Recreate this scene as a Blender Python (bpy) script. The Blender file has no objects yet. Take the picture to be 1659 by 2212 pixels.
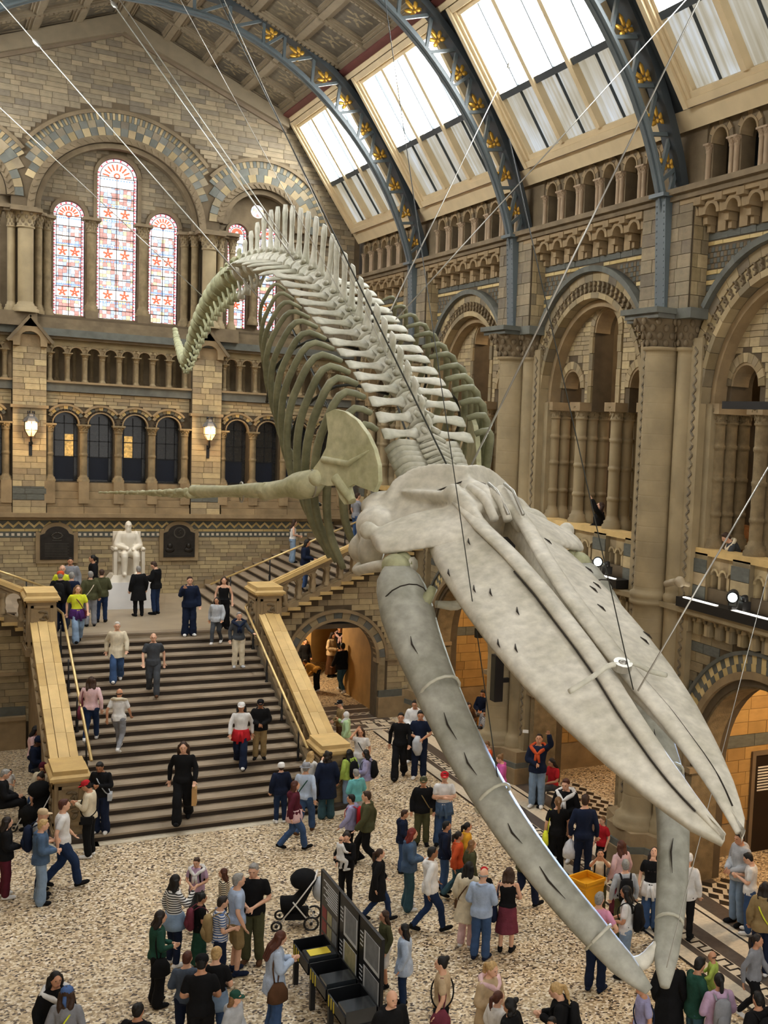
import bpy, math, random
import numpy as np
from mathutils import Vector, Matrix, geometry
rnd = random.Random(7)
PI = math.pi
SC = bpy.context.scene
COL = SC.collection
# ------------------------------------------------------------------ camera, world, exposure
FPX, PPX, PPY = 2522.99356, 1387.22113, 1178.73644          # focal length and principal point in pixels of the 1659x2212 frame
CR = np.array([[0.85008639, -0.52406837, 0.05201428], [-0.00599798, -0.10839365, -0.99408996], [0.52660912, 0.84475036, -0.09528732]])
CAM = np.array([0.0, 0.0, 9.8])                              # eye on the balcony, 9.8 m above the hall floor
cd = bpy.data.cameras.new('camera'); cam = bpy.data.objects.new('camera', cd); COL.objects.link(cam)
cd.sensor_fit = 'HORIZONTAL'; cd.sensor_width = 36.0; cd.lens = FPX * 36.0 / 1659.0
cd.shift_x = (829.5 - PPX) / 1659.0; cd.shift_y = (PPY - 1106.0) / 1659.0
cd.clip_start = 0.1; cd.clip_end = 400
cam.matrix_world = Matrix(((CR[0][0], -CR[1][0], -CR[2][0], CAM[0]), (CR[0][1], -CR[1][1], -CR[2][1], CAM[1]), (CR[0][2], -CR[1][2], -CR[2][2], CAM[2]), (0, 0, 0, 1)))
SC.camera = cam
w = bpy.data.worlds.new('world'); SC.world = w; w.use_nodes = True
wb = w.node_tree.nodes['Background']; wb.inputs[0].default_value = (1.0, 0.98, 0.95, 1); wb.inputs[1].default_value = 0.7
SC.view_settings.view_transform = 'Standard'; SC.view_settings.look = 'None'; SC.view_settings.gamma = 1
SC.view_settings.use_curve_mapping = False; SC.view_settings.exposure = 1.7
SC.cycles.use_denoising = True
SC.cycles.max_bounces = 6; SC.cycles.diffuse_bounces = 4; SC.cycles.transparent_max_bounces = 12

def ray(px, py):
    return CR.T @ np.array([px - PPX, py - PPY, FPX])
def on(px, py, axis, val):                                   # the point where a pixel's ray meets the plane axis = val
    r = ray(px, py); return CAM + (val - CAM[axis]) / r[axis] * r
def flr(px, py, z=0.0): return on(px, py, 2, z)
def camdist(p): return float(CR[2] @ (np.array(p, float) - CAM))

# ------------------------------------------------------------------ materials
MATS = {}
def nodes(name):
    m = bpy.data.materials.new(name); m.use_nodes = True; nt = m.node_tree
    return m, nt, nt.nodes, nt.links, nt.nodes['Principled BSDF']
def mat(name, col, rough=0.6, metal=0.0, var=0.12, scale=3.0, bump=0.0, bscale=30.0, pieces=None, emit=0.0, detail=4.0, spec=0.35):
    """Plain procedural material: base colour broken up by noise; pieces = colours picked at random per separate piece."""
    if name in MATS: return MATS[name]
    m, nt, N, L, B = nodes(name)
    tc = N.new('ShaderNodeTexCoord'); nz = N.new('ShaderNodeTexNoise'); nz.inputs['Scale'].default_value = scale; nz.inputs['Detail'].default_value = detail
    L.new(tc.outputs['Object'], nz.inputs['Vector'])
    if pieces:
        geo = N.new('ShaderNodeNewGeometry'); oi = N.new('ShaderNodeObjectInfo')
        ad = N.new('ShaderNodeMath'); ad.operation = 'ADD'; fr = N.new('ShaderNodeMath'); fr.operation = 'FRACT'
        L.new(geo.outputs['Random Per Island'], ad.inputs[0]); L.new(oi.outputs['Random'], ad.inputs[1]); L.new(ad.outputs[0], fr.inputs[0])
        rp = N.new('ShaderNodeValToRGB'); rp.color_ramp.interpolation = 'LINEAR'
        e = rp.color_ramp.elements
        for i, c in enumerate(pieces):
            p = i / (len(pieces) - 1)
            if i < 2: el = e[i]; el.position = p
            else: el = e.new(p)
            el.color = (*c, 1)
        L.new(fr.outputs[0], rp.inputs[0]); base = rp.outputs[0]
    else:
        rgb = N.new('ShaderNodeRGB'); rgb.outputs[0].default_value = (*col, 1); base = rgb.outputs[0]
    mr = N.new('ShaderNodeMapRange'); mr.inputs['From Min'].default_value = 0.3; mr.inputs['From Max'].default_value = 0.7
    mr.inputs['To Min'].default_value = 1 - var; mr.inputs['To Max'].default_value = 1 + var
    L.new(nz.outputs['Fac'], mr.inputs['Value'])
    mx = N.new('ShaderNodeVectorMath'); mx.operation = 'SCALE'; L.new(base, mx.inputs[0]); L.new(mr.outputs[0], mx.inputs['Scale'])
    L.new(mx.outputs[0], B.inputs['Base Color'])
    B.inputs['Roughness'].default_value = rough; B.inputs['Metallic'].default_value = metal
    B.inputs['Specular IOR Level'].default_value = spec
    if bump:
        n2 = N.new('ShaderNodeTexNoise'); n2.inputs['Scale'].default_value = bscale; n2.inputs['Detail'].default_value = 3
        L.new(tc.outputs['Object'], n2.inputs['Vector'])
        bp = N.new('ShaderNodeBump'); bp.inputs['Strength'].default_value = bump; bp.inputs['Distance'].default_value = 0.02
        L.new(n2.outputs['Fac'], bp.inputs['Height']); L.new(bp.outputs[0], B.inputs['Normal'])
    if emit:
        L.new(mx.outputs[0], B.inputs['Emission Color']); B.inputs['Emission Strength'].default_value = emit
    MATS[name] = m; return m
def srgb(h):
    h = h.lstrip('#'); c = [int(h[i:i + 2], 16) / 255 for i in (0, 2, 4)]
    return tuple((x / 12.92 if x <= 0.04045 else ((x + 0.055) / 1.055) ** 2.4) for x in c)

# ------------------------------------------------------------------ meshes
BACK = (np.array([0, 44.0, 0]), np.array([1.0, 0, 0]), np.array([0, 0, 1.0]), np.array([0, -1.0, 0]))
RIGHT = (np.array([14.0, 0, 0]), np.array([0, 1.0, 0]), np.array([0, 0, 1.0]), np.array([-1.0, 0, 0]))
def frame(o, U, V, D): return (np.array(o, float), np.array(U, float), np.array(V, float), np.array(D, float))
WORLD = frame((0, 0, 0), (1, 0, 0), (0, 1, 0), (0, 0, 1))
class MB:
    """Collects shapes and links them as one mesh. T maps local (u, v, d) to the world."""
    def __init__(s, T=WORLD):
        s.V = []; s.F = []; s.T = T; s.n = 0; s.S = []
        s.flip = np.linalg.det(np.array([T[1], T[2], T[3]])) < 0
    def add(s, V, F, smooth=False):
        V = np.asarray(V, float); T = s.T
        s.V.append(T[0] + V[:, :1] * T[1] + V[:, 1:2] * T[2] + V[:, 2:3] * T[3])
        n = s.n
        s.F += [tuple(i + n for i in (f[::-1] if s.flip else f)) for f in F]; s.S += [smooth] * len(F)
        s.n += len(V); return s
    def box(s, u0, u1, v0, v1, d0, d1, back=True):
        V = [(u, v, d) for d in (d0, d1) for v in (v0, v1) for u in (u0, u1)]
        F = [(4, 5, 7, 6), (0, 1, 5, 4), (3, 2, 6, 7), (1, 3, 7, 5), (2, 0, 4, 6)]
        if back: F.append((0, 2, 3, 1))
        return s.add(V, F)
    def obox(s, c, ax, ay, az, hx, hy, hz):                  # oriented box
        c, ax, ay, az = (np.array(q, float) for q in (c, ax, ay, az))
        V = [c + a * hx * ax + b * hy * ay + d * hz * az for d in (-1, 1) for b in (-1, 1) for a in (-1, 1)]
        return s.add(V, [(4, 5, 7, 6), (0, 1, 5, 4), (3, 2, 6, 7), (1, 3, 7, 5), (2, 0, 4, 6), (0, 2, 3, 1)])
    def prism(s, outer, d0, d1, holes=(), back=False):       # outline with holes, extruded d0..d1 (d1 is the front)
        loops = [list(outer)] + [list(h) for h in holes]
        tris = geometry.tessellate_polygon([[Vector((p[0], p[1], 0)) for p in l] for l in loops])
        P = [p for l in loops for p in l]; n = len(P)
        V = [(p[0], p[1], d1) for p in P] + [(p[0], p[1], d0) for p in P]
        def ccw(t):
            a, b, c = (P[i] for i in t)
            return t if (b[0] - a[0]) * (c[1] - a[1]) - (b[1] - a[1]) * (c[0] - a[0]) > 0 else t[::-1]
        F = [ccw(tuple(t)) for t in tris]
        if back: F += [tuple(i + n for i in f[::-1]) for f in list(F)]
        k = 0
        for li, l in enumerate(loops):
            m = len(l); ar = sum(l[i][0] * l[(i + 1) % m][1] - l[(i + 1) % m][0] * l[i][1] for i in range(m))
            rev = (ar < 0) != (li > 0)
            for i in range(m):
                a, b = k + i, k + (i + 1) % m
                F.append((b, a, a + n, b + n) if rev else (a, b, b + n, a + n)[::-1])
            k += m
        return s.add(V, F)
    def ring(s, uc, vc, r0, r1, d0, d1, a0=0, a1=180, n=24, gap=0.0, solid=False):   # arch of voussoirs (separate when gap)
        da = (a1 - a0) / n
        if gap or solid is False and gap:
            pass
        for i in range(n):
            g = gap / max(r1, 1e-6) * 90 / PI
            t0, t1 = math.radians(a0 + i * da + g), math.radians(a0 + (i + 1) * da - g)
            V = [(uc + r * math.cos(t), vc + r * math.sin(t), d) for d in (d0, d1) for t in (t0, t1) for r in (r0, r1)]
            F = [(4, 5, 7, 6), (0, 4, 6, 2), (1, 3, 7, 5)]
            if gap: F += [(0, 1, 5, 4), (2, 6, 7, 3)]
            elif i == 0: F += [(0, 1, 5, 4)]
            elif i == n - 1: F += [(2, 6, 7, 3)]
            s.add(V, F)
        return s
    def lathe(s, prof, c=(0, 0, 0), n=12, a0=0, a1=360, smooth=True):   # profile (r, height) about the local v?? -> world z when T is WORLD
        full = abs(a1 - a0) >= 359.9; m = n if full else n + 1
        V = []
        for k in range(m):
            a = math.radians(a0 + (a1 - a0) * k / n)
            for r, z in prof: V.append((c[0] + r * math.cos(a), c[1] + r * math.sin(a), c[2] + z))
        p = len(prof); F = []
        for k in range(n):
            k2 = (k + 1) % m
            for j in range(p - 1): F.append((k * p + j, k2 * p + j, k2 * p + j + 1, k * p + j + 1))
        return s.add(V, F, smooth)
    def tube(s, path, rad, n=8, cap=True, smooth=True, flat=1.0, up=None, flats=None):   # swept round/elliptic section; rad may vary; flat = height/width
        P = np.asarray(path, float); k = len(P)
        R = np.full(k, rad, float) if np.isscalar(rad) else np.asarray(rad, float)
        fl = np.full(k, flat, float) if flats is None else np.asarray(flats, float)
        Tn = np.gradient(P, axis=0); Tn /= np.maximum(np.linalg.norm(Tn, axis=1, keepdims=True), 1e-9)
        ref = np.array(up, float) if up is not None else (np.array([0, 0, 1.0]) if abs(Tn[0][2]) < 0.9 else np.array([1.0, 0, 0]))
        V = []; A = None
        for i in range(k):
            if up is not None or A is None: a = np.cross(ref, Tn[i])
            else: a = A - Tn[i] * (A @ Tn[i])
            a /= max(np.linalg.norm(a), 1e-9); A = a; b = np.cross(Tn[i], a)
            for j in range(n):
                t = 2 * PI * j / n
                V.append(P[i] + R[i] * (math.cos(t) * a + fl[i] * math.sin(t) * b))
        F = [(i * n + j, i * n + (j + 1) % n, (i + 1) * n + (j + 1) % n, (i + 1) * n + j) for i in range(k - 1) for j in range(n)]
        if cap: F += [tuple(range(n))[::-1], tuple((k - 1) * n + j for j in range(n))]
        return s.add(V, F, smooth)
    def loft(s, sections, cap=True, smooth=True, closed=True):   # list of equal-length point loops
        n = len(sections[0]); V = np.concatenate([np.asarray(q, float) for q in sections]); k = len(sections)
        F = [(i * n + j, i * n + (j + 1) % n, (i + 1) * n + (j + 1) % n, (i + 1) * n + j) for i in range(k - 1) for j in range(n if closed else n - 1)]
        if cap and closed: F += [tuple(range(n))[::-1], tuple((k - 1) * n + j for j in range(n))]
        return s.add(V, F, smooth)
    def ell(s, c, r, n=10, m=7, rot=None):                   # ellipsoid
        V = []; F = []
        for i in range(m + 1):
            ph = PI * i / m
            for j in range(n):
                t = 2 * PI * j / n; v = np.array([r[0] * math.sin(ph) * math.cos(t), r[1] * math.sin(ph) * math.sin(t), r[2] * math.cos(ph)])
                V.append((rot @ v if rot is not None else v) + np.array(c, float))
        for i in range(m):
            for j in range(n): F.append((i * n + j, (i + 1) * n + j, (i + 1) * n + (j + 1) % n, i * n + (j + 1) % n))
        return s.add(V, F, True)
    def mesh(s, name):
        me = bpy.data.meshes.new(name)
        V = np.concatenate(s.V) if s.V else np.zeros((0, 3))
        me.from_pydata(V.tolist(), [], s.F)
        me.polygons.foreach_set('use_smooth', s.S); me.update(); return me
    def build(s, name, m, parent=None, **tags):
        return link(name, s.mesh(name), m, parent, **tags)
def link(name, me, m=None, parent=None, **tags):
    if m is not None and not me.materials:
        for q in (m if isinstance(m, (list, tuple)) else [m]): me.materials.append(q)
    o = bpy.data.objects.new(name, me); COL.objects.link(o)
    if parent is not None: o.parent = parent
    for k, v in tags.items():
        if v: o[k] = v
    return o
def empty(name, loc=(0, 0, 0), rz=0.0, **tags):
    o = bpy.data.objects.new(name, None); COL.objects.link(o); o.location = loc; o.rotation_euler = (0, 0, rz); o.empty_display_size = 0.1
    for k, v in tags.items():
        if v: o[k] = v
    return o
def inst(src, parent, loc=(0, 0, 0), rot=None, scale=None, name=None):    # one more object with the same mesh data
    o = src.copy(); COL.objects.link(o); o.parent = parent; o.location = loc
    if name: o.name = name
    if rot is not None: o.rotation_euler = rot
    if scale is not None: o.scale = scale
    return o
def copy_tree(o, parent=None):
    c = o.copy(); COL.objects.link(c); c.parent = parent
    for ch in o.children: copy_tree(ch, c)
    return c
def arch_loop(uc, vb, vs, r, n=14, rise=1.0):               # opening outline: jambs from vb to spring vs, round head
    return [(uc - r, vb), (uc + r, vb)] + [(uc + r * math.cos(PI * i / n), vs + rise * r * math.sin(PI * i / n)) for i in range(n + 1)]
def rect(u0, u1, v0, v1): return [(u0, v0), (u1, v0), (u1, v1), (u0, v1)]
def arch_block(uc, vb, vs, r, pad=0.0):                     # what an arch blocks of a stone course
    def f(v0, v1):
        R = r + pad
        if v1 <= vb or v0 >= vs + R: return None
        h = R if v0 <= vs else math.sqrt(max(R * R - (v0 - vs) ** 2, 0))
        return (uc - h, uc + h)
    return f
def rect_block(u0, u1, v0b, v1b): return lambda v0, v1: None if v1 <= v0b + 1e-6 or v0 >= v1b - 1e-6 else (u0, u1)
def courses(u0, u1, v0, v1, h, lmin, lmax, blocks=(), d=0.02, gap=0.012, out=None, rows=None, seed=1, edge=None):
    """Stone courses as (u0, u1, v0, v1, d): the pieces of wall_* between the openings."""
    r = random.Random(seed); out = [] if out is None else out
    v = v0
    while v < v1 - 0.03:
        hh = h if not rows else r.choice(rows); vt = min(v + hh, v1)
        free = [(u0, u1) if edge is None else edge(v, vt, u0, u1)]
        for b in blocks:
            q = b(v, vt)
            if q is None: continue
            nf = []
            for a, c in free:
                if q[1] <= a or q[0] >= c: nf.append((a, c)); continue
                if q[0] > a: nf.append((a, q[0]))
                if q[1] < c: nf.append((q[1], c))
            free = nf
        for a, c in free:
            u = a
            while u < c - 0.02:
                l = r.uniform(lmin, lmax)
                if c - u - l < lmin * 0.6: l = c - u
                out.append((u + gap / 2, min(u + l, c) - gap / 2, v + gap / 2, vt - gap / 2, d + r.uniform(-0.25, 0.25) * d)); u += l
        v = vt
    return [q for q in out if q[1] - q[0] > 0.02 and q[3] - q[2] > 0.02]
UNIT = None
def stones(parent, T, pieces, m, limit=300, name='stone_block', rest='stone_blocks_far'):
    """The stones that show largest become objects of their own, the rest one mesh."""
    global UNIT
    if UNIT is None: UNIT = MB().box(-.5, .5, -.5, .5, 0, 1, back=False).mesh('stone_block')
    def size(q):
        c = T[0] + (q[0] + q[1]) / 2 * T[1] + (q[2] + q[3]) / 2 * T[2]
        z = max(camdist(c), 1.0); x, y = (CR @ (c - CAM))[:2] / z * FPX + np.array([PPX, PPY])
        return (q[1] - q[0]) * (q[3] - q[2]) / z ** 2 if -20 < x < 1680 and -20 < y < 2230 else 0
    pieces = sorted(pieces, key=size, reverse=True)
    R = Matrix((tuple(T[1]), tuple(T[2]), tuple(T[3]))).transposed()
    key = 'unit_' + m.name
    if key not in bpy.data.meshes:
        um = UNIT.copy(); um.name = key; um.materials.append(m)
    um = bpy.data.meshes[key]
    for q in pieces[:limit]:
        o = bpy.data.objects.new(name, um); COL.objects.link(o); o.parent = parent
        c = T[0] + (q[0] + q[1]) / 2 * T[1] + (q[2] + q[3]) / 2 * T[2]
        S = Matrix.Diagonal((q[1] - q[0], q[3] - q[2], q[4]))
        o.matrix_basis = Matrix.Translation(Vector(c)) @ (R @ S).to_4x4()
    b = MB(T)
    for q in pieces[limit:]: b.box(q[0], q[1], q[2], q[3], 0, q[4], back=False)
    if b.F: b.build(rest, m, parent, kind='stuff')
# ------------------------------------------------------------------ palette of the place
TAN = [srgb(c) for c in ('867659', 'a08d69', '766a53', '8f7f60', 'ac9872', '80704f', '978463')]
DTAN = [srgb(c) for c in ('746856', '887b62', '675e50', '7d6f58', '908167', '6d614c')]
PALE = [srgb(c) for c in ('978667', 'b09d76', '887960', 'a3906d', 'b8a57c', '927f62')]
M_stone = mat('buff_stone', TAN[0], 0.85, var=0.18, scale=2.2, bump=0.25, bscale=18, pieces=TAN)
M_stone2 = mat('brown_stone', DTAN[0], 0.85, var=0.2, scale=2.2, bump=0.25, bscale=18, pieces=DTAN)
M_pale = mat('pale_stone', PALE[0], 0.85, var=0.15, scale=2.2, bump=0.2, bscale=18, pieces=PALE)
M_joint = mat('mortar', srgb('5a4d3a'), 0.95, var=0.15, scale=4)
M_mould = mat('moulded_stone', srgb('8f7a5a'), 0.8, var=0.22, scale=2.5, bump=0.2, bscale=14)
M_mouldd = mat('dark_moulded_stone', srgb('6f6049'), 0.85, var=0.22, scale=2.5, bump=0.2, bscale=14)  # darker tone of the moulded stone
M_grey = mat('blue_grey_stone', srgb('5b5b54'), 0.8, var=0.2, scale=3, pieces=[srgb(c) for c in ('53544d', '63635a', '595a52', '696860')])
M_cream = mat('cream_terracotta', srgb('c4ac74'), 0.8, var=0.12, scale=3, pieces=[srgb(c) for c in ('bda46c', 'cdb682', 'b0985f')])
M_column = mat('column_stone', srgb('938262'), 0.7, var=0.2, scale=1.6, bump=0.2, bscale=10)
M_columnd = mat('carved_column_stone', srgb('7f6e50'), 0.8, var=0.25, scale=5, bump=0.5, bscale=45)
M_dark = mat('dark_stone', srgb('3a3128'), 0.9, var=0.2)  # dark stone of the dentils
M_iron = mat('painted_iron', srgb('50595b'), 0.45, var=0.1, scale=2, spec=0.5)
M_irond = mat('dark_painted_iron', srgb('363c3f'), 0.5, var=0.1, scale=2)
M_black = mat('black_metal', srgb('1b1a1a'), 0.45, var=0.1)
M_gold = mat('gilding', srgb('c79a3e'), 0.35, metal=0.55, var=0.15, scale=12)
M_wood = mat('cream_painted_wood', srgb('c9b590'), 0.55, var=0.08, scale=2)
M_woodb = mat('brown_painted_wood', srgb('6e5f4c'), 0.6, var=0.15, scale=2)
M_maroon = mat('maroon_paint', srgb('5c2f2a'), 0.6, var=0.1)
M_brass = mat('brass', srgb('d8bd84'), 0.3, metal=0.5, var=0.08)
M_white = mat('white_paint', srgb('d8d4cc'), 0.6, var=0.04)
M_coping = mat('coping_stone', srgb('c6a66c'), 0.6, var=0.14, scale=2.5, bump=0.1, pieces=[srgb(c) for c in ('c3a368', 'cfb076', 'b8985e', 'c8aa72')])
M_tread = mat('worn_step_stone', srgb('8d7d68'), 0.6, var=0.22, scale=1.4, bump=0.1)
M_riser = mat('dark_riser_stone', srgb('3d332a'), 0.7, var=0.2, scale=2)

def glass_mat(name, kind, strength):
    """Daylit glass: stained patterns in lead, or streaked frosted roof glass."""
    m, nt, N, L, B = nodes(name)
    tc = N.new('ShaderNodeTexCoord')
    def vor(sc, feat='F1'):
        v = N.new('ShaderNodeTexVoronoi'); v.inputs['Scale'].default_value = sc; v.feature = feat; L.new(tc.outputs['Object'], v.inputs['Vector']); return v
    def ramp(src, stops, const=True):
        r = N.new('ShaderNodeValToRGB'); r.color_ramp.interpolation = 'CONSTANT' if const else 'LINEAR'
        e = r.color_ramp.elements
        for i, (p, c) in enumerate(stops):
            el = e[i] if i < 2 else e.new(p)
            el.position = p; el.color = (*c, 1)
        L.new(src, r.inputs[0]); return r.outputs[0]
    if kind == 'stained':
        v = vor(8.0); v.inputs['Randomness'].default_value = 0.3
        s = N.new('ShaderNodeSeparateColor'); L.new(v.outputs['Color'], s.inputs[0])
        c = ramp(s.outputs[0], [(0, srgb('e9d9cf')), (0.22, srgb('c98f86')), (0.4, srgb('d8c49a')), (0.52, srgb('dfe3ea')), (0.7, srgb('b98a80')), (0.82, srgb('a9b6cf'))])
        ed = vor(8.0, 'DISTANCE_TO_EDGE'); ed.inputs['Randomness'].default_value = 0.3
        lead = ramp(ed.outputs['Distance'], [(0, (0.25, 0.24, 0.24)), (0.04, (1, 1, 1))])
        mx = N.new('ShaderNodeMix'); mx.data_type = 'RGBA'; mx.blend_type = 'MULTIPLY'; mx.inputs[0].default_value = 1
        L.new(c, mx.inputs[6]); L.new(lead, mx.inputs[7]); col = mx.outputs[2]
    elif kind == 'roof':
        sc = N.new('ShaderNodeMapping'); L.new(tc.outputs['Object'], sc.inputs[0]); sc.inputs['Scale'].default_value = (0.25, 7.0, 0.25)
        n = N.new('ShaderNodeTexNoise'); n.inputs['Scale'].default_value = 1.5; L.new(sc.outputs[0], n.inputs['Vector'])
        col = ramp(n.outputs['Fac'], [(0.3, srgb('dfe8ee')), (0.7, srgb('ffffff'))], False)
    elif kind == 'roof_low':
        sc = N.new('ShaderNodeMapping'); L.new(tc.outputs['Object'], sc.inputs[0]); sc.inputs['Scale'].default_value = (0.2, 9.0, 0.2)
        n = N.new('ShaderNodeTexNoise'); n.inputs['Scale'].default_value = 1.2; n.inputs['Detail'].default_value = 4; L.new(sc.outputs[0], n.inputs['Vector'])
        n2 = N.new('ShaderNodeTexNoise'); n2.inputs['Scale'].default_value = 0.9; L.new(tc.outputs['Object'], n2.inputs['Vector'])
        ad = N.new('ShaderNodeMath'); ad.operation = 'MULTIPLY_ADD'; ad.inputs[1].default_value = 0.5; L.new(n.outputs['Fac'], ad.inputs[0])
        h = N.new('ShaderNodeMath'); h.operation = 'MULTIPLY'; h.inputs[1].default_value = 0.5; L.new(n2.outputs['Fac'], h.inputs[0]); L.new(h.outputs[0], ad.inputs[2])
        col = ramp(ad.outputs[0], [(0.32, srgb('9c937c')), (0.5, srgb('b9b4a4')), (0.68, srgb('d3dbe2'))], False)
    B.inputs['Base Color'].default_value = (0.02, 0.02, 0.02, 1); B.inputs['Roughness'].default_value = 0.3
    L.new(col, B.inputs['Emission Color']); B.inputs['Emission Strength'].default_value = strength
    return m
M_stained = glass_mat('stained_glass', 'stained', .6)
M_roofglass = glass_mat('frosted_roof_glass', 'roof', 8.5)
M_rooflow = glass_mat('dim_roof_glass', 'roof_low', 0.3)  # lower panes: daylight dimmed by a parapet outside, put into the colour
M_red = mat('ruby_glass', srgb('b2404a'), 0.3, emit=0.55)
M_orange = mat('orange_glass', srgb('c8553c'), 0.3, emit=0.6)
M_blueg = mat('blue_glass', srgb('6e86b4'), 0.3, emit=0.6)
M_pink = mat('pale_pink_glass', srgb('e6c6cf'), 0.3, emit=1.0)
M_clear = mat('daylit_clear_glass', srgb('fbf3f1'), 0.3, emit=.8)
M_lead = mat('window_lead', srgb('4a4440'), 0.6)
M_navy = mat('navy_blind', srgb('0c1424'), 0.5, var=0.1)
M_darkglass = mat('dark_leaded_glass', srgb('23211d'), 0.25, var=0.5, scale=9, spec=0.6)
M_amber = mat('lit_amber_glass', srgb('b08a4a'), 0.3, var=0.5, scale=14, emit=0.35)

# terrazzo floor
def terrazzo():
    m, nt, N, L, B = nodes('terrazzo')
    tc = N.new('ShaderNodeTexCoord')
    v = N.new('ShaderNodeTexVoronoi'); v.inputs['Scale'].default_value = 24; L.new(tc.outputs['Object'], v.inputs['Vector'])
    s = N.new('ShaderNodeSeparateColor'); L.new(v.outputs['Color'], s.inputs[0])
    r = N.new('ShaderNodeValToRGB'); r.color_ramp.interpolation = 'CONSTANT'; e = r.color_ramp.elements
    for i, (p, c) in enumerate([(0, '4c4137'), (0.14, '9a866a'), (0.34, 'c3ad8a'), (0.58, 'd8c7a8'), (0.8, 'a8926f'), (0.9, 'e6dac4')]):
        el = e[i] if i < 2 else e.new(p); el.position = p; el.color = (*srgb(c), 1)
    L.new(s.outputs[0], r.inputs[0])
    n = N.new('ShaderNodeTexNoise'); n.inputs['Scale'].default_value = 0.6; L.new(tc.outputs['Object'], n.inputs['Vector'])
    mr = N.new('ShaderNodeMapRange'); mr.inputs['From Min'].default_value = 0.3; mr.inputs['From Max'].default_value = 0.7; mr.inputs['To Min'].default_value = 0.86; mr.inputs['To Max'].default_value = 1.1
    L.new(n.outputs['Fac'], mr.inputs['Value'])
    x = N.new('ShaderNodeVectorMath'); x.operation = 'SCALE'; L.new(r.outputs[0], x.inputs[0]); L.new(mr.outputs[0], x.inputs['Scale'])
    L.new(x.outputs[0], B.inputs['Base Color']); B.inputs['Roughness'].default_value = 0.4; B.inputs['Specular IOR Level'].default_value = 0.3
    return m
M_terr = terrazzo()
M_mblack = mat('black_marble_mosaic', srgb('26221f'), 0.35, var=0.25, scale=9)
M_mwhite = mat('white_marble_mosaic', srgb('c9bda6'), 0.35, var=0.12, scale=12)
M_mgrey = mat('grey_marble_mosaic', srgb('514942'), 0.35, var=0.2, scale=9)

def panel(T, u0, u1, v0, v1, d0, d1, holes, name, m, par):
    """Wall panel with arched openings, one cell of wall for each opening."""
    hs = sorted(holes, key=lambda h: h[0][0] + h[1][0]); b = MB(T); c = [(h[0][0] + h[1][0]) / 2 for h in hs]; r = [(h[1][0] - h[0][0]) / 2 for h in hs]
    cut = [u0] + [(c[i] + r[i] + c[i + 1] - r[i + 1]) / 2 for i in range(len(hs) - 1)] + [u1]
    for i, h in enumerate(hs):
        a, e = cut[i], cut[i + 1]; vb = max(h[0][1], v0)
        b.prism([(a, v0), (h[0][0], v0)] + h[2:][::-1] + [(h[1][0], v0), (e, v0), (e, v1), (a, v1)], d0, d1, back=True)
        if vb > v0 + .001: b.box(h[0][0], h[1][0], v0, vb, d0, d1)
    return b.build(name, m, par)
# ================================================================== floor
floor = MB().box(-6, 21, -6, 52, -0.3, 0).build('floor', M_terr, kind='structure', label='speckled beige terrazzo floor of the hall')
def inlay(name, m, x0, x1, y0, y1, z=0.004): return MB().box(x0, x1, y0, y1, -0.01, z, back=False).build(name, m, floor)
# borders that run along the wall of arches, and turn in front of the stair arch
for nm, m, x0, x1, z in (('border_band', M_mgrey, 12.16, 15.0, 0.003), ('border_band', M_mblack, 12.16, 12.22, 0.005), ('border_band', M_mwhite, 12.22, 12.52, 0.005),
                         ('greek_key_band', M_mwhite, 12.68, 12.96, 0.005), ('border_band', M_mwhite, 13.3, 13.9, 0.005), ('border_band', M_mblack, 13.72, 13.77, 0.007)):
    inlay(nm, m, x0, x1, -6, 36.4 if x0 > 12.2 else 35.0, z)
for nm, m, y0, y1, z in (('border_band', M_mgrey, 35.2, 38.6, 0.0035), ('border_band', M_mblack, 35.2, 35.26, 0.0055), ('border_band', M_mwhite, 35.26, 35.5, 0.0055),
                         ('greek_key_band', M_mwhite, 35.95, 36.25, 0.0055), ('border_band', M_mwhite, 36.6, 36.68, 0.0055), ('border_band', M_mwhite, 37.95, 38.05, 0.0055)):
    inlay(nm, m, 9.2, 13.2, y0, y1, z)
key = MB()
for a in ((0, .05, 0, .19), (0, .29, .19, .24), (.24, .29, .05, .24), (.24, .43, 0, .05)): key.box(a[2] + .02, a[3] + .02, a[0], a[1], 0, .004, back=False)
kme = key.mesh('greek_key')
k0 = link('greek_key', kme, M_mblack, floor); k0.location = (12.68, 12.0, 0.004)
for i in range(1, 55): inst(k0, floor, (12.68, 12.0 + i * 0.43, 0.004))
for i in range(9): inst(k0, floor, (9.3 + i * 0.43, 36.24, 0.0045), rot=(0, 0, -PI / 2))
# interlaced rings before the stair arch
rg = MB()
rg.ring(0, 0, 0.09, 0.16, 0, 0.004, 0, 360, 16)
r0 = link('mosaic_ring', rg.mesh('mosaic_ring'), M_mwhite, floor); r0.location = (9.5, 37.3, 0.004)
for i in range(1, 14): inst(r0, floor, (9.5 + i * 0.26, 37.3, 0.004))
# diamond fields in the bays of the arches
dm = MB(); dm.add([(-.13, 0, .004), (0, -.2, .004), (.13, 0, .004), (0, .2, .004)], [(0, 1, 2, 3)])
dme = dm.mesh('mosaic_diamond'); d0 = None
for c in (18.17, 25.83, 33.47):
    inlay('diamond_field', M_mwhite, 14.35, 15.6, c - 2.0, c + 2.0, 0.006)
    for i in range(5):
        for j in range(10):
            p = (14.47 + i * 0.25, c - 1.8 + j * 0.4 + (0.2 if i % 2 else 0), 0.003)
            if d0 is None: d0 = link('mosaic_diamond', dme, M_mblack, floor); d0.location = p
            else: inst(d0, floor, p)

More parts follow.
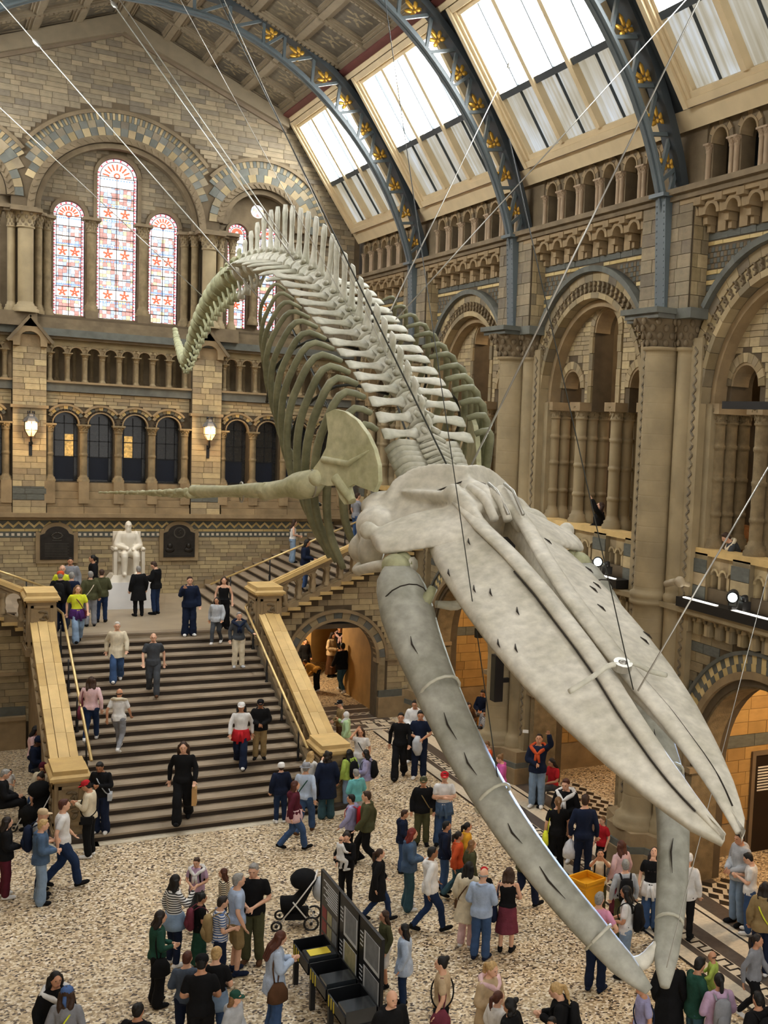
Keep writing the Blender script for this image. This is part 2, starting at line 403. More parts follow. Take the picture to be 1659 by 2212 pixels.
# ================================================================== back wall (end of the hall)
wall_back = empty('wall_back', kind='structure', label='end wall of banded buff stone with tiers of round arches')
AX = 5.9
top_poly = [(-2.4, 16.6), (-2.4, 12.2), (14.2, 12.2), (14.2, 16.6), (11.4, 20.5), (5.9, 22.8), (0.4, 20.5)]
BAYS = [(5.87, [4.25, 5.335, 6.42, 7.505]), (11.63, [9.85, 10.95, 12.05, 13.15]), (0.1, [1.95, 0.85, -0.25, -1.35])]
wins = [c for _, l in BAYS for c in l]
hl = [arch_loop(c, 7.15, 9.13, 0.42, 12) for c in wins]
panel(BACK, -2.4, 14.2, 3.0, 10.2, -.55, 0, hl, 'wall_face', M_joint, wall_back)
gal = [4.02 + i * 0.536 for i in range(8)] + [9.63 + i * 0.545 for i in range(8)] + [2.17 - i * 0.545 for i in range(8)]
panel(BACK, -2.4, 14.2, 10.2, 12.2, -.25, 0, [arch_loop(c, 10.55, 11.5, .2, 10) for c in gal], 'gallery_wall_face', M_mould, wall_back)
MB(BACK).box(-2.4, 14.2, 10.2, 12.2, -1.3, -1.2).build('gallery_passage_wall', M_stone2, wall_back)
MB(BACK).box(-2.4, 14.2, 10.3, 10.55, -1.2, -0.25).build('gallery_floor', M_mould, wall_back)
arches = [(5.87, 16.05, 2.7), (10.62, 16.45, 1.5), (1.12, 16.45, 1.5)]
MB(BACK).prism(top_poly, -0.8, 0, [arch_loop(u, 12.7, v, r, 28) for u, v, r in arches]).build('gable_wall_face', M_joint, wall_back)
# stones of the end wall
ab = [arch_block(c, 7.15, 9.13, 0.42, 0.2) for c in wins]
pil = [rect_block(2.63, 3.66, 0, 11.9), rect_block(8.2, 9.28, 0, 11.9)]
S = courses(1.4, 14.0, 3.25, 5.26, 0.144, 0.28, 0.62, seed=3)
S += courses(1.4, 14.0, 9.7, 10.18, 0.12, 0.3, 0.6, pil + ab, seed=5)
def gable_edge(v, vt, a, b):
    x = 14.0 if vt < 16.6 else (14.0 - (vt - 16.6) * 2.6 / 3.9 if vt < 20.5 else 11.4 - (vt - 20.5) * 5.5 / 2.3)
    return (max(a, 11.8 - x), min(b, x))
ga = [arch_block(5.87, 12.7, 16.05, 2.7, 0.98), arch_block(10.62, 12.7, 16.45, 1.5, 0.92), arch_block(1.12, 12.7, 16.45, 1.5, 0.92)]
S2 = courses(1.0, 14.0, 16.05, 22.3, 0.16, 0.3, 0.75, ga, seed=6, edge=gable_edge, rows=[0.13, 0.16, 0.2])
S2 += courses(12.3, 14.0, 12.75, 16.05, 0.2, 0.3, 0.7, seed=7)
stones(wall_back, BACK, S, M_pale, 280); stones(wall_back, BACK, S2, M_stone2, 300, rest='gable_stone_blocks_far')
# recessed window walls
hl = [arch_loop(4.39, 12.75, 16.12, .48, 14), arch_loop(5.88, 12.75, 17.6, .635, 16), arch_loop(7.38, 12.75, 16.12, .48, 14)]
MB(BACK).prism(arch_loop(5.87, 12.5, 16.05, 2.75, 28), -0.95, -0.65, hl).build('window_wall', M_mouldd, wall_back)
S = courses(3.2, 8.6, 16.2, 18.7, 0.15, 0.25, 0.5, [arch_block(4.39, 12, 16.12, .48, .12), arch_block(5.88, 12, 17.6, .635, .12), arch_block(7.38, 12, 16.12, .48, .12)],
            edge=lambda v, vt, a, b: (5.87 - math.sqrt(max(7.3 - (vt - 16.05) ** 2, 0)), 5.87 + math.sqrt(max(7.3 - (vt - 16.05) ** 2, 0))), seed=9)
Tn = frame((0, 44.65, 0), (1, 0, 0), (0, 0, 1), (0, -1, 0)); stones(wall_back, Tn, S, M_stone2, 60, rest='tympanum_stone_blocks_far')
for uc in (10.62, 1.12):
    s_ = 1 if uc > 5 else -1
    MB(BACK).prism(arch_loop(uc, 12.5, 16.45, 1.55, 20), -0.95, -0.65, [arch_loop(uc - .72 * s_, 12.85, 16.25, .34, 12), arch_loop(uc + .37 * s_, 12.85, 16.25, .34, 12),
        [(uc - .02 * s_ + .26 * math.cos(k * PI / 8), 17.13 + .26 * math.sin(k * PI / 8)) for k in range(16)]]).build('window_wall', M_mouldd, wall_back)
# arch rings: dark roll, two rings of alternating stones, a ring of thin bricks
def voussoirs(T, uc, vc, r0, r1, d0, d1, n, ma, mb, par, a0=0, a1=180, nm='voussoir'):
    da = (a1 - a0) / n
    for q, m in ((0, ma), (1, mb)):
        b = MB(T)
        for i in range(q, n, 2): b.ring(uc, vc, r0, r1, d0, d1, a0 + i * da, a0 + (i + 1) * da, 1, gap=0.012)
        b.build(nm, m, par, kind='stuff')
def vous_each(T, uc, vc, r0, r1, d0, d1, n, ms, par, a0=0, a1=180, nm='voussoir'):
    da = (a1 - a0) / n
    for i in range(n): MB(T).ring(uc, vc, r0, r1, d0, d1, a0 + i * da, a0 + (i + 1) * da, 1, gap=0.012).build(nm, ms[i % len(ms)], par)
for (uc, vc, r), n1 in zip(arches, (30, 20, 20)):
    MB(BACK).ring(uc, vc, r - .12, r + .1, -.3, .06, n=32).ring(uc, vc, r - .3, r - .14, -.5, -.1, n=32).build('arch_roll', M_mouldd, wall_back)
    zz = MB(BACK)
    for i in range(n1 + 6):
        a = math.radians((i + .5) * 180 / (n1 + 6)); zz.obox((uc + (r - .02) * math.cos(a), vc + (r - .02) * math.sin(a), .06), (math.cos(a + .7), math.sin(a + .7), 0), (-math.sin(a + .7), math.cos(a + .7), 0), (0, 0, 1), .09, .035, .03)
    zz.build('zigzag_carving', M_mouldd, wall_back, kind='stuff')
    lim = (2.86 if r > 2 else 1.88)
    def cut(rr): a = math.degrees(math.acos(min(lim / rr, 1))); return (a if uc < 9 else 0, 180 - (a if uc > 3 else 0))
    for q, (ra, rb, dd, ms) in enumerate(((.1, .36, .05, (M_grey, M_stone)), (.36, .6, .04, (M_stone2, M_grey)))):
        a0, a1 = cut(r + rb); vous_each(BACK, uc, vc, r + ra, r + rb, 0, dd, n1 - 4 * q, ms, wall_back, a0, a1)
    a0, a1 = cut(r + .82); voussoirs(BACK, uc, vc, r + .6, r + .82, 0, .05, n1 * 3 - 14, M_stone, M_grey, wall_back, a0, a1, nm='thin_brick')
    a0, a1 = cut(r + .94); MB(BACK).ring(uc, vc, r + .82, r + .94, 0, .12, a0, a1, n=32).build('hood_mould', M_mouldd, wall_back)
# stained glass lancets
wn = 0
def lancet(uc, vb, vs, r, cols, rows, d=-0.8, lbl='', T=BACK, wallname='tall'):
    global wn; wn += 1
    w = empty('window_%d' % wn, kind='structure', label=lbl)
    e = 0.1
    b = MB(T).ring(uc, vs, r - .015, r + .03, d, d + .05, n=16)
    for s in (-1, 1): b.box(uc + s * r - .02, uc + s * r + .02, vb, vs, d, d + .05)
    b.box(uc - r, uc + r, vb - .02, vb + .03, d, d + .05)
    H = (vs - vb) / rows
    for k in range(rows + 1): b.box(uc - r, uc + r, vb + k * H - .012, vb + k * H + .012, d, d + .03)
    for k in range(cols + 1): u = uc - r + e + (2 * r - 2 * e) * k / cols; b.box(u - .01, u + .01, vb, vs, d, d + .03)
    b.ring(uc, vs, r - e - .015, r - e + .01, d, d + .03, n=14).build('lead_frame', M_lead, w)
    for k in range(rows):
        v0, v1 = vb + k * H, vb + (k + 1) * H
        flower = k % 4 == 2 and cols <= 2
        for c in range(cols):
            u0, u1 = uc - r + e + (2 * r - 2 * e) * c / cols, uc - r + e + (2 * r - 2 * e) * (c + 1) / cols
            p = MB(T).box(u0, u1, v0, v1, d - .01, d, back=False).build('pane', M_clear if (flower or k == rows - 1) else M_stained, w)
            if flower:
                f = MB(T)
                for q in range(5):
                    a = q * 2 * PI / 5 + .3; R = min(u1 - u0, H) * .25
                    f.obox(((u0 + u1) / 2 + R * math.cos(a), (v0 + v1) / 2 + R * math.sin(a), d + .004), (math.cos(a), math.sin(a), 0), (-math.sin(a), math.cos(a), 0), (0, 0, 1), R * .85, R * .42, .003)
                f.build('flower_petal', M_orange, p)
            if k % 4 in (1, 3):
                f = MB(T); n = 6
                for q in range(n):
                    u = u0 + (q + .5) * (u1 - u0) / n; f.obox((u, v0 + (.08 if k % 4 == 3 else H - .08), d + .003), (.7, .7, 0), (-.7, .7, 0), (0, 0, 1), .028, .028, .003)
                f.build('blue_diamond', M_blueg, p, kind='stuff')
        for s in (-1, 1):
            a, c2 = sorted((uc + s * r, uc + s * (r - e)))
            p = MB(T).box(a, c2, v0, v1, d - .01, d, back=False).build('border_pane', M_pink, w)
            f = MB(T); n = 3
            for q in range(n):
                vv = v0 + (q + .5) * H / n; f.add([(a + .015, vv - H / n * .36, d + .004), (c2 - .01, vv, d + .004), (a + .015, vv + H / n * .36, d + .004)], [(0, 1, 2)])
            f.build('ruby_triangle', M_red, p, kind='stuff')
    n = 8
    for k in range(n):
        a0_, a1_ = k * 180 / n, (k + 1) * 180 / n
        p = MB(T).ring(uc, vs, r - e, r, d - .01, d, a0_, a1_, 3).build('border_pane', M_pink, w)
        am = math.radians((a0_ + a1_) / 2); f = MB(T)
        f.obox((uc + (r - e / 2) * math.cos(am), vs + (r - e / 2) * math.sin(am), d + .003), (.7, .7, 0), (-.7, .7, 0), (0, 0, 1), .03, .03, .003).build('ruby_square', M_red, p)
    hd = MB(T).ring(uc, vs, 0.001, r - e, d - .01, d, 0, 180, 16).build('head_pane', M_clear, w)
    f = MB(T)
    for k in range(9):
        a = math.radians((k + .5) * 20); R = (r - e) * .66
        f.obox((uc + R * math.cos(a), vs + R * math.sin(a), d + .004), (math.cos(a), math.sin(a), 0), (-math.sin(a), math.cos(a), 0), (0, 0, 1), (r - e) * .2, .03, .003)
    f.ring(uc, vs + .1 * r, .05, .11, d, d + .004, 0, 360, 12).build('flower_petal', M_orange, hd, kind='stuff')
    return w
lancet(4.39, 12.75, 16.12, .48, 2, 10, lbl='shorter stained glass lancet beside the tall middle one, nearer the bare pilaster')
lancet(5.88, 12.75, 17.6, .635, 2, 14, lbl='tallest stained glass lancet in the middle of the end wall')
lancet(7.38, 12.75, 16.12, .48, 2, 10, lbl='shorter stained glass lancet beside the tall middle one, next to the paired lancets')
lancet(9.9, 12.85, 16.25, .34, 1, 10, lbl='narrow stained glass lancet of a pair behind the whale tail, inner one')
lancet(10.99, 12.85, 16.25, .34, 1, 10, lbl='narrow stained glass lancet of a pair behind the whale tail, outer one')
wn += 1
rw = empty('window_%d' % wn, kind='structure', label='small round window with petal panes above the paired lancets')
MB(BACK).ring(10.6, 17.13, .24, .3, -.8, -.7, 0, 360, 20).build('frame', M_mouldd, rw)
for k in range(6): MB(BACK).ring(10.6, 17.13, .08, .24, -.81, -.8, k * 60 + 3, k * 60 + 57, 4).build('pane', M_clear if k % 2 else M_stained, rw)
MB(BACK).ring(10.6, 17.13, .0005, .075, -.81, -.8, 0, 360, 10).build('pane', M_stained, rw)
# shafts of the upper windows
def column_mesh(name, r, z0, z1, base=0.25, cap=0.4, n=14, rings=(), flare=1.75):
    p = [(r * 1.75, z0), (r * 1.75, z0 + base * .35), (r * 1.45, z0 + base * .5), (r * 1.5, z0 + base * .7), (r * 1.15, z0 + base * .8), (r * 1.1, z0 + base), (r, z0 + base * 1.05)]
    p.append((r, z0 + base * 1.05 + .04))
    for k in rings: p += [(r, k - .09), (r, k - .05), (r * 1.13, k - .035), (r * 1.13, k + .035), (r, k + .05), (r, k + .09)]
    p += [(r, z1 - cap - .05), (r, z1 - cap), (r * 1.18, z1 - cap + .01), (r * 1.18, z1 - cap + .05), (r * 1.02, z1 - cap + .06), (r * 1.15, z1 - cap * .6), (r * flare * .93, z1 - cap * .22), (r * flare, z1 - cap * .2)]
    return MB().lathe(p, n=n).mesh(name), (r * flare, z1 - cap * .2, z1)
def leaves(b, r, z0, z1, n=8, c=(0, 0)):                     # carved leaves of a capital
    for k in range(n):
        a = 2 * PI * k / n; ca, sa = math.cos(a), math.sin(a)
        for q, (f, rr) in enumerate(((.16, 1.04), (.42, 1.16), (.68, 1.36), (.9, 1.6))):
            a = 2 * PI * (k + .5 * (q % 2)) / n; ca, sa = math.cos(a), math.sin(a)
            b.ell((c[0] + rr * r * ca, c[1] + rr * r * sa, z0 + (z1 - z0) * f), (r * .1, r * 2.0 / n, (z1 - z0) * .14), 6, 4, np.array([[ca, -sa, 0], [sa, ca, 0], [0, 0, 1]]))
COLS = {}
def column(parent, x, y, r, z0, z1, base=.25, cap=.4, m=None, rings=(), n=14, name='column', abacus=None, leafy=True, mc=None):
    key = (r, z0, z1, base, cap, rings, m.name, name)
    if key not in COLS:
        me, ab_ = column_mesh(name + '_shaft', r, z0, z1, base, cap, n, rings)
        c = MB()
        if leafy: leaves(c, r, z1 - cap, z1 - cap * .2, 8)
        a = abacus or r * 2.0
        c.box(-a, a, -a, a, z1 - cap * .2, z1)
        o = link(name, me, m, parent); o.location = (x, y, 0)
        q = c.build('capital', mc or m, o); COLS[key] = (o, q)
        return o
    o0, q0 = COLS[key]
    o = inst(o0, parent, (x, y, 0)); inst(q0, o, (0, 0, 0)); return o
for s in (-1, 1):
    f = lambda u: AX - .02 + s * (u - AX + .02)
    for u, d, r in ((2.2, .05, .1), (2.62, .12, .12), (3.02, .3, .23)):
        column(wall_back, f(u), 44 - d, r, 12.7, 16.02, .3, .62, M_column, mc=M_mouldd)
    for u, d, r in ((3.42, -.15, .12), (3.7, -.45, .13)): column(wall_back, f(u), 44 - d, r, 12.7, 16.0, .3, .5, M_columnd, mc=M_mouldd)
    column(wall_back, f(5.06), 44.5, .14, 12.95, 16.1, .3, .5, M_columnd, mc=M_mouldd)
    MB(BACK).box(f(5.06) - .2, f(5.06) + .2, 12.3, 12.97, -.65, -.2).build('shaft_plinth', M_mouldd, wall_back)
    MB(BACK).box(min(f(2.02), f(3.35)), max(f(2.02), f(3.35)), 12.26, 12.72, 0, .5).build('shaft_plinth', M_mouldd, wall_back)
    MB(BACK).box(min(f(2.02), f(3.35)), max(f(2.02), f(3.35)), 15.98, 16.1, -.05, .42).build('impost', M_mouldd, wall_back)
column(wall_back, 10.44, 44.5, .12, 13.0, 16.2, .3, .4, M_columnd, mc=M_mouldd)
for u in (9.2, 12.0, 12.4, 12.75): column(wall_back, u, 44.1 if u > 12.2 else 44.3, .12, 12.8, 16.2, .3, .45, M_columnd, mc=M_mouldd)
for (uc, r, vs) in ((4.39, .48, 16.12), (5.88, .635, 17.6), (7.38, .48, 16.12)):
    MB(BACK).ring(uc, vs, r, r + .12, -.8, -.55, n=16).box(uc - r - .12, uc - r, 12.75, vs, -.8, -.58).box(uc + r, uc + r + .12, 12.75, vs, -.8, -.58).build('lancet_surround', M_mouldd, wall_back)
for (uc) in (9.9, 10.99): MB(BACK).ring(uc, 16.25, .34, .45, -.8, -.55, n=14).build('lancet_surround', M_mouldd, wall_back)
for k, (z0, z1, d) in enumerate(((12.26, 12.45, .22), (12.45, 12.62, .05), (12.62, 12.78, -.4))):
    MB(BACK).box(3.3, 8.45, z0, z1, -.8, d).build('sill_step', M_mouldd, wall_back); MB(BACK).box(9.0, 14.0, z0, z1, -.8, d).build('sill_step', M_mouldd, wall_back); MB(BACK).box(-2, 2.8, z0, z1, -.8, d).build('sill_step', M_mouldd, wall_back)
MB(BACK).box(-2.4, 14.0, 12.02, 12.26, 0, .32).build('gutter_ledge', M_grey, wall_back)
MB(BACK).box(-2.4, 14.0, 11.93, 12.02, 0, .2).build('gutter_ledge', M_mouldd, wall_back)
# gallery arcade
for i, c in enumerate(gal):
    if c < 1.5 or c > 13.9: continue
    vous_each(BACK, c, 11.5, .2, .31, 0, .04, 6, (M_stone,), wall_back, 31, 149)
    MB(BACK).ring(c, 11.5, .185, .22, -.1, .06, n=12).build('arch_roll', M_mould, wall_back)
    column(wall_back, c, 44.55, .06, 10.55, 11.75, .12, .2, M_columnd, n=10)
for u in [gal[0] - .268 + i * .536 for i in range(9)] + [gal[8] - .27 + i * .545 for i in range(9)] + [gal[16] + .27 - i * .545 for i in range(3)]:
    if 1.4 < u < 14: column(wall_back, u, 43.93, .075, 10.5, 11.5, .12, .2, M_columnd, n=10)
MB(BACK).box(-2.4, 14.0, 10.2, 10.48, 0, .14).build('grey_band', M_grey, wall_back)
MB(BACK).box(-2.4, 14.0, 10.48, 10.55, -.3, .24).build('gallery_sill', M_mould, wall_back)
MB(BACK).box(-2.4, 14.0, 11.72, 11.93, 0, .05).build('arcade_band', M_stone, wall_back)
# lower window arcade
for i, c in enumerate(wins):
    if c < 1.3: continue
    vous_each(BACK, c, 9.13, .49, .6, 0, .05, 9, (M_grey, M_cream, M_stone), wall_back, 26, 154)
    b = MB(BACK)
    for k in range(14): b.ring(c, 9.13, .425, .49, 0, .07, k * 180 / 14 + 2, k * 180 / 14 + 8, 1)
    b.build('dentil', M_dark, wall_back, kind='stuff')
    MB(BACK).ring(c, 9.13, .385, .425, -.15, .09, n=16).build('arch_roll', M_mould, wall_back)
    MB(BACK).ring(c, 9.13, .6, .67, 0, .13, 36, 144, 16).build('hood_mould', M_mould, wall_back)
    wn += 1
    w = empty('window_%d' % wn, kind='structure', group='arcade windows of the end wall', label='dark arched window with navy lower blind in the end wall arcade')
    MB(BACK).box(c - .29, c + .29, 7.22, 8.0, -.47, -.45).build('blind', M_navy, w)
    for q in range(2):
        for k in range(3):
            z0 = 8.02 + k * .38
            MB(BACK).box(c - .28 + q * .285, c + q * .285 - .005, z0, z0 + .37, -.48, -.46).build('pane', M_amber if (i in (0, 2) and k < 2 and q == (i == 0)) else M_darkglass, w)
    MB(BACK).prism(arch_loop(c, 7.15, 9.13, .42, 12), -.56, -.49).build('pane', M_darkglass, w)
    b = MB(BACK).ring(c, 9.13, .36, .42, -.5, -.42, n=12)
    for z in (8.0, 8.55, 9.13): b.box(c - .42, c + .42, z - .015, z + .015, -.46, -.43)
    for u in (-.3, 0, .3): b.box(c + u - .012, c + u + .012, 8.0 if u == 0 else 7.2, 9.4, -.46, -.43)
    b.build('lead_frame', M_black, w)
cols_u = [3.75, 4.79, 5.88, 6.96, 8.05, 9.33, 10.4, 11.5, 12.6, 13.7, 2.47, 1.4]
for u in cols_u:
    column(wall_back, u, 43.9, .115, 7.18, 9.13, .2, .28, M_columnd, rings=(8.1,), abacus=.2)
    MB(BACK).box(u - .16, u + .16, 6.45, 7.2, -.1, .3).build('column_plinth', M_mould, wall_back)
for z0, z1, d in ((6.1, 6.34, .32), (6.34, 6.6, .24), (6.6, 6.85, .14), (6.85, 7.15, .05)):
    for a, c in ((-2, 2.63), (3.66, 8.2), (9.28, 14)):
        n = max(1, int((c - a) / 1.1))
        for k in range(n): MB(BACK).box(a + (c - a) * k / n + .006, a + (c - a) * (k + 1) / n - .006, z0, z1 - .01, 0, d).build('sill_block', M_mould, wall_back)
MB(BACK).box(-2.4, 14.0, 5.98, 6.12, 0, .42).box(-2.4, 14.0, 5.88, 5.98, 0, .25).build('cornice', M_mould, wall_back)
# pilasters with gabled heads
for uc in (3.145, 8.74, -2.3):
    if uc < 0: continue
    MB(BACK).box(uc - .5, uc + .5, 6.1, 11.6, 0, .28).build('pilaster', M_joint, wall_back)
    Tp = frame((0, 43.72, 0), (1, 0, 0), (0, 0, 1), (0, -1, 0))
    S = courses(uc - .5, uc + .5, 6.1, 6.55, .22, .4, .7, seed=11) + courses(uc - .5, uc + .5, 7.0, 11.6, .2, .28, .55, seed=int(uc * 10))
    stones(wall_back, Tp, S, M_pale, 120); stones(wall_back, Tp, courses(uc - .5, uc + .5, 6.55, 7.0, .2, .35, .6, seed=4), M_grey, 20)
    MB(BACK).box(uc - .56, uc + .56, 9.6, 9.7, 0, .36).build('pilaster_string', M_mould, wall_back)
    g = MB(BACK); xs = [-.62, -.5, -.42, -.3] + [-.3 * math.cos(k * PI / 8) for k in range(1, 8)] + [.3, .42, .5, .62]
    low_ = lambda x: 11.75 if abs(x) > .5 else 11.62 if abs(x) > .3001 else 11.85 + .25 * math.sqrt(max(0, 1 - (x / .3) ** 2))
    for xa, xb in zip(xs, xs[1:]):
        xm = (xa + xb) / 2; la, lb = (low_(xm), low_(xm)) if abs(xm) > .3 else (low_(xa), low_(xb))
        g.prism([(uc + xa, la), (uc + xb, lb), (uc + xb, 12.55 - abs(xb) * .8 / .62), (uc + xa, 12.55 - abs(xa) * .8 / .62)], .02, .5)
    g.build('gablet', M_mould, wall_back)
    b = MB(BACK)
    for s in (-1, 1): b.obox((uc + s * .33, 12.18, .34), (.62 * -s, .8, 0), (.8 * s, .62, 0), (0, 0, 1), .54, .045, .26)
    b.ell((uc, 12.68, .35), (.1, .1, .08), 8, 5); b.build('gablet_coping', M_mouldd, wall_back)
    MB(BACK).box(uc - .5, uc + .5, 11.5, 12.0, 0, .27).build('gablet_back', M_mould, wall_back)
# zigzag and chequer friezes, plaque surrounds
MB(BACK).box(1.4, 14.0, 5.56, 5.84, 0, .03).build('frieze_ground', M_grey, wall_back)
cv = MB(BACK).prism([(-.155, 5.58), (-.155, 5.67), (0, 5.82), (.155, 5.67), (.155, 5.58), (0, 5.73)], .03, .045).mesh('chevron_tile')
c0 = link('chevron_tile', cv, M_cream, wall_back); c0.location = (1.6, 0, 0)
for i in range(1, 40): inst(c0, wall_back, (1.6 + i * .31, 0, 0))
MB(BACK).box(1.4, 14.0, 5.27, 5.46, 0, .03).build('frieze_ground', M_grey, wall_back)
sq = MB(BACK).box(-.045, .045, 5.32, 5.41, .03, .04, back=False).mesh('white_mosaic_square')
c0 = link('white_mosaic_square', sq, M_mwhite, wall_back); c0.location = (1.5, 0, 0)
for i in range(1, 72): inst(c0, wall_back, (1.5 + i * .168, 0, 0))
stones(wall_back, BACK, courses(1.4, 14, 5.46, 5.56, .1, .25, .5, seed=2) + courses(1.4, 14, 5.84, 5.9, .06, .3, .6, seed=2), M_cream, 60, name='cream_brick', rest='cream_bricks_far')
# ================================================================== right wall of arches
wall_right = empty('wall_right', kind='structure', label='long side wall of stone arches, piers and galleries below the roof windows')
PIERS = [14.35, 22.0, 29.65, 37.3]
CENT = [18.17, 25.83, 33.47, 41.0]
# big panels
low = [arch_loop(c, 0, 2.6, 2.25, 24) for c in [10.5] + CENT[:3]]
panel(RIGHT, -6, 44, 0, 6.0, -1.2, -.35, low, 'lower_wall_face', M_joint, wall_right)
def tri_open(c): return [arch_loop(c, 7.3, 12.3, .62, 16), arch_loop(c - 1.72, 7.3, 10.9, .5, 14), arch_loop(c + 1.72, 7.3, 10.9, .5, 14)]
for c in CENT:
    r = 2.6 if c < 40 else 2.4
    hs = tri_open(c) if c < 40 else [arch_loop(c, 7.3, 12.2, .55, 16), arch_loop(c - 1.55, 7.3, 10.9, .48, 14), arch_loop(c + 1.55, 7.3, 10.9, .48, 14)]
    panel(RIGHT, c - 3.1, c + 3.1, 10.3, 13.3, -1.3, -.75, hs, 'tympanum_face', M_joint, wall_right)
panel(RIGHT, -6, 44.6, 6.0, 14.9, -.75, -.35, [arch_loop(c, 6.6, 10.5, 2.6 if c < 40 else 2.45, 26) for c in CENT], 'upper_wall_face', M_joint, wall_right)
# piers
for i, p in enumerate(PIERS):
    pc = MB()
    prof = [(.62, .9), (.62, 1.0), (.56, 1.06), (.58, 1.14), (.47, 1.2), (.43, 1.3)]
    for z in [1.3 + .34 * k for k in range(1, 31)]:
        if z > 11.6: break
        prof += [(.42, z - .025), (.42, z - .008), (.416, z), (.42, z + .008), (.42, z + .025)]
    pr2 = [q for q in prof if q[1] < 5.95] + [(.42, 6.0), (.5, 6.03), (.5, 6.1), (.46, 6.14), (.5, 6.18), (.5, 6.28), (.42, 6.32)] + [q for q in prof if q[1] > 6.35] + [(.42, 11.62), (.48, 11.63), (.48, 11.7)]
    pc.lathe(pr2, (14.03, p, 0), 22); pc.build('pier_column', M_column, wall_right)
    for s in (-1, 1):
        b = MB().lathe([(q[0] * .52, q[1]) for q in pr2], (14.22, p + s * .64, 0), 14); b.build('pier_shaft', M_column, wall_right)
        MB(RIGHT).box(p + s * 1.05 - .2, p + s * 1.05 + .2, .9, 11.9, -.4, -.18).build('pier_strip', M_column, wall_right)
        z = MB(RIGHT)
        for k in range(52):
            vv = 1.4 + k * .2; u = p + s * 1.05
            for sg in (-1, 1): z.obox((u, vv + (.05 if sg > 0 else -.05), -.17), (.75, .66 * sg, 0), (-.66 * sg, .75, 0), (0, 0, 1), .075, .022, .012)
        z.build('zigzag_carving', M_stone2, wall_right, kind='stuff')
        MB(RIGHT).box(p + s * 1.35 - .12, p + s * 1.35 + .12, .9, 10.5, -.75, -.36).build('arch_jamb', M_stone, wall_right)
    # capital and impost
    c = MB().lathe([(.42, 11.7), (.46, 11.85), (.56, 12.1), (.68, 12.25), (.7, 12.3)], (14.03, p, 0), 18); leaves(c, .44, 11.68, 12.28, 12, (14.03, p))
    for s in (-1, 1): c.lathe([(.22, 11.7), (.25, 11.85), (.36, 12.2), (.4, 12.3)], (14.22, p + s * .64, 0), 12); leaves(c, .25, 11.7, 12.26, 8, (14.22, p + s * .64))
    c.build('capital', M_mouldd, wall_right)
    MB(RIGHT).box(p - .7, p + .7, 12.28, 12.38, -.4, .62).box(p - .76, p + .76, 12.38, 12.5, -.4, .7).box(p - 1.3, p - .7, 12.28, 12.5, -.4, .2).box(p + .7, p + 1.3, 12.28, 12.5, -.4, .2).build('impost', M_grey, wall_right)
    # base
    for k, (z0, z1, e) in enumerate(((0, .45, .42), (.45, .6, .36), (.6, .9, .28))):
        poly = [(p - 1.25 - e * .3, -.36), (p - 1.25 - e * .3, -.05 + e * .4), (p - .6 - e * .3, .12 + e * .4), (p - .45 - e * .3, .35 + e * .6), (p + .45 + e * .3, .35 + e * .6), (p + .6 + e * .3, .12 + e * .4), (p + 1.25 + e * .3, -.05 + e * .4), (p + 1.25 + e * .3, -.36)]
        Tz = frame((14.0, 0, 0), (0, 1, 0), (-1, 0, 0), (0, 0, 1)); MB(Tz).prism(poly, z0, z1).build('pier_base', (M_mould, M_grey, M_mould)[k], wall_right)
    # wall shaft above the impost
    Tp = frame((13.93, 0, 0), (0, 1, 0), (0, 0, 1), (-1, 0, 0))
    MB(RIGHT).box(p - 1.0, p + 1.0, 12.5, 14.85, -.4, .05).build('wall_shaft', M_joint, wall_right)
    stones(wall_right, Tp, courses(p - 1.0, p + 1.0, 12.5, 14.85, .29, .35, .6, seed=i + 30), M_stone2, 60)
    Ts = frame((14.4, p - 1.0, 0), (-1, 0, 0), (0, 0, 1), (0, -1, 0)); stones(wall_right, Ts, courses(.0, .44, 12.5, 14.85, .29, .2, .35, seed=i), M_stone, 30)
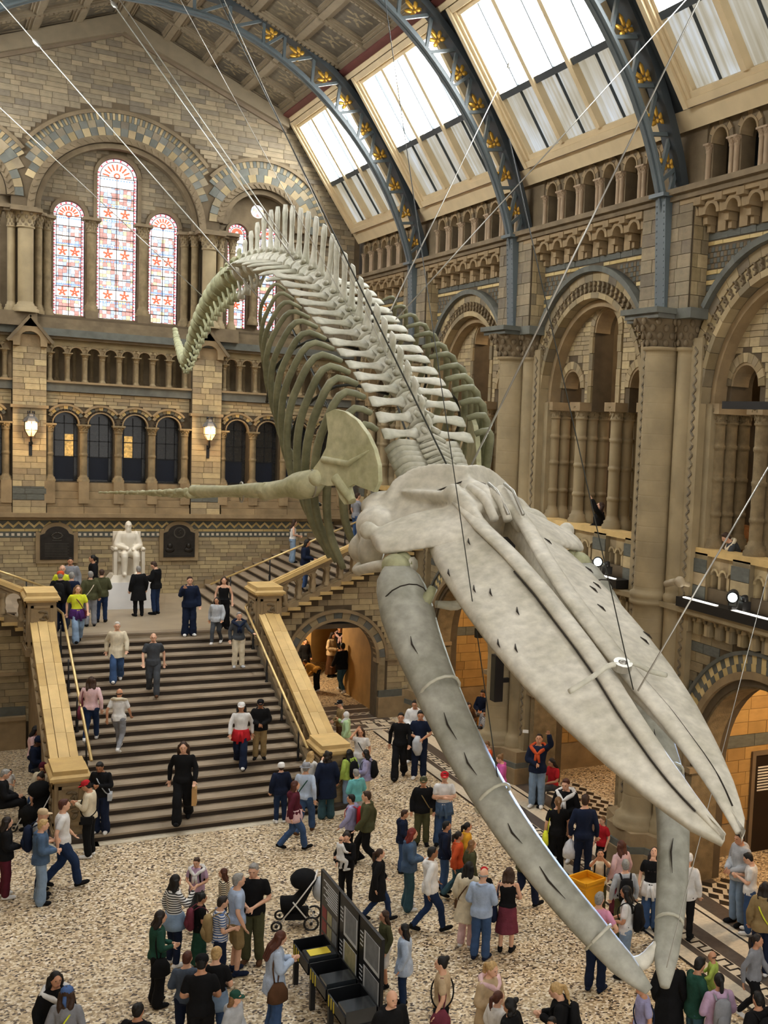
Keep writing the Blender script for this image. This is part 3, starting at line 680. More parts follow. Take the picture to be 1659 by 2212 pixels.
# arches of the upper tier
for bi, c in enumerate(CENT):
    R = 2.6 if c < 40 else 2.45
    near = c < 30
    vous_each(RIGHT, c, 10.5, R - .02, R + .12, -.75, -.22, 22, (M_stone,), wall_right) if near else MB(RIGHT).ring(c, 10.5, R - .02, R + .12, -.75, -.22, n=24).build('arch_roll', M_stone, wall_right)
    MB(RIGHT).ring(c, 10.5, R - .2, R - .04, -.75, -.45, n=28).build('arch_roll', M_mould, wall_right)
    sc = MB(RIGHT)
    for k in range(40):
        a = math.radians((k + .5) * 4.5)
        for rr in (R + .2, R + .33): sc.ring(c + rr * math.cos(a), 10.5 + rr * math.sin(a), .045, .075, -.3, -.21, math.degrees(a) - 20, math.degrees(a) + 200, 5)
    sc.build('scale_carving', M_mouldd, wall_right, kind='stuff')
    vous_each(RIGHT, c, 10.5, R + .4, R + .62, -.35, -.25, 24, (M_stone, M_pale, M_stone2), wall_right, nm='hexagon_stone')
    vous_each(RIGHT, c, 10.5, R + .12, R + .4, -.35, -.28, 26, (M_stone, M_pale), wall_right)
    MB(RIGHT).ring(c, 10.5, R + .62, R + .76, -.35, -.12, 38, 142, 26).build('hood_mould', M_grey, wall_right)
    # tympanum stones and inner arches
    Tt = frame((14.75, 0, 0), (0, 1, 0), (0, 0, 1), (-1, 0, 0))
    oc = [(c, 12.3 if c < 40 else 12.2, .62), (c - 1.72, 10.9, .5), (c + 1.72, 10.9, .5)]
    S = courses(c - 2.6, c + 2.6, 10.52, 13.1, .13, .25, .62, [arch_block(u, 7, v, r, .2) for u, v, r in oc], rows=[.1, .13, .2], seed=bi + 50,
                edge=lambda v, vt, a, b: (c - math.sqrt(max(R * R - (vt - 10.5) ** 2, 0)), c + math.sqrt(max(R * R - (vt - 10.5) ** 2, 0))))
    stones(wall_right, Tt, S, M_pale, 110 if near else 50, rest='tympanum_stone_blocks_far')
    for u, v, r in oc:
        vous_each(Tt, u, v, r, r + .2, -.3, .05, 13 if r > .6 else 11, (M_stone, M_pale), wall_right)
        MB(Tt).ring(u, v, r - .06, r + .01, -.4, .02, n=18).build('arch_roll', M_mould, wall_right)
        if v > 11:
            for s in (-1, 1):
                vs_ = courses(*sorted((u + s * r, u + s * (r + .2))), 10.52, v, .42, .2, .3, seed=3, d=.06); stones(wall_right, Tt, vs_, M_stone, 10)
    # clusters of three colonnettes deep
    for u in (c - 2.42, c - .9, c + .9, c + 2.42) if c < 40 else (c - 2.2, c - .8, c + .8, c + 2.2):
        for dx in (.2, .52, .86): column(wall_right, 14.42 + dx, u, .145, 7.4, 10.5, .3, .42, M_columnd if c < 22 else M_column, rings=(8.15, 8.9, 9.6), abacus=.17)
        MB(RIGHT).box(u - .27, u + .27, 10.3, 10.52, -1.25, -.4).build('abacus', M_mould, wall_right)
        MB(RIGHT).box(u - .3, u + .3, 6.3, 7.32, -1.3, -.3).build('parapet_pier', M_stone, wall_right)
        Tq = frame((14.29, 0, 0), (0, 1, 0), (0, 0, 1), (-1, 0, 0))
        stones(wall_right, Tq, [(u - .31, u + .31, z0, z1 - .012, .02) for z0, z1 in ((6.62, 6.9),)], M_pale, 4); stones(wall_right, Tq, [(u - .31, u + .31, z0, z1 - .012, .02) for z0, z1 in ((6.34, 6.62), (6.9, 7.2))], M_grey, 4)
    # parapet with little arches
    hs = []
    for u0, u1 in ((c - 2.1, c - 1.2), (c - .6, c + .6), (c + 1.2, c + 2.1)):
        n = 3; st = (u1 - u0) / n
        hs += [arch_loop(u0 + (k + .5) * st, 6.5, 6.88, st * .34, 8) for k in range(n)]
    panel(RIGHT, c - 2.6, c + 2.6, 6.3, 7.3, -.6, -.42, hs, 'parapet', M_pale, wall_right)
    b = MB(RIGHT)
    for h in hs: uc = (h[0][0] + h[1][0]) / 2; r = (h[1][0] - h[0][0]) / 2; b.ring(uc, 6.88, r, r + .05, -.45, -.38, n=8)
    b.build('parapet_arch_roll', M_pale, wall_right, kind='stuff')
    MB(RIGHT).box(c - 2.6, c + 2.6, 7.28, 7.42, -.75, -.3).build('parapet_coping', M_coping, wall_right)
# string course with corbel arches, black ledge
MB(RIGHT).box(-6, 44, 6.02, 6.14, -.35, .06).build('string_course', M_stone, wall_right)
cb = MB(RIGHT).ring(0, 5.86, .1, .16, -.35, -.12, n=8).box(-.2, -.1, 5.6, 5.86, -.35, -.15).box(.1, .2, 5.6, 5.86, -.35, -.15).box(-.2, .2, 5.96, 6.02, -.35, -.06).mesh('corbel_arch')
c0 = None
for j, p in enumerate(PIERS[:3]):
    for k in range(13):
        u = p + 1.4 + k * .4
        if c0 is None: c0 = link('corbel_arch', cb, M_stone, wall_right); c0.location = (0, u, 0)
        else: inst(c0, wall_right, (0, u, 0))
    MB(RIGHT).box(p + 1.3, p + 6.4, 6.16, 6.36, -.2, .14).build('cable_trough', M_black, wall_right)
    for k in range(3): MB(RIGHT).box(p + 1.5 + k * 1.75, p + 2.7 + k * 1.75, 6.365, 6.375, .02, .1).build('light_strip', mat('led_strip', (1, .93, .8), emit=3), wall_right)
# lower arches
for bi, c in enumerate(CENT[:3]):
    Tt = frame((14.35, 0, 0), (0, 1, 0), (0, 0, 1), (-1, 0, 0))
    voussoirs(Tt, c, 2.6, 2.72, 2.9, 0, .08, 56, M_cream, M_grey, wall_right, nm='dogtooth_stone')
    voussoirs(Tt, c, 2.6, 2.56, 2.72, 0, .08, 50, M_grey, M_cream, wall_right, nm='dogtooth_stone')
    MB(Tt).ring(c, 2.6, 2.9, 2.98, 0, .13, n=30).build('hood_mould', M_grey, wall_right)
    MB(Tt).ring(c, 2.6, 2.4, 2.56, -.1, .1, n=30).build('arch_roll', M_mould, wall_right)
    MB(Tt).ring(c, 2.6, 2.2, 2.38, -.6, -.06, n=30).build('arch_soffit', M_columnd, wall_right)
    z = 2.98
    S = courses(c - 2.65, c + 2.65, 3.4, 5.6, .22, .35, .8, [arch_block(c, 0, 2.6, z), rect_block(-99, 99, 3.62, 3.84), rect_block(-99, 99, 4.28, 4.5), rect_block(-99, 99, 5.16, 5.38)], seed=70 + bi)
    stones(wall_right, Tt, S, M_stone, 60)
    S = courses(c - 2.65, c + 2.65, 3.62, 5.38, .22, .5, .9, [arch_block(c, 0, 2.6, z), rect_block(-99, 99, 3.84, 4.28), rect_block(-99, 99, 4.5, 5.16)], seed=71)
    stones(wall_right, Tt, S, M_grey, 40)
    for s in (-1, 1): MB(RIGHT).box(c + s * 2.35 - .12, c + s * 2.35 + .12, 0, 2.6, -1.0, -.3).build('arch_jamb', M_columnd, wall_right); MB(RIGHT).box(c + s * 2.4 - .22, c + s * 2.4 + .22, 2.5, 2.62, -1.0, -.2).build('jamb_impost', M_mould, wall_right)
# spandrel mosaics of the upper tier
for bi, c in enumerate(CENT):
    Tt = frame((14.35, 0, 0), (0, 1, 0), (0, 0, 1), (-1, 0, 0))
    blk = [arch_block(c, 7, 10.5, 3.36 if c < 40 else 3.2)]
    u0, u1 = c - 2.8, c + 2.8
    if c > 40: u0, u1 = 38.3, 44
    A, B_ = [], []
    for v in [12.55 + k * .115 for k in range(4)] + [13.35 + k * .115 for k in range(4)]:
        row = courses(u0, u1, v, v + .11, .11, .125, .1251, blk, d=.015, gap=.01, seed=1)
        for k, q in enumerate(row): (A if (k + int(round(v / .115))) % 2 else B_).append(q)
    lim = 60 if c < 30 else 0
    stones(wall_right, Tt, A, M_grey, lim, name='mosaic_square', rest='mosaic_squares_far'); stones(wall_right, Tt, B_, M_mouldd, lim, name='mosaic_square', rest='mosaic_squares_far')
    stones(wall_right, Tt, courses(u0, u1, 13.02, 13.12, .1, .3, .6, blk) + courses(u0, u1, 13.84, 13.93, .09, .3, .6, blk) + courses(u0, u1, 13.23, 13.33, .1, .3, .6, blk), M_cream, 12, rest='cream_bricks_far', name='cream_brick')
    stones(wall_right, Tt, courses(u0, u1, 13.12, 13.23, .11, .4, .7, blk) + courses(u0, u1, 13.95, 14.1, .15, .4, .7, blk), M_grey, 12, rest='grey_bricks_far', name='grey_brick')
# corbel table, ledge, top arcade
cm = MB(RIGHT)
for z0, z1, d, h in ((14.62, 14.78, .12, .13), (14.42, 14.62, .0, .1), (14.25, 14.42, -.12, .08), (14.1, 14.25, -.22, .06)): cm.box(-h, h, z0, z1, -.35, d)
cm.ring(.38, 14.42, .2, .3, -.35, .02, n=8).box(.08, .68, 14.7, 14.8, -.35, .1).box(.24, .52, 14.1, 14.5, -.35, -.28)
cme = cm.mesh('corbel'); c0 = None
for j, p in enumerate([14.35, 22.0, 29.65, 37.3]):
    for k in range(8):
        u = p + 1.15 + k * .76
        if u > 43.8: continue
        if c0 is None: c0 = link('corbel', cme, M_mould, wall_right); c0.location = (0, u, 0)
        else: inst(c0, wall_right, (0, u, 0))
MB(RIGHT).box(-6, 44, 14.8, 14.92, -.4, .16).box(-6, 44, 14.92, 15.04, -.6, .26).build('ledge', M_mouldd, wall_right)
SEGS = [(PIERS[0] + .8, PIERS[1] - .8), (PIERS[1] + .8, PIERS[2] - .8), (PIERS[2] + .8, PIERS[3] - .8), (PIERS[3] + .8, 43.9)]
for a, b in SEGS:
    n = 6; st = (b - a) / n
    panel(RIGHT, a - .8, b + .8, 15.04, 16.75, -.7, -.35, [arch_loop(a + (k + .5) * st, 15.1, 15.98, st * .3, 10) for k in range(n)], 'top_arcade_face', M_mouldd, wall_right)
    MB(RIGHT).box(a - .1, b + .1, 15.04, 15.09, -.3, .12).build('white_ledge', M_white, wall_right)
    for k in range(n):
        u = a + (k + .5) * st; r = st * .3
        vous_each(RIGHT, u, 15.98, r + .02, r + .16, -.36, -.3, 7, (M_mouldd, M_mould), wall_right)
        MB(RIGHT).ring(u, 15.98, r - .03, r + .02, -.6, -.28, n=12).build('arch_roll', M_mould, wall_right)
    for k in range(n + 1):
        for du in (-.085, .085):
            if 0 < k < n or (k == 0 and du > 0) or (k == n and du < 0): column(wall_right, 14.32, a + k * st + du, .06, 15.1, 15.98, .14, .2, mat('pinkish_stone', srgb('a08a70'), .7), n=10, abacus=.1)
for p in PIERS: MB(RIGHT).box(p - .82, p + .82, 15.04, 16.75, -1.0, -.3).build('top_pier', M_mouldd, wall_right)
MB(RIGHT).box(-6, 44, 15.0, 16.6, -1.8, -1.7).build('top_passage_wall', mat('passage_paint', srgb('42505a'), .8), wall_right)
# galleries and alcoves behind the arches
MB().box(14.2, 19.5, -6, 44, 6.0, 6.3).build('gallery_floor', M_mould, wall_right)
MB().box(14.5, 19.8, -6, 44, 13.5, 13.8).build('gallery_ceiling', M_woodb, wall_right)
MB().box(14.4, 15.8, -6, 44, 14.9, 15.03).box(14.4, 15.8, -6, 44, 16.6, 16.75).build('top_passage_slab', M_mouldd, wall_right)
M_alc = mat('warm_alcove_stone', TAN[0], .85, var=.15, scale=2, pieces=[srgb(c) for c in ('a5824c', 'b08c54', '967544', 'a88750')])
ow = MB(frame((19.5, 0, 0), (0, 1, 0), (0, 0, 1), (-1, 0, 0)))
gw = [(26.0, .55), (31.5, .55), (16.5, .55), (38.5, .55)]
ow.prism(rect(-6, 48, 0, 14), -.3, 0, [arch_loop(u, 7.6, 11.2, r, 12) for u, r in gw]).build('outer_wall', M_mould, wall_right)
To = frame((19.5, 0, 0), (0, 1, 0), (0, 0, 1), (-1, 0, 0))
stones(wall_right, To, courses(14.5, 37, 0.8, 5.9, .3, .5, 1.0, [rect_block(-99, 99, 2.6, 2.9), rect_block(-99, 99, 4.4, 4.7)], seed=90), M_alc, 120)
stones(wall_right, To, courses(14.5, 37, 2.6, 4.7, .3, .5, 1.0, [rect_block(-99, 99, 2.9, 4.4)], seed=90), M_grey, 50)
MB(To).box(14.5, 37, 0, .8, 0, .1).build('alcove_plinth', M_mould, wall_right)
for k, (u, r) in enumerate(gw[:2]):
    lancet(u, 7.6, 11.2, r, 2, 10, d=-.1, T=To, lbl=('stained glass lancet in the gallery behind the bay with the leaning visitor', 'stained glass lancet in the gallery behind the woman filming')[k])
for p in PIERS:
    MB().box(15.2, 19.5, p - .55, p + .55, 0, 6.0).build('alcove_side_wall', M_mould, wall_right)
    Ts = frame((0, p - .55, 0), (1, 0, 0), (0, 0, 1), (0, -1, 0)); stones(wall_right, Ts, courses(15.2, 19.5, .8, 5.9, .3, .5, .9, [rect_block(-99, 99, 2.6, 2.9)], seed=5), M_alc, 40); stones(wall_right, Ts, courses(15.2, 19.5, 2.6, 2.9, .3, .5, .9, seed=5), M_grey, 8)
    MB().box(16.8, 17.8, p - .4, p + .4, 6.3, 13.5).build('gallery_pier', M_stone2, wall_right)
MB().box(14.6, 19.5, 43.6, 44.2, 0, 14).box(14.6, 19.5, -6, -5.5, 0, 14).build('gallery_end_wall', M_mould, wall_right)

wall_left = MB().box(-2.7, -2.4, -6, 44, 0, 16.6).build('wall_left', M_mould, kind='structure', label='plain stone side wall facing the arches')
# ================================================================== roof
ceiling = empty('ceiling', kind='structure', label='panelled and painted roof with long slopes above the hall')
RB = [6.7, 14.35, 22.0, 29.65, 37.3, 44.0]
L1 = math.hypot(2.6, 3.9); L2 = math.hypot(5.5, 2.3)
def slope_frames(side):
    s = side
    x = lambda v: AX + s * (v - AX)
    lo = frame((x(14.0), 0, 16.6), (0, 1, 0), (-2.6 * s / L1, 0, 3.9 / L1), (-3.9 * s / L1, 0, -2.6 / L1))
    up = frame((x(11.4), 0, 20.5), (0, 1, 0), (-5.5 * s / L2, 0, 2.3 / L2), (-2.3 * s / L2, 0, -5.5 / L2))
    return lo, up
M_coffer = mat('painted_panel', srgb('5e5546'), .7, var=.25, scale=5, pieces=[srgb(c) for c in ('5a5244', '655b49', '544d41')])
M_sprig = mat('painted_sprig', srgb('80735a'), .7)
M_moul = mat('panel_moulding', srgb('7d705a'), .6, var=.1)
for side in (1, -1):
    lo, up = slope_frames(side)
    MB(up).box(0, 44.6, -.05, L2 + .1, -.25, -.12).build('roof_boards', M_woodb, ceiling)
    b0 = 0 if side == 1 else 3
    for i in range(b0, 5):
        a, c = RB[i] + .3, RB[i + 1] - (.3 if i < 4 else 0)
        nu, nv = 3, 4
        for k in range(nv):
            for j in range(nu):
                u0, u1 = a + (c - a) * j / nu + .12, a + (c - a) * (j + 1) / nu - .12
                v0, v1 = .25 + (L2 - .3) * k / nv + .1, .25 + (L2 - .3) * (k + 1) / nv - .1
                pn = MB(up).box(u0 + .1, u1 - .1, v0 + .1, v1 - .1, -.12, -.1, back=False).build('ceiling_panel', M_coffer, ceiling)
                f = MB(up)
                for e, w_, d in ((.0, .07, .0), (.07, .06, -.05)):
                    f.box(u0 + e, u1 - e, v0 + e, v0 + e + w_, -.12, d).box(u0 + e, u1 - e, v1 - e - w_, v1 - e, -.12, d).box(u0 + e, u0 + e + w_, v0 + e, v1 - e, -.12, d).box(u1 - e - w_, u1 - e, v0 + e, v1 - e, -.12, d)
                f.build('panel_moulding', M_moul, pn)
                if i >= 2:
                    g = MB(up); uc, vc = (u0 + u1) / 2, (v0 + v1) / 2
                    for q in range(9):
                        an = q * 2.4; R = .12 + .045 * q; g.obox((uc + R * 1.2 * math.cos(an), vc + R * .7 * math.sin(an), -.097), (math.cos(an), math.sin(an), 0), (-math.sin(an), math.cos(an), 0), (0, 0, 1), .12, .045, .002)
                    g.build('painted_leaf', M_sprig, pn, kind='stuff')
        for k in range(nv + 1):
            v = .25 + (L2 - .3) * k / nv; MB(up).box(a, c, v - .09, v + .09, -.12, .06).build('ceiling_beam', M_moul, ceiling)
        for j in range(nu + 1):
            u = a + (c - a) * j / nu; MB(up).box(u - .09, u + .09, .2, L2, -.12, .07).build('ceiling_beam', M_moul, ceiling)
            bd = MB(up)
            for q in range(40): bd.box(u - .05, u + .05, .3 + q * .14, .38 + q * .14, .07, .1)
            bd.build('beam_dentil', M_moul, ceiling, kind='stuff')
    MB(up).box(0, 44, .0, .2, -.12, .14).build('eaves_board', M_maroon, ceiling)
    MB(lo).box(0, 44, L1 - .22, L1 + .05, -.2, .1).build('eaves_cornice', M_wood, ceiling)
    # boards between the roof windows
    for i, p in enumerate(RB):
        if side == -1 and i < 1: continue
        MB(lo).box(p - .62, min(p + .62, 44), -.2, L1, -.3, -.02).build('valley_board', M_irond, ceiling)
    MB(lo).box(0, 44, -.3, .12, -.3, .02).build('sill_board', M_wood, ceiling)
    # gable verge
MB(BACK).prism([(11.4, 20.05), (11.4, 20.5), (5.9, 22.8), (0.4, 20.5), (0.4, 20.05), (5.9, 22.2)], 0, .35).build('gable_verge', M_moul, ceiling)
MB(BACK).prism([(11.35, 19.9), (11.35, 20.1), (5.9, 22.35), (0.45, 20.1), (0.45, 19.9), (5.9, 22.12)], 0, .15).build('gable_verge', M_woodb, ceiling)
# roof windows
def roof_window(side, a, c, lbl, detail=True):
    global wn; wn += 1
    lo, up = slope_frames(side)
    w = empty('window_%d' % wn, kind='structure', label=lbl)
    v0, v1 = .15, L1 - .25
    fr = MB(lo)
    for e, wd, d in ((0, .16, .16), (.16, .12, .09), (.28, .1, .03)):
        fr.box(a + e, a + e + wd, v0 + e * .6, v1 - e * .5, -.2, d).box(c - e - wd, c - e, v0 + e * .6, v1 - e * .5, -.2, d)
    for e, wd, d in ((0, .16, .12), (.16, .12, .05)):
        fr.box(a, c, v0 + e, v0 + e + wd, -.2, d).box(a, c, v1 - e - wd, v1 - e, -.2, d)
    fr.build('frame', M_wood, w)
    A, C, P0, P1 = a + .38, c - .38, v0 + .28, v1 - .28
    vm = P0 + (P1 - P0) * .42
    n = 3; st = (C - A) / n
    for k in range(1, n): MB(lo).box(A + k * st - .09, A + k * st + .09, P0, P1, -.2, .1).build('mullion', M_wood, w)
    MB(lo).box(A, C, vm - .08, vm + .08, -.2, .05).build('transom', M_irond, w)
    for k in range(n):
        u0, u1 = A + k * st + (.09 if k else 0), A + (k + 1) * st - (.09 if k < n - 1 else 0); um = (u0 + u1) / 2
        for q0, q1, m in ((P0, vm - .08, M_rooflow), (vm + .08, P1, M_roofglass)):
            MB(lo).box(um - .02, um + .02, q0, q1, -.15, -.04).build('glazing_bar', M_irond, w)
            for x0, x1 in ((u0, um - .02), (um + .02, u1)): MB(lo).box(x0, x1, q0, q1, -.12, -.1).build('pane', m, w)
    return w
names = ['roof window in the bay against the gable end', 'roof window between the second and third iron ribs from the gable', 'roof window over the bay with the woman filming', 'roof window over the bay with the leaning visitor', 'roof window beyond the balcony bays']
for i in range(4, 0, -1): roof_window(1, RB[i] + .62, RB[i + 1] - .62 + (.3 if i == 4 else 0), 'daylit ' + names[4 - i])
for i in range(4, 1, -1): roof_window(-1, RB[i] + .62, RB[i + 1] - .62, 'daylit ' + names[4 - i] + ' on the far slope')
# iron ribs
INN = [(13.98, 12.5), (13.93, 13.9), (13.62, 15.3), (12.95, 16.9), (11.85, 18.5), (10.65, 19.7), (9.3, 20.6), (7.7, 21.2), (5.9, 21.35)]
OUT = [(14.35, 13.6), (14.3, 14.6), (14.12, 15.5), (13.5, 17.15), (12.45, 18.95), (11.3, 20.2), (9.75, 21.2), (8.3, 21.75), (5.9, 22.0)]
def spl(P, n):
    P = np.array(P, float); t = np.r_[0, np.cumsum(np.linalg.norm(np.diff(P, axis=0), axis=1))]; q = np.linspace(0, t[-1], n)
    i = np.clip(np.searchsorted(t, q) - 1, 0, len(P) - 2); u = ((q - t[i]) / (t[i + 1] - t[i]))[:, None]
    m = np.gradient(P, t, axis=0); h = (t[i + 1] - t[i])[:, None]
    return (2 * u**3 - 3 * u**2 + 1) * P[i] + (u**3 - 2 * u**2 + u) * h * m[i] + (-2 * u**3 + 3 * u**2) * P[i + 1] + (u**3 - u**2) * h * m[i + 1]
def ribbon(b, P, w0, t, off=0.0):                            # flat bar following P in the (x, z) plane; w0 half width in y, t half thickness
    P = np.array(P); T = np.gradient(P, axis=0); T /= np.linalg.norm(T, axis=1, keepdims=True); N_ = np.c_[-T[:, 1], T[:, 0]]
    secs = [[(p[0] + n[0] * k, off + yy, p[1] + n[1] * k) for k, yy in ((-t, -w0), (t, -w0), (t, w0), (-t, w0))] for p, n in zip(P, N_)]
    b.loft(secs, smooth=False)
def leaf_sprig(b, p, T, N_, y, s):
    for q, (a, l) in enumerate(((0, 1), (.9, .8), (-.9, .8), (1.8, .6), (-1.8, .6))):
        d = T * math.cos(a) + N_ * math.sin(a); d3 = np.array([d[0], 0, d[1]]); n3 = np.array([-d[1], 0, d[0]])
        b.ell(np.array([p[0], y, p[1]]) + d3 * s * .55 * l, (1, 1, 1), 6, 4, np.column_stack([d3 * s * .42 * l, n3 * s * .17, np.array([0, .02, 0])]))
    b.ell((p[0], y, p[1]), (s * .14, .03, s * .14), 6, 4)
def rib(y, lbl, both):
    r = empty('iron_roof_rib', (0, 0, 0), category='roof rib', label=lbl, group='arched iron ribs of the roof'); r['kind'] = 'structure'
    for s in ((1, -1) if both else (1,)):
        X = lambda P: [(AX + s * (p[0] - AX), p[1]) for p in P]
        I, O = spl(X(INN), 40), spl(X(OUT), 40)
        b = MB(); ribbon(b, I, .17, .03, y); ribbon(b, I + (O - I) * .06, .03, .1, y); b.build('inner_chord', M_iron, r)
        b = MB(); ribbon(b, O, .24, .09, y); b.build('outer_chord', M_irond, r)
        if s == 1:
            b = MB(); b.add([(13.84, y + e, 12.5) for e in (-.2, .2)] + [(14.3, y + e, 12.5) for e in (.2, -.2)] + [(13.72, y + e, 14.9) for e in (-.2, .2)] + [(14.35, y + e, 14.9) for e in (.2, -.2)], [(0, 1, 5, 4), (1, 2, 6, 5), (2, 3, 7, 6), (3, 0, 4, 7), (4, 5, 6, 7)])
            b.box(13.6, 14.4, y - .3, y + .3, 14.9, 14.98); b.build('foot_plate', M_iron, r)
            rv = MB()
            for k in range(17):
                for e in (-.14, .14): rv.ell((13.84 - .12 * k / 17, y + e, 12.65 + k * .13), (.02, .025, .025), 6, 4)
                for e in (.1, .4): rv.ell((13.84 + e, y - .2, 12.65 + k * .13), (.025, .02, .025), 6, 4)
            rv.build('rivet', M_iron, r, kind='stuff')
        n = 12
        for k in range(n):
            t0, t1 = 6 + k * 2.75, 6 + (k + 1) * 2.75
            i0, i1 = min(int(t0), 39), min(int(t1), 39)
            for pa, pb in ((I[i0], O[i0]), (I[i1], O[i0])):
                d = pb - pa; L = np.linalg.norm(d); d = d / L; c = (pa + pb) / 2
                MB().obox((c[0], y, c[1]), (d[0], 0, d[1]), (0, 1, 0), (-d[1], 0, d[0]), L / 2, .05, .04).build('lattice_bar', M_iron, r)
            if k < n - 1 and s == 1 and k < 9:
                im = min(int((t0 + t1) / 2), 39); c = O[im] * .42 + I[i1] * .38 + O[i0] * .2; T = I[im] - I[im - 1]; T /= np.linalg.norm(T); N_ = np.array([-T[1], T[0]])
                b = MB(); leaf_sprig(b, c, T, N_, y, .38); b.build('gilt_sprig', M_gold, r)
    return r
rib(37.3, 'blue-grey lattice rib with gilt leaves that crosses above the end wall gable', True)
rib(29.65, 'blue-grey lattice rib with gilt leaves standing on the pier behind the shoulder blade', True)
rib(22.0, 'blue-grey lattice rib with gilt leaves standing on the pier beside the security camera', False)
# ================================================================== main staircase
ZL = 3.25; NR = 21; RH = ZL / NR; YB = 28.0; YT = 36.3; TD = (YT - YB) / (NR - 1)
stair = empty('main_staircase', (AX, YB, 0), category='staircase', label='wide stone staircase with dark risers rising to the statue landing'); stair['kind'] = 'structure'
def part(o, par):
    o.parent = par; o.matrix_parent_inverse = par.matrix_world.inverted(); return o
def at(par): par_loc = np.array(par.location); return frame(-par_loc, (1, 0, 0), (0, 1, 0), (0, 0, 1))
def stair_z(y): return max(0.0, min(ZL, (math.floor((y - YB) / TD) + 1) * RH)) if y > YB else 0.0
TS = at(stair)
for i in range(NR - 1):
    y = YB + i * TD; z = (i + 1) * RH
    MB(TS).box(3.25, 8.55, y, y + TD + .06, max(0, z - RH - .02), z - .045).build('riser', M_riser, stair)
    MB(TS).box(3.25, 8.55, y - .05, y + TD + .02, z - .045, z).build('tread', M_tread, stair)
# curved bottom step ends around the newels
for s in (-1, 1):
    f = lambda x: AX + s * (x - AX)
    Tz = frame(-np.array(stair.location), (1, 0, 0), (0, 1, 0), (0, 0, 1))
    pts = [(f(8.5), YB - .02)] + [(f(8.75 + .75 * math.sin(k * PI / 16)), YB + .75 - .75 * math.cos(k * PI / 16)) for k in range(9)] + [(f(9.5), YB + 1.6), (f(8.5), YB + 1.6)]
    MB(Tz).prism(pts, 0, RH * .72).build('curved_step', M_riser, stair)
    pts = [(f(8.4), YB - .3)] + [(f(8.75 + 1.05 * math.sin(k * PI / 16)), YB + .75 - 1.05 * math.cos(k * PI / 16)) for k in range(9)] + [(f(9.8), YB + 2.2), (f(9.5), YB + 2.2)] + [(f(8.75 + .75 * math.sin(k * PI / 16)), YB + .75 - .75 * math.cos(k * PI / 16)) for k in range(8, -1, -1)] + [(f(8.4), YB)]
    MB().prism(pts, 0, .006).build('border_band', M_mwhite, floor)
MB().box(3.2, 8.6, YB - .3, YB, 0, .006).build('border_band', M_mwhite, floor)
# landing
landing = MB(TS).box(2.55, 9.25, YT - .02, 44.0, ZL - .3, ZL).box(-3, 2.6, 36.9, 44.0, ZL - .3, ZL).build('landing', mat('landing_floor', srgb('9a8a72'), .45, var=.12, scale=1.2), stair)
MB(TS).box(3.25, 8.55, YT - .06, YT + .3, ZL - .045, ZL + .002).build('tread', M_tread, stair)
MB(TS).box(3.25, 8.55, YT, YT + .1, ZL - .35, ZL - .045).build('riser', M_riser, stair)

def newel(x0, x1, y0, y1, z0, z1, lbl):
    n = empty('stair_newel', ((x0 + x1) / 2, (y0 + y1) / 2, z0), category='newel post', label=lbl, group='carved newel posts of the staircase')
    T = at(n); cx, cy = (x0 + x1) / 2, (y0 + y1) / 2
    MB(T).box(x0, x1, y0, y1, z0, z1 - .22).build('shaft', M_mould, n)
    MB(T).box(x0 - .05, x1 + .05, y0 - .05, y1 + .05, z0, z0 + .18).box(x0 - .03, x1 + .03, y0 - .03, y1 + .03, z0 + .18, z0 + .24).build('base', M_mould, n)
    c = MB(T).box(x0 - .04, x1 + .04, y0 - .04, y1 + .04, z1 - .27, z1 - .22).box(x0 - .1, x1 + .1, y0 - .1, y1 + .1, z1 - .22, z1 - .15)
    c.add([(x0 - .1, y0 - .1, z1 - .15), (x1 + .1, y0 - .1, z1 - .15), (x1 + .1, y1 + .1, z1 - .15), (x0 - .1, y1 + .1, z1 - .15), (x0 - .03, y0 - .03, z1 - .1), (x1 + .03, y0 - .03, z1 - .1), (x1 + .03, y1 + .03, z1 - .1), (x0 - .03, y1 + .03, z1 - .1)], [(0, 1, 5, 4), (1, 2, 6, 5), (2, 3, 7, 6), (3, 0, 4, 7)])
    c.box(x0 - .03, x1 + .03, y0 - .03, y1 + .03, z1 - .1, z1); c.build('cap', M_coping, n)
    for T2, a0, a1 in ((frame(T[0] + np.array([0, y0, 0]), (1, 0, 0), (0, 0, 1), (0, -1, 0)), x0, x1), (frame(T[0] + np.array([x1, 0, 0]), (0, 1, 0), (0, 0, 1), (1, 0, 0)), y0, y1), (frame(T[0] + np.array([x0, 0, 0]), (0, 1, 0), (0, 0, 1), (-1, 0, 0)), y0, y1)):
        h0, h1 = z0 + .32, z1 - .36
        if h1 - h0 < .3: h0 = z0 + .28
        f = MB(T2).box(a0 + .08, a1 - .08, h0, h0 + .07, 0, .03).box(a0 + .08, a1 - .08, h1 - .07, h1, 0, .03).box(a0 + .08, a0 + .15, h0, h1, 0, .03).box(a1 - .15, a1 - .08, h0, h1, 0, .03)
        f.build('panel_frame', M_mould, n)
        g = MB(T2); rr = random.Random(5)
        for k in range(12): a = rr.uniform(0, 6.28); g.ell((rr.uniform(a0 + .2, a1 - .2), rr.uniform(h0 + .12, h1 - .12), .01), (.09, .04, .03), 6, 4, np.array([[math.cos(a), -math.sin(a), 0], [math.sin(a), math.cos(a), 0], [0, 0, 1]]))
        g.ell(((a0 + a1) / 2, (h0 + h1) / 2, .015), (.16, .07, .04), 8, 5); g.build('carved_relief', M_mouldd, n)
    return n
newel(2.55, 3.2, 28.4, 29.5, 0, 1.6, 'carved stone newel at the foot of the stairs beside the pushchair'); newel(8.6, 9.25, 28.4, 29.5, 0, 1.6, 'carved stone newel at the foot of the stairs beside the stair arch')
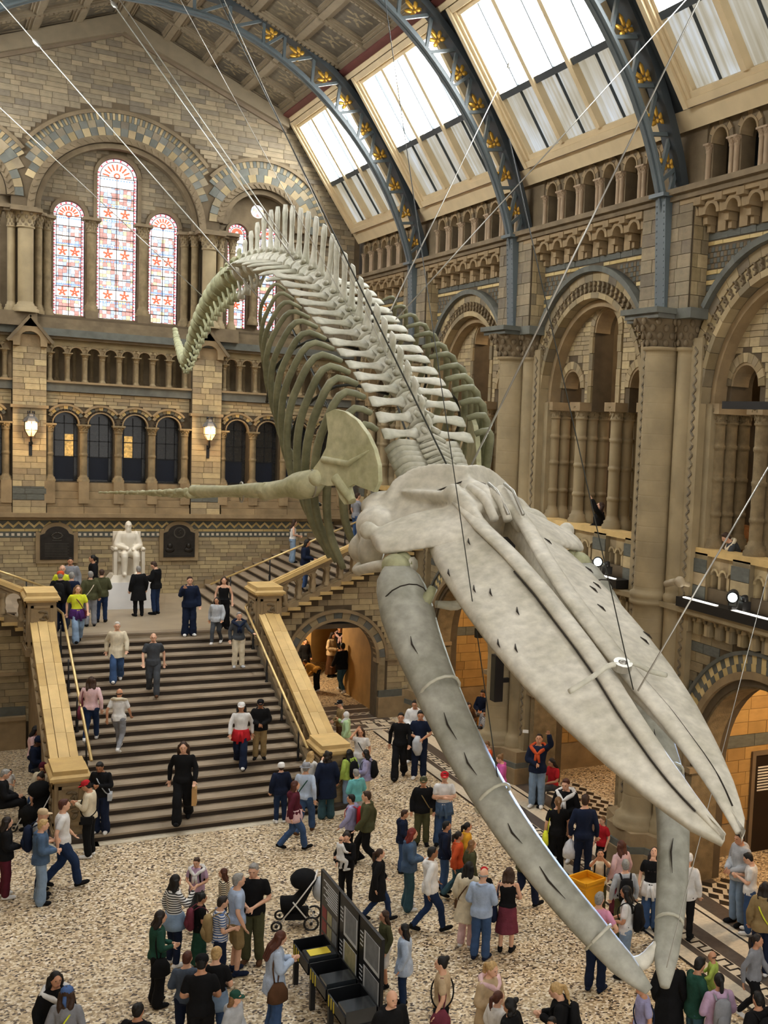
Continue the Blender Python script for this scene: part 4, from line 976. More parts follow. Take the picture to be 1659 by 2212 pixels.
newel(2.5, 3.2, 35.3, 36.5, 2.9, 4.65, 'carved stone newel on the landing edge near the standing visitors'); newel(8.6, 9.3, 35.3, 36.5, 2.9, 4.65, 'carved stone newel on the landing edge by the upper flight')

def balustrade(p0, p1, lbl, half=.27, step=.42, inner=None, solid=1.0):
    """Sloping stone balustrade from p0 to p1 (points on the coping's top), with little arches and stout balusters."""
    p0, p1 = np.array(p0, float), np.array(p1, float); h = p1 - p0; L = math.hypot(h[0], h[1]); u = np.array([h[0], h[1], 0]) / L; sl = h[2] / L
    b = empty('stone_balustrade', tuple(p0), category='balustrade', label=lbl, group='sloping stone balustrades')
    w = np.array([-u[1], u[0], 0])
    T = (np.zeros(3), u, np.array([0, 0, 1.0]), w)
    if np.linalg.det(np.array(T[1:])) < 0: w = -w; T = (T[0], u, T[2], w)
    n = int(L / .85)
    for i in range(n):                                       # coping slabs in three strips
        a, c = L * i / n + .004, L * (i + 1) / n - .004
        for d0, d1, t in ((-half, -half * .42, -.02), (-half * .38, half * .38, 0), (half * .42, half, -.02)):
            MB(T).prism([(a, a * sl - .15), (c, c * sl - .15), (c, c * sl + t), (a, a * sl + t)], d0, d1, back=True).build('coping_slab', M_coping, b)
    MB(T).prism([(0, -.24), (L, L * sl - .24), (L, L * sl - .15), (0, -.15)], -half * .8, half * .8, back=True).build('coping_mould', M_mould, b)
    m = int(L / step); st = L / m
    holes = []
    for i in range(m):
        uc = (i + .5) * st; vb = uc * sl - .95 ; r = st * .36
        holes.append([(uc - r, vb - r * sl + .05), (uc + r, vb + r * sl + .05)] + [(uc + r * math.cos(PI * k / 8), uc * sl - .45 + r * math.sin(PI * k / 8) * 1.0) for k in range(9)])
    MB(T).prism([(0, -1.0), (L, L * sl - 1.0), (L, L * sl - .2), (0, -.2)], -half * .55, half * .55, holes, back=True).build('pierced_panel', M_mould, b)
    MB(T).prism([(0, -1.15), (L, L * sl - 1.15), (L, L * sl - .95), (0, -.95)], -half, half, back=True).build('plinth', M_mould, b)
    for i in range(m + 1):
        uc = min(max(i * st, .06), L - .06); z = uc * sl
        for d in (-half * .62, half * .62):
            q = T[0] + u * uc + w * d + np.array([0, 0, z])
            MB().lathe([(.1, -.95), (.1, -.86), (.065, -.82), (.085, -.7), (.06, -.55), (.06, -.5), (.1, -.42), (.1, -.36)], tuple(q), 8).build('baluster', M_mould, b)
    return b
balustrade((2.86, 29.5, 1.58), (2.86, 35.3, 3.86), 'broad coped balustrade on the side of the main stairs by the pushchair', half=.3, step=.5)
balustrade((8.94, 29.5, 1.58), (8.94, 35.3, 3.86), 'broad coped balustrade on the side of the main stairs by the stair arch', half=.3, step=.5)
# side walls below the balustrades
for s, lbl in ((-1, 'a'), (1, 'b')):
    x0, x1 = (2.62, 3.12) if s < 0 else (8.68, 9.18)
    Tw = frame((0, 0, 0), (0, 1, 0), (0, 0, 1), (1, 0, 0))
    MB(frame(-np.array(stair.location), (0, 1, 0), (0, 0, 1), (1, 0, 0))).prism([(29.4, 0), (36.6, 0), (36.6, 3.2), (35.4, 2.85), (29.4, .48)], x0, x1, back=True).build('string_wall', M_mould, stair)
# brass handrails of the main flight
def handrail(P, lbl, posts=4, drop=.9):
    P = [np.array(p, float) for p in P]
    h = empty('brass_handrail', tuple(P[0]), category='handrail', label=lbl, group='brass handrails of the stairs')
    Th = at(h)
    MB(Th).tube(P, .035, 8).build('rail', M_brass, h)
    for k in range(posts):
        q = P[0] + (P[-1] - P[0]) * (k + .5) / posts
        MB(Th).tube([q, q - np.array([0, 0, drop])], .022, 6).lathe([(.05, -drop), (.05, -drop + .05), (.03, -drop + .1), (.04, -drop + .3), (.025, -drop + .34)], tuple(q), 8).build('post', M_black, h)
handrail([(3.42, 29.4, 1.5), (3.42, 35.9, 3.95), (3.3, 36.2, 4.05)], 'brass rail along the stairs by the pushchair side')
handrail([(8.38, 29.0, 1.4), (8.38, 35.9, 3.95), (8.5, 36.2, 4.0)], 'brass rail along the stairs held by the man in dark jumper')
# ================================================================== upper flights
def flight(side, n, lbl):
    s = side
    X = lambda x: AX + s * (x - AX)
    f = empty('upper_flight', (X(8.5), 40, ZL), category='staircase', label=lbl, group='upper flights from the landing'); f['kind'] = 'structure'
    T = at(f); tr, rh = .335, .155
    for i in range(n):
        a, c = sorted((X(8.5 + i * tr), X(8.5 + (i + 1) * tr + .03))); z = ZL + (i + 1) * rh
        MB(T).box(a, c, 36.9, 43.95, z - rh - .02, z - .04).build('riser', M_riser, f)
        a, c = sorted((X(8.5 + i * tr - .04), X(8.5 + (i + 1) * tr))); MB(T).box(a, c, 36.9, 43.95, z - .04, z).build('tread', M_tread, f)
        a, c = sorted((X(8.5 + i * tr - .04), X(8.5 + (i + 1) * tr + .02)))
        if 9.1 < 8.5 + i * tr: MB(T).box(a, c, 36.42, 36.75, z - .3, z - .2).build('string_step', M_coping, f)
        MB(T).box(a, c, 43.9, 43.99, z, z + .16).build('skirting_block', M_mould, f)
    e = 8.5 + n * tr; a, c = sorted((X(e), X(19.5))); MB(T).box(a, c, 36.9, 44, ZL + n * rh - .3, ZL + n * rh).build('gallery_landing', M_tread, f)
    return f
flight(1, 20, 'upper flight climbing to the gallery behind the whale shoulder blade'); flight(-1, 8, 'upper flight on the other side of the landing behind the carved newel')
balustrade((9.3, 36.65, 4.62), (14.1, 36.65, 6.85), 'sloping pierced balustrade of the upper flight above the stair arch', half=.2, step=.42)
balustrade((2.5, 36.65, 4.6), (.9, 36.65, 5.35), 'sloping pierced balustrade of the upper flight above the resting visitors', half=.2, step=.42)
handrail([(8.2, 40, 4.1), (14.6, 40, 6.85)], 'brass rail up the middle of the upper flight behind the ribs', 5, .88); handrail([(3.4, 40, 4.1), (1.0, 40, 5.1)], 'brass rail up the middle of the flight beyond the carved newel', 2, .88)
# spandrel walls below the flights
def spandrel(s, lbl):
    X = lambda x: AX + s * (x - AX)
    w = empty('wall_stair_right' if s > 0 else 'wall_stair_left', kind='structure', label=lbl)
    sl = .155 / .335
    T = frame((0, 36.75, 0), (1, 0, 0), (0, 0, 1), (0, -1, 0))
    out = [(X(8.9), 0), (X(14.2), 0), (X(14.2), ZL + (14.2 - 8.5) * sl - .25), (X(8.9), ZL - .05)]
    if s < 0: out = out[::-1]
    hole = [arch_loop(11.48, 0, 1.95, 1.33, 22)] if s > 0 else []
    MB(T).prism(out, -.5, 0, hole, back=True).build('wall_face', M_joint, w)
    blk = [arch_block(11.48, 0, 1.95, 1.33, .38)] if s > 0 else []
    def edge(v, vt, a, b):
        x = 8.5 + max(0, (vt - ZL + .35) / sl) if vt > ZL - .3 else 8.9
        q = sorted((X(max(8.9, x)), X(14.0))); return (max(a, q[0]), min(b, q[1]))
    S = courses(9.0 if s > 0 else -2.2, 14.0 if s > 0 else 2.8, .75, 5.6, .19, .3, .65, blk, seed=21, edge=edge)
    stones(w, T, S, M_pale if s > 0 else M_stone, 300 if s > 0 else 150)
    a, c = sorted((X(9.25), X(14.1)))
    if s > 0:
        MB(T).box(12.86, 14.1, 0, .68, 0, .2).box(9.2, 10.1, 0, .68, 0, .2).build('plinth', M_mould, w)
        MB(T).box(12.9, 14.1, .68, .9, 0, .1).box(9.2, 10.05, .68, .9, 0, .1).build('grey_band', M_grey, w)
        vous_each(T, 11.48, 1.95, 1.42, 1.62, 0, .06, 19, (M_stone, M_grey), w, a0=-8, a1=188)
        MB(T).ring(11.48, 1.95, 1.33, 1.42, -.3, .09, -5, 185, 26).build('arch_roll', M_mould, w)
        MB(T).ring(11.48, 1.95, 1.62, 1.72, 0, .12, 0, 180, 26).box(13.1, 13.5, 1.9, 1.97, 0, .12).build('hood_mould', M_mould, w)
        for q in (-1, 1): MB(T).box(11.48 + q * 1.5 - .12, 11.48 + q * 1.5 + .12, .9, 1.95, 0, .05).build('arch_jamb', M_columnd, w)
        # passage beyond the arch
        MB().box(9.3, 10.0, 37.25, 48, 0, 3.0).box(13.0, 13.6, 37.25, 41, 0, 3.0).box(13.0, 18, 46, 47, 0, 3.0).build('passage_wall', M_alc, w)
        MB().box(9.3, 18, 37.2, 48, 2.95, 3.1).build('passage_ceiling', M_woodb, w)
        MB().box(9.3, 18, 48, 48.3, 0, 3.1).build('passage_end_wall', M_alc, w)
        MB().box(12.2, 12.6, 43.5, 44.0, 0, 3).build('passage_pier', M_alc, w)
    else:
        MB(T).box(a, c, 0, .85, 0, .22).box(a, c, .85, .95, 0, .28).build('plinth', M_mould, w); MB(T).box(a, c, .95, 1.2, 0, .08).build('grey_band', M_grey, w)
        MB(T).box(a, c, 2.1, 2.2, 0, .1).build('string_course', M_mould, w)
spandrel(1, 'stepped stone wall with the arched passage below the upper flight'); spandrel(-1, 'stepped stone wall below the other upper flight, behind the resting visitors')
# ================================================================== whale skeleton, hung along the hall's axis
def bone_mat(name, c, tint):
    m, nt, N, L, B = nodes(name)
    tc = N.new('ShaderNodeTexCoord'); n = N.new('ShaderNodeTexNoise'); n.inputs['Scale'].default_value = 1.6; n.inputs['Detail'].default_value = 9; n.inputs['Roughness'].default_value = .65; L.new(tc.outputs['Object'], n.inputs['Vector'])
    r = N.new('ShaderNodeValToRGB'); e = r.color_ramp.elements; e[0].position = .3; e[0].color = (*tint, 1); e[1].position = .62; e[1].color = (*c, 1); L.new(n.outputs['Fac'], r.inputs[0])
    n2 = N.new('ShaderNodeTexNoise'); n2.inputs['Scale'].default_value = 9; n2.inputs['Detail'].default_value = 5; L.new(tc.outputs['Object'], n2.inputs['Vector'])
    mr = N.new('ShaderNodeMapRange'); mr.inputs['From Min'].default_value = .3; mr.inputs['From Max'].default_value = .7; mr.inputs['To Min'].default_value = .8; mr.inputs['To Max'].default_value = 1.12; L.new(n2.outputs['Fac'], mr.inputs['Value'])
    x = N.new('ShaderNodeVectorMath'); x.operation = 'SCALE'; L.new(r.outputs[0], x.inputs[0]); L.new(mr.outputs[0], x.inputs['Scale']); L.new(x.outputs[0], B.inputs['Base Color'])
    bp = N.new('ShaderNodeBump'); bp.inputs['Strength'].default_value = .25; bp.inputs['Distance'].default_value = .02; L.new(n2.outputs['Fac'], bp.inputs['Height']); L.new(bp.outputs[0], B.inputs['Normal'])
    B.inputs['Roughness'].default_value = .62; B.inputs['Specular IOR Level'].default_value = .3; return m
M_bone = bone_mat('pale_bone', srgb('cdc7b7'), srgb('b0aa96')); M_bonev = bone_mat('vertebra_bone', srgb('c3bfae'), srgb('a8a690'))
M_boneg = bone_mat('greenish_bone', srgb('a9a883'), srgb('7f8060')); M_ribbone = bone_mat('olive_rib_bone', srgb('8b8a6c'), srgb('66664c')); M_jaw = bone_mat('jaw_bone', srgb('a3a194'), srgb('838272'))
M_scap = bone_mat('blade_bone', srgb('c0bc98'), srgb('9c9a72'))
M_crack = mat('dark_crack', srgb('2d2720'), .9); M_steel = mat('steel_cable', srgb('a9a69c'), .35, metal=.7); M_dsteel = mat('dark_steel', srgb('34352f'), .45, metal=.4)
SHOP = bpy.data.scenes.new('workshop'); SHOPL = SHOP.view_layers[0]
def fuse(mb, voxel, smooth=3, name='tmp'):
    """One continuous surface from overlapping closed shapes."""
    me = mb.mesh(name); o = bpy.data.objects.new(name, me); SHOP.collection.objects.link(o)
    r = o.modifiers.new('r', 'REMESH'); r.mode = 'VOXEL'; r.voxel_size = voxel; r.use_smooth_shade = True
    if smooth: s = o.modifiers.new('s', 'SMOOTH'); s.factor = .5; s.iterations = smooth
    SHOPL.update(); out = bpy.data.meshes.new_from_object(o.evaluated_get(SHOPL.depsgraph)); out.name = name; out.materials.clear()
    bpy.data.objects.remove(o); bpy.data.meshes.remove(me)
    out.polygons.foreach_set('use_smooth', [True] * len(out.polygons)); return out
WX = 6.0
whale = empty('whale_skeleton', (WX, 20, 10), category='skeleton', label='huge pale blue whale skeleton diving through the middle of the hall')
WL = np.array(whale.location)
def wbuild(mb, name, m, parent=None):
    o = mb.build(name, m, parent or whale)
    return o
TW = frame(-WL, (1, 0, 0), (0, 1, 0), (0, 0, 1))
def wpart(me, name, m, parent=None): return link(name, me, m, parent or whale)
# spine: pixels on the plane of the whale's middle, turned into points
SP = [on(x, y, 0, WX) for x, y in ((965, 1042), (950, 1016), (935, 984), (920, 950), (905, 914), (890, 880), (870, 844), (845, 807), (815, 764), (785, 724), (750, 682), (720, 648), (690, 615), (655, 588), (620, 572), (585, 568), (550, 574), (520, 587), (490, 608), (462, 642), (440, 686), (424, 726), (412, 762), (404, 780), (396, 773), (389, 755), (382, 732), (378, 712))]
SPN = spl([p[1:] for p in SP], 600); seg = np.linalg.norm(np.diff(SPN, axis=0), axis=1); arc = np.r_[0, np.cumsum(seg)]; LT = arc[-1]
def spine_at(a):
    a = min(max(a, 0), LT); i = min(int(np.searchsorted(arc, a)), 598); p = SPN[i]; t = SPN[max(i - 6, 0)] - SPN[min(i + 6, 599)]; t /= np.linalg.norm(t)
    T = np.array([0, t[0], t[1]]); n = np.array([0, t[1], -t[0]]);
    if a < LT * .55 and n[2] < 0 or a >= LT * .55 and n[2] * 0 - n[1] < -9: n = -n
    return np.array([WX, p[0], p[1]]), T, n
gaps = [.1] * 7 + list(np.linspace(.27, .4, 13)) + list(np.linspace(.4, .44, 13)) + list(np.linspace(.43, .1, 26))
gaps = np.array(gaps) * (LT / sum(gaps)); pos = np.cumsum(gaps) - gaps / 2
def lerp(x, xs, ys): return float(np.interp(x, xs, ys))
prev_n = None; VERT = []
for i, a in enumerate(pos):
    c, t, n = spine_at(a); a = a * 22.3 / LT
    if prev_n is not None and n @ prev_n < 0: n = -n
    prev_n = n
    VERT.append((c, t, n)); g = gaps[i]; lat = np.array([1.0, 0, 0])
    rc = lerp(a, [0, 3, 8, 12, 15, 18, 20, 22.5], [.17, .18, .2, .23, .27, .25, .18, .06])
    hs = lerp(a, [0, .9, 2, 4, 6, 8, 10, 11.5, 13, 14.5, 16], [.1, .16, .3, .55, .8, .96, .98, .85, .5, .18, .03])
    lt = lerp(a, [0, .8, 1.5, 5, 8.5, 10.5, 12, 13.5, 15], [.5, .52, .5, .6, .68, .6, .38, .14, .03])
    cl = g * (.62 if i < 7 else .86)
    b = MB(TW); m = 14
    secs = []
    for q, f in ((-.5, .92), (-.46, 1.0), (-.3, .9), (0, .8), (.3, .9), (.46, 1.0), (.5, .92)):
        secs.append([c + t * cl * q + rc * f * (math.cos(k * 2 * PI / m) * lat + math.sin(k * 2 * PI / m) * n) for k in range(m)])
    b.loft(secs)
    if i < 7:                                                # neck: thin plates with curved side arms
        for s in (-1, 1):
            P = [c + lat * s * rc * .6 - n * .02, c + lat * s * .3 + n * .03, c + lat * s * lt * .8 - n * .02 - t * .06, c + lat * s * lt - n * .2 - t * .1]
            b.tube(spl(P, 8), np.linspace(.05, .045, 8), 6, flat=1.7)
        b.tube(spl([c + lat * s2 * .2 + n * (.1 + .1 * (1 - abs(s2))) for s2 in (-1, -.4, 0, .4, 1)], 9), .035, 6); b.ell(c + n * .17, (.05, .05, .05), 6, 4)
    else:
        back = -t * (.35 if i < 20 else .12)
        if hs > .06:                                         # neural arch and spine
            k = 7; base = c + n * rc * .75
            P = [base + n * hs * u * (.97) + back * hs * u for u in np.linspace(0, 1, k)]
            wd = cl * np.array([.5, .36, .28, .27, .28, .32, .27]) * (1.15 if i < 16 else 1)
            secs = []
            for p, w_, th in zip(P, wd, (.09, .05, .035, .032, .034, .042, .02)):
                secs.append([p + t * w_ * math.cos(x) + lat * th * math.sin(x) for x in np.linspace(0, 2 * PI, 11)[:-1]])
            b.loft(secs)
            for s in (-1, 1):                                # articular knobs toward the head
                b.tube([base + lat * s * .06 + n * .02, base + lat * s * .1 + t * cl * .55 + n * .1], [.05, .035], 6)
        if lt > .05:
            for s in (-1, 1):
                k = 7; root = c + lat * s * rc * .8 + n * rc * (.35 if i < 22 else 0)
                sw = (t * .16 if i < 22 else t * .22); dr = (n * .06 if i < 22 else -n * .16)
                P = [root + lat * s * lt * u + sw * lt * u * u + dr * lt * u * u for u in np.linspace(0, 1, k)]
                wd = cl * (np.array([.44, .29, .24, .26, .33, .42, .36]) if i < 22 else np.array([.46, .36, .34, .35, .34, .27, .1])) * (1.05)
                secs = []
                for p, w_, th in zip(P, wd, (.06, .036, .028, .026, .028, .032, .02)):
                    secs.append([p + t * w_ * math.cos(x) + n * th * math.sin(x) for x in np.linspace(0, 2 * PI, 11)[:-1]])
                b.loft(secs)
        if 11.5 < a < 20.5:                                      # chevron under the tail
            hh = lerp(a, [11.5, 13, 17, 20.5], [.2, .36, .28, .1])
            for s in (-1, 1): b.tube([c - n * rc * .9 + lat * s * .09 - t * cl * .5, c - n * (rc + hh * .6) + lat * s * .03 - t * cl * .55, c - n * (rc + hh) - t * cl * .6], [.03, .035, .03], 6)
            b.tube([c - n * (rc + hh * .5) - t * cl * .55, c - n * (rc + hh) - t * cl * .7], [.04, .05], 6, flat=1.8)
    wbuild(b, 'vertebra', M_bonev if a < 13.5 else M_boneg)
# ribs
NRIB = 13
def rib_dim(r_): return lerp(r_, [0, 1, 3, 5, 8, 11, 12], [1.9, 2.5, 2.75, 2.55, 2.0, 1.4, 1.0]), lerp(r_, [0, 2, 5, 9, 12], [.3, .5, .6, .5, .3]), lerp(r_, [0, 3, 8, 12], [.07, .072, .056, .036])
for r_ in range(NRIB):
    i = 7 + r_; c, t, n = VERT[i]; ln, ow, th = rib_dim(r_)
    lt = lerp(pos[i], [0, .8, 1.5, 5, 8.5], [.5, .52, .5, .6, .68]) + .14
    dn = -n + t * lerp(r_, [0, 5, 12], [.5, .25, -.2]); dn /= np.linalg.norm(dn); bk = -t
    for s in (-1, 1):
        lat = np.array([s, 0, 0.0]); root = c + lat * (lt + .07) + n * .1
        P = [root, root + lat * ow * .5 + n * .08, root + lat * ow * .95 + dn * .2 * ln + bk * .06 * ln, root + lat * ow * 1.0 + dn * .5 * ln + bk * .14 * ln, root + lat * ow * .72 + dn * .8 * ln + bk * .16 * ln, root + lat * ow * .15 + dn * ln + bk * .12 * ln]
        b = MB(TW); k = 22
        b.tube(spl(P, k), th * np.interp(np.linspace(0, 1, k), [0, .06, .15, .5, .85, 1], [.75, .85, 1.0, 1.05, 1.0, .8]), 9, flat=.8)
        wbuild(b, 'rib', M_ribbone)
for s in (-1, 1):                                            # steel bars that carry the ribs
    for f, o_ in ((.3, .25), (.75, .35)):
        P = []
        for r_ in range(1, 12):
            c, t, n = VERT[7 + r_]; ln = rib_dim(r_)[0]; P.append(c + np.array([s * (.75 if f < .5 else .95), 0, 0]) - n * ln * f - t * ln * .12)
        b = MB(TW); b.tube(spl(P, 26), .022, 6); wbuild(b, 'support_bar', M_dsteel)
b = MB(TW); b.tube([v[0] - v[2] * .16 for v in VERT[2:56]], .05, 6); wbuild(b, 'spine_armature', M_dsteel)
for q in (11, 15):
    c, t, n = VERT[q]
    for s in (-1, 1): b = MB(TW); b.tube(spl([c + np.array([s * .1, 0, 0]) - n * .2, c + np.array([s * .8, 0, 0]) - n * .1, c + np.array([s * 1.25, 0, 0]) - n * .75 - t * .3, c + np.array([s * 1.25, 0, 0]) - n * 1.4 - t * .5], 12), .024, 6); wbuild(b, 'support_bar', M_dsteel)
# shoulder blades
SO = [(708, 893), (727, 884), (748, 889), (775, 908), (797, 938), (812, 970), (821, 1005), (822, 1040), (812, 1063), (790, 1055), (768, 1046), (757, 1052), (762, 1070), (764, 1086), (748, 1090), (737, 1074), (728, 1048), (712, 1050), (697, 1046), (686, 1032), (681, 1012), (696, 992), (708, 968), (713, 935)]
YS = on(760, 985, 0, 4.8)[1]; SLP = .45
def on_blade(x, y):                                          # plane x = 4.8 - SLP (y - YS)
    r = ray(x, y); k = (4.8 + SLP * YS - CAM[0] - SLP * CAM[1]) / (r[0] + SLP * r[1]); return CAM + k * r
SPL = [on_blade(x, y) for x, y in SO]; e1 = np.array([-SLP, 1, 0]) / math.hypot(1, SLP)
S0 = on_blade(760, 985)
for s in (-1, 1):
    fl2 = [((p - S0) @ e1, p[2] - S0[2]) for p in SPL]
    e2 = e1 if s < 0 else np.array([.26, 1, 0]) / math.hypot(1, .26); nn = np.cross(e1, (0, 0, 1.0)) * -1 if s < 0 else np.cross(e2, (0, 0, 1.0))
    o_ = np.array([S0[0] if s < 0 else 6.9, S0[1] + (0 if s < 0 else .9), S0[2]]) - WL
    Tb = (o_, e2, np.array([0, 0, 1.0]), nn)
    b = MB(Tb); b.prism(fl2, -.035, .035, back=True); g = fl2
    b.tube([(g[21][0] * .9, g[21][1], .03), (0.0, -.1, .06), (g[5][0] * .8, g[5][1] * .8, .03)], [.05, .04, .01], 8); b.ell((g[19][0], g[19][1], .0), (.12, .12, .12), 10, 7); b.tube([(g[16][0], g[16][1] + .1, .0), (g[13][0] - .02, g[13][1] + .02, .04)], [.09, .055], 8)
    o = wbuild(b, 'shoulder_blade', M_scap)
    bv = o.modifiers.new('round', 'BEVEL'); bv.width = .03; bv.segments = 2; bv.limit_method = 'ANGLE'; bv.angle_limit = .9
# flippers
for s in (-1, 1):
    fl = empty('flipper'); fl.parent = whale
    base = on(690, 1042, 0, 4.75); tip = on(212, 1064, 0, 2.65); mid = on(400, 1066, 0, 3.6); elbow = on(572, 1062, 0, 4.3)
    M_ = lambda p: np.array([p[0] if s < 0 else 2 * WX - p[0], p[1], p[2]])
    base, tip, mid, elbow = map(M_, (base, tip, mid, elbow)); up = np.array([0, 0, 1.0])
    b = MB(TW); d = elbow - base
    b.tube([base, base + d * .15, base + d * .35, base + d * .6, base + d * .9, elbow], [.1, .2, .2, .13, .13, .14], 12); wbuild(b, 'humerus', M_scap, fl)
    hand = elbow + (mid - elbow) * .92
    for q, (dz, dy, r0) in enumerate(((.045, -.12, .1), (-.02, .16, .085))):
        o_ = np.array([0, dy, dz]); b = MB(TW); b.tube([elbow + o_, elbow + o_ + (hand - elbow) * .1, (elbow + hand) / 2 + o_, hand + o_ - (hand - elbow) * .08, hand + o_ * 1.3], [r0, r0 * 1.05, r0 * .72, r0 * .95, r0 * .9], 10); wbuild(b, ('radius_bone', 'ulna_bone')[q], M_scap, fl)
    for q in range(5):
        b = MB(TW); b.ell(hand + (mid - hand) * (.35 + .3 * (q % 2)) + np.array([0, -.2 + q * .1, .0]), (.09, .08, .07), 8, 5); wbuild(b, 'wrist_bone', M_scap, fl)
    for f in range(4):
        n = (6, 8, 8, 5)[f]; L = (.62, 1.0, .93, .6)[f]; off = np.array([0, -.22 + .15 * f, .05 - .03 * f]); p0 = mid + off; p1 = mid + (tip - mid) * L + off * .15
        for k in range(n):
            a0, a1 = p0 + (p1 - p0) * (k / n + .01), p0 + (p1 - p0) * ((k + 1) / n - .01); r0 = .055 * (1 - .75 * k / n)
            b = MB(TW); b.tube([a0, a0 + (a1 - a0) * .12, (a0 + a1) / 2, a0 + (a1 - a0) * .88, a1], np.array([.8, 1.15, .7, 1.1, .8]) * r0, 7); wbuild(b, 'finger_bone', M_scap, fl)
    for q, f in enumerate((.12, .3, .75)):
        p = base + (elbow - base) * f if q < 2 else elbow + (hand - elbow) * .3
        b = MB(TW); b.tube([p + np.array([0, .19 * math.cos(x), .19 * math.sin(x)]) * (1 if q < 2 else .8) for x in np.linspace(0, 2 * PI, 14)], .012, 5, cap=False); wbuild(b, 'wire_binding', M_steel, fl)
# ------------------------------------------------------------------ skull
OCC = on(960, 1075, 0, WX); TIP = on(1578, 1812, 0, WX); SA = (TIP - OCC) / np.linalg.norm(TIP - OCC); SN = np.array([0, SA[2], -SA[1]])
if SN[2] < 0: SN = -SN
SK = (OCC - WL, SA, np.array([1.0, 0, 0]), SN)
skull = empty('skull'); skull.parent = whale
ss = np.linspace(1.35, 7.25, 26)
WE = lambda s: float(np.interp(s, [1.35, 1.9, 2.4, 3.1, 3.9, 4.6, 5.3, 6.0, 6.6, 7.0, 7.25], [.75, .88, .93, .96, .95, .9, .8, .64, .46, .3, .1]))
HR = lambda s: float(np.interp(s, [1.35, 2.5, 3.5, 4.7, 5.6, 6.5, 7.25], [.55, .5, .42, .33, .25, .15, .04]))
WI = lambda s: float(np.interp(s, [1.35, 1.9, 2.6, 3.4, 4.4, 5.0, 5.6, 6.2, 6.8, 7.25], [.22, .2, .1, .04, .03, .045, .09, .11, .1, .06]))   # half of the gap between the two sides
WP = lambda s: WI(s) + float(np.interp(s, [1.35, 2.5, 4, 5.5, 6.5, 7.25], [.2, .2, .2, .19, .15, .03]))
for sd in (-1, 1):
    b = MB(SK); secs = []
    for s in ss:                                             # upper jaw blade
        wi, wp, we, h = WI(s) + .05, WP(s), max(WE(s), WP(s) + .02), HR(s)
        f = lambda w: h * (1 - .55 * ((w - wp) / max(we - wp, .05))) if w > wp else h
        pts = [(wi, h * .75)] + [(w, f(w) * .8 + .0) for w in np.linspace(wp, we * .97, 7)] + [(we, h * .2), (we * .98, h * .2 - .05), ((we + wp) / 2, -.02), (wp, .02), (wi, .1)]
        if sd < 0: pts = pts[::-1]
        secs.append([(s, sd * w, hh) for w, hh in pts])
    b.loft(secs); wbuild(b, 'upper_jaw_blade', M_bone, skull)
    b = MB(SK); secs = []
    for s in np.linspace(1.2, 7.2, 26):                      # bar beside the slit
        wi, wp, h = WI(max(s, 1.35)), WP(max(s, 1.35)), HR(max(s, 1.35)); wc, wr = (wi + wp) / 2, (wp - wi) / 2 + .015
        hr = min(.075, h * .28 + .02)
        secs.append([(s, sd * (wc + wr * math.cos(x)), h * .88 + hr * math.sin(x) * .7) for x in (np.linspace(0, 2 * PI, 13)[:-1] * sd)])
    b.loft(secs); wbuild(b, 'slit_side_bar', M_bone, skull)
    b = MB(SK); b.tube([(s, sd * (WP(s) + .025), HR(s) * .82 + .012) for s in np.linspace(2.9, 6.9, 24)], .009, 5); wbuild(b, 'suture_crack', M_crack, skull)
    for k in range(7):
        s = 2.0 + .35 * k + .1 * (k % 3); w = .5 + .13 * ((k * 7) % 4); b = MB(SK); h = HR(s) * (1 - .55 * (w - WP(s)) / max(WE(s) - WP(s), .1)) * .8
        b.tube([(s, sd * w, h + .006), (s + .08, sd * (w + .03), h + .0), (s + .15, sd * (w + .035), h - .006)], [.004, .012, .003], 5); wbuild(b, 'nerve_hole', M_crack, skull)
# braincase, one surface
c = MB(SK)
def plate(cc, sec):
    c.loft(sec)
n_ = 16
secs = []
for s, hw, h, th in ((-.4, .3, -.2, .2), (-.15, .62, -.02, .24), (.15, .8, .14, .24), (.5, .78, .3, .24), (.85, .6, .44, .22), (1.2, .4, .56, .18), (1.5, .22, .58, .12)):   # occipital shield
    secs.append([(s, hw * math.cos(x), h - .1 * (1 - abs(math.cos(x))) + th * math.sin(x) * (1 if math.sin(x) < 0 else .4)) for x in np.linspace(0, 2 * PI, n_ + 1)[:-1]])
c.loft(secs)
for sd in (-1, 1):
    c.ell((-.3, sd * .16, -.22), (.16, .14, .17), 10, 7)                                   # condyle
    c.ell((.55, sd * 1.08, -.18), (.34, .26, .26), 12, 8); c.ell((.8, sd * 1.2, -.38), (.2, .17, .26), 10, 7); c.ell((.2, sd * .8, -.08), (.34, .4, .22), 10, 7)
    c.ell((.5, sd * 1.22, -.5), (.17, .17, .2), 10, 7)
    q = []                                                  # brow plate over the eye
    for w, s0, s1, h, t in ((.3, 1.1, 2.1, .36, .12), (.6, 1.0, 2.0, .28, .1), (.9, .98, 1.85, .18, .09), (1.15, 1.0, 1.72, .07, .09), (1.3, 1.05, 1.62, 0, .1), (1.38, 1.15, 1.55, -.02, .07)):
        q.append([((s0 + s1) / 2 + (s1 - s0) / 2 * math.cos(x), sd * w, h + t * math.sin(x)) for x in np.linspace(0, 2 * PI, 13)[:-1] * sd])
    c.loft(q)
    c.ell((1.02, sd * 1.36, -.0), (.12, .12, .12), 8, 6)
    c.tube([(.95, sd * .35, .5), (1.3, sd * .3, .5), (1.8, sd * .28, .42)], [.14, .12, .1], 10)
secs = []                                                  # broad hollow face behind the brow plates
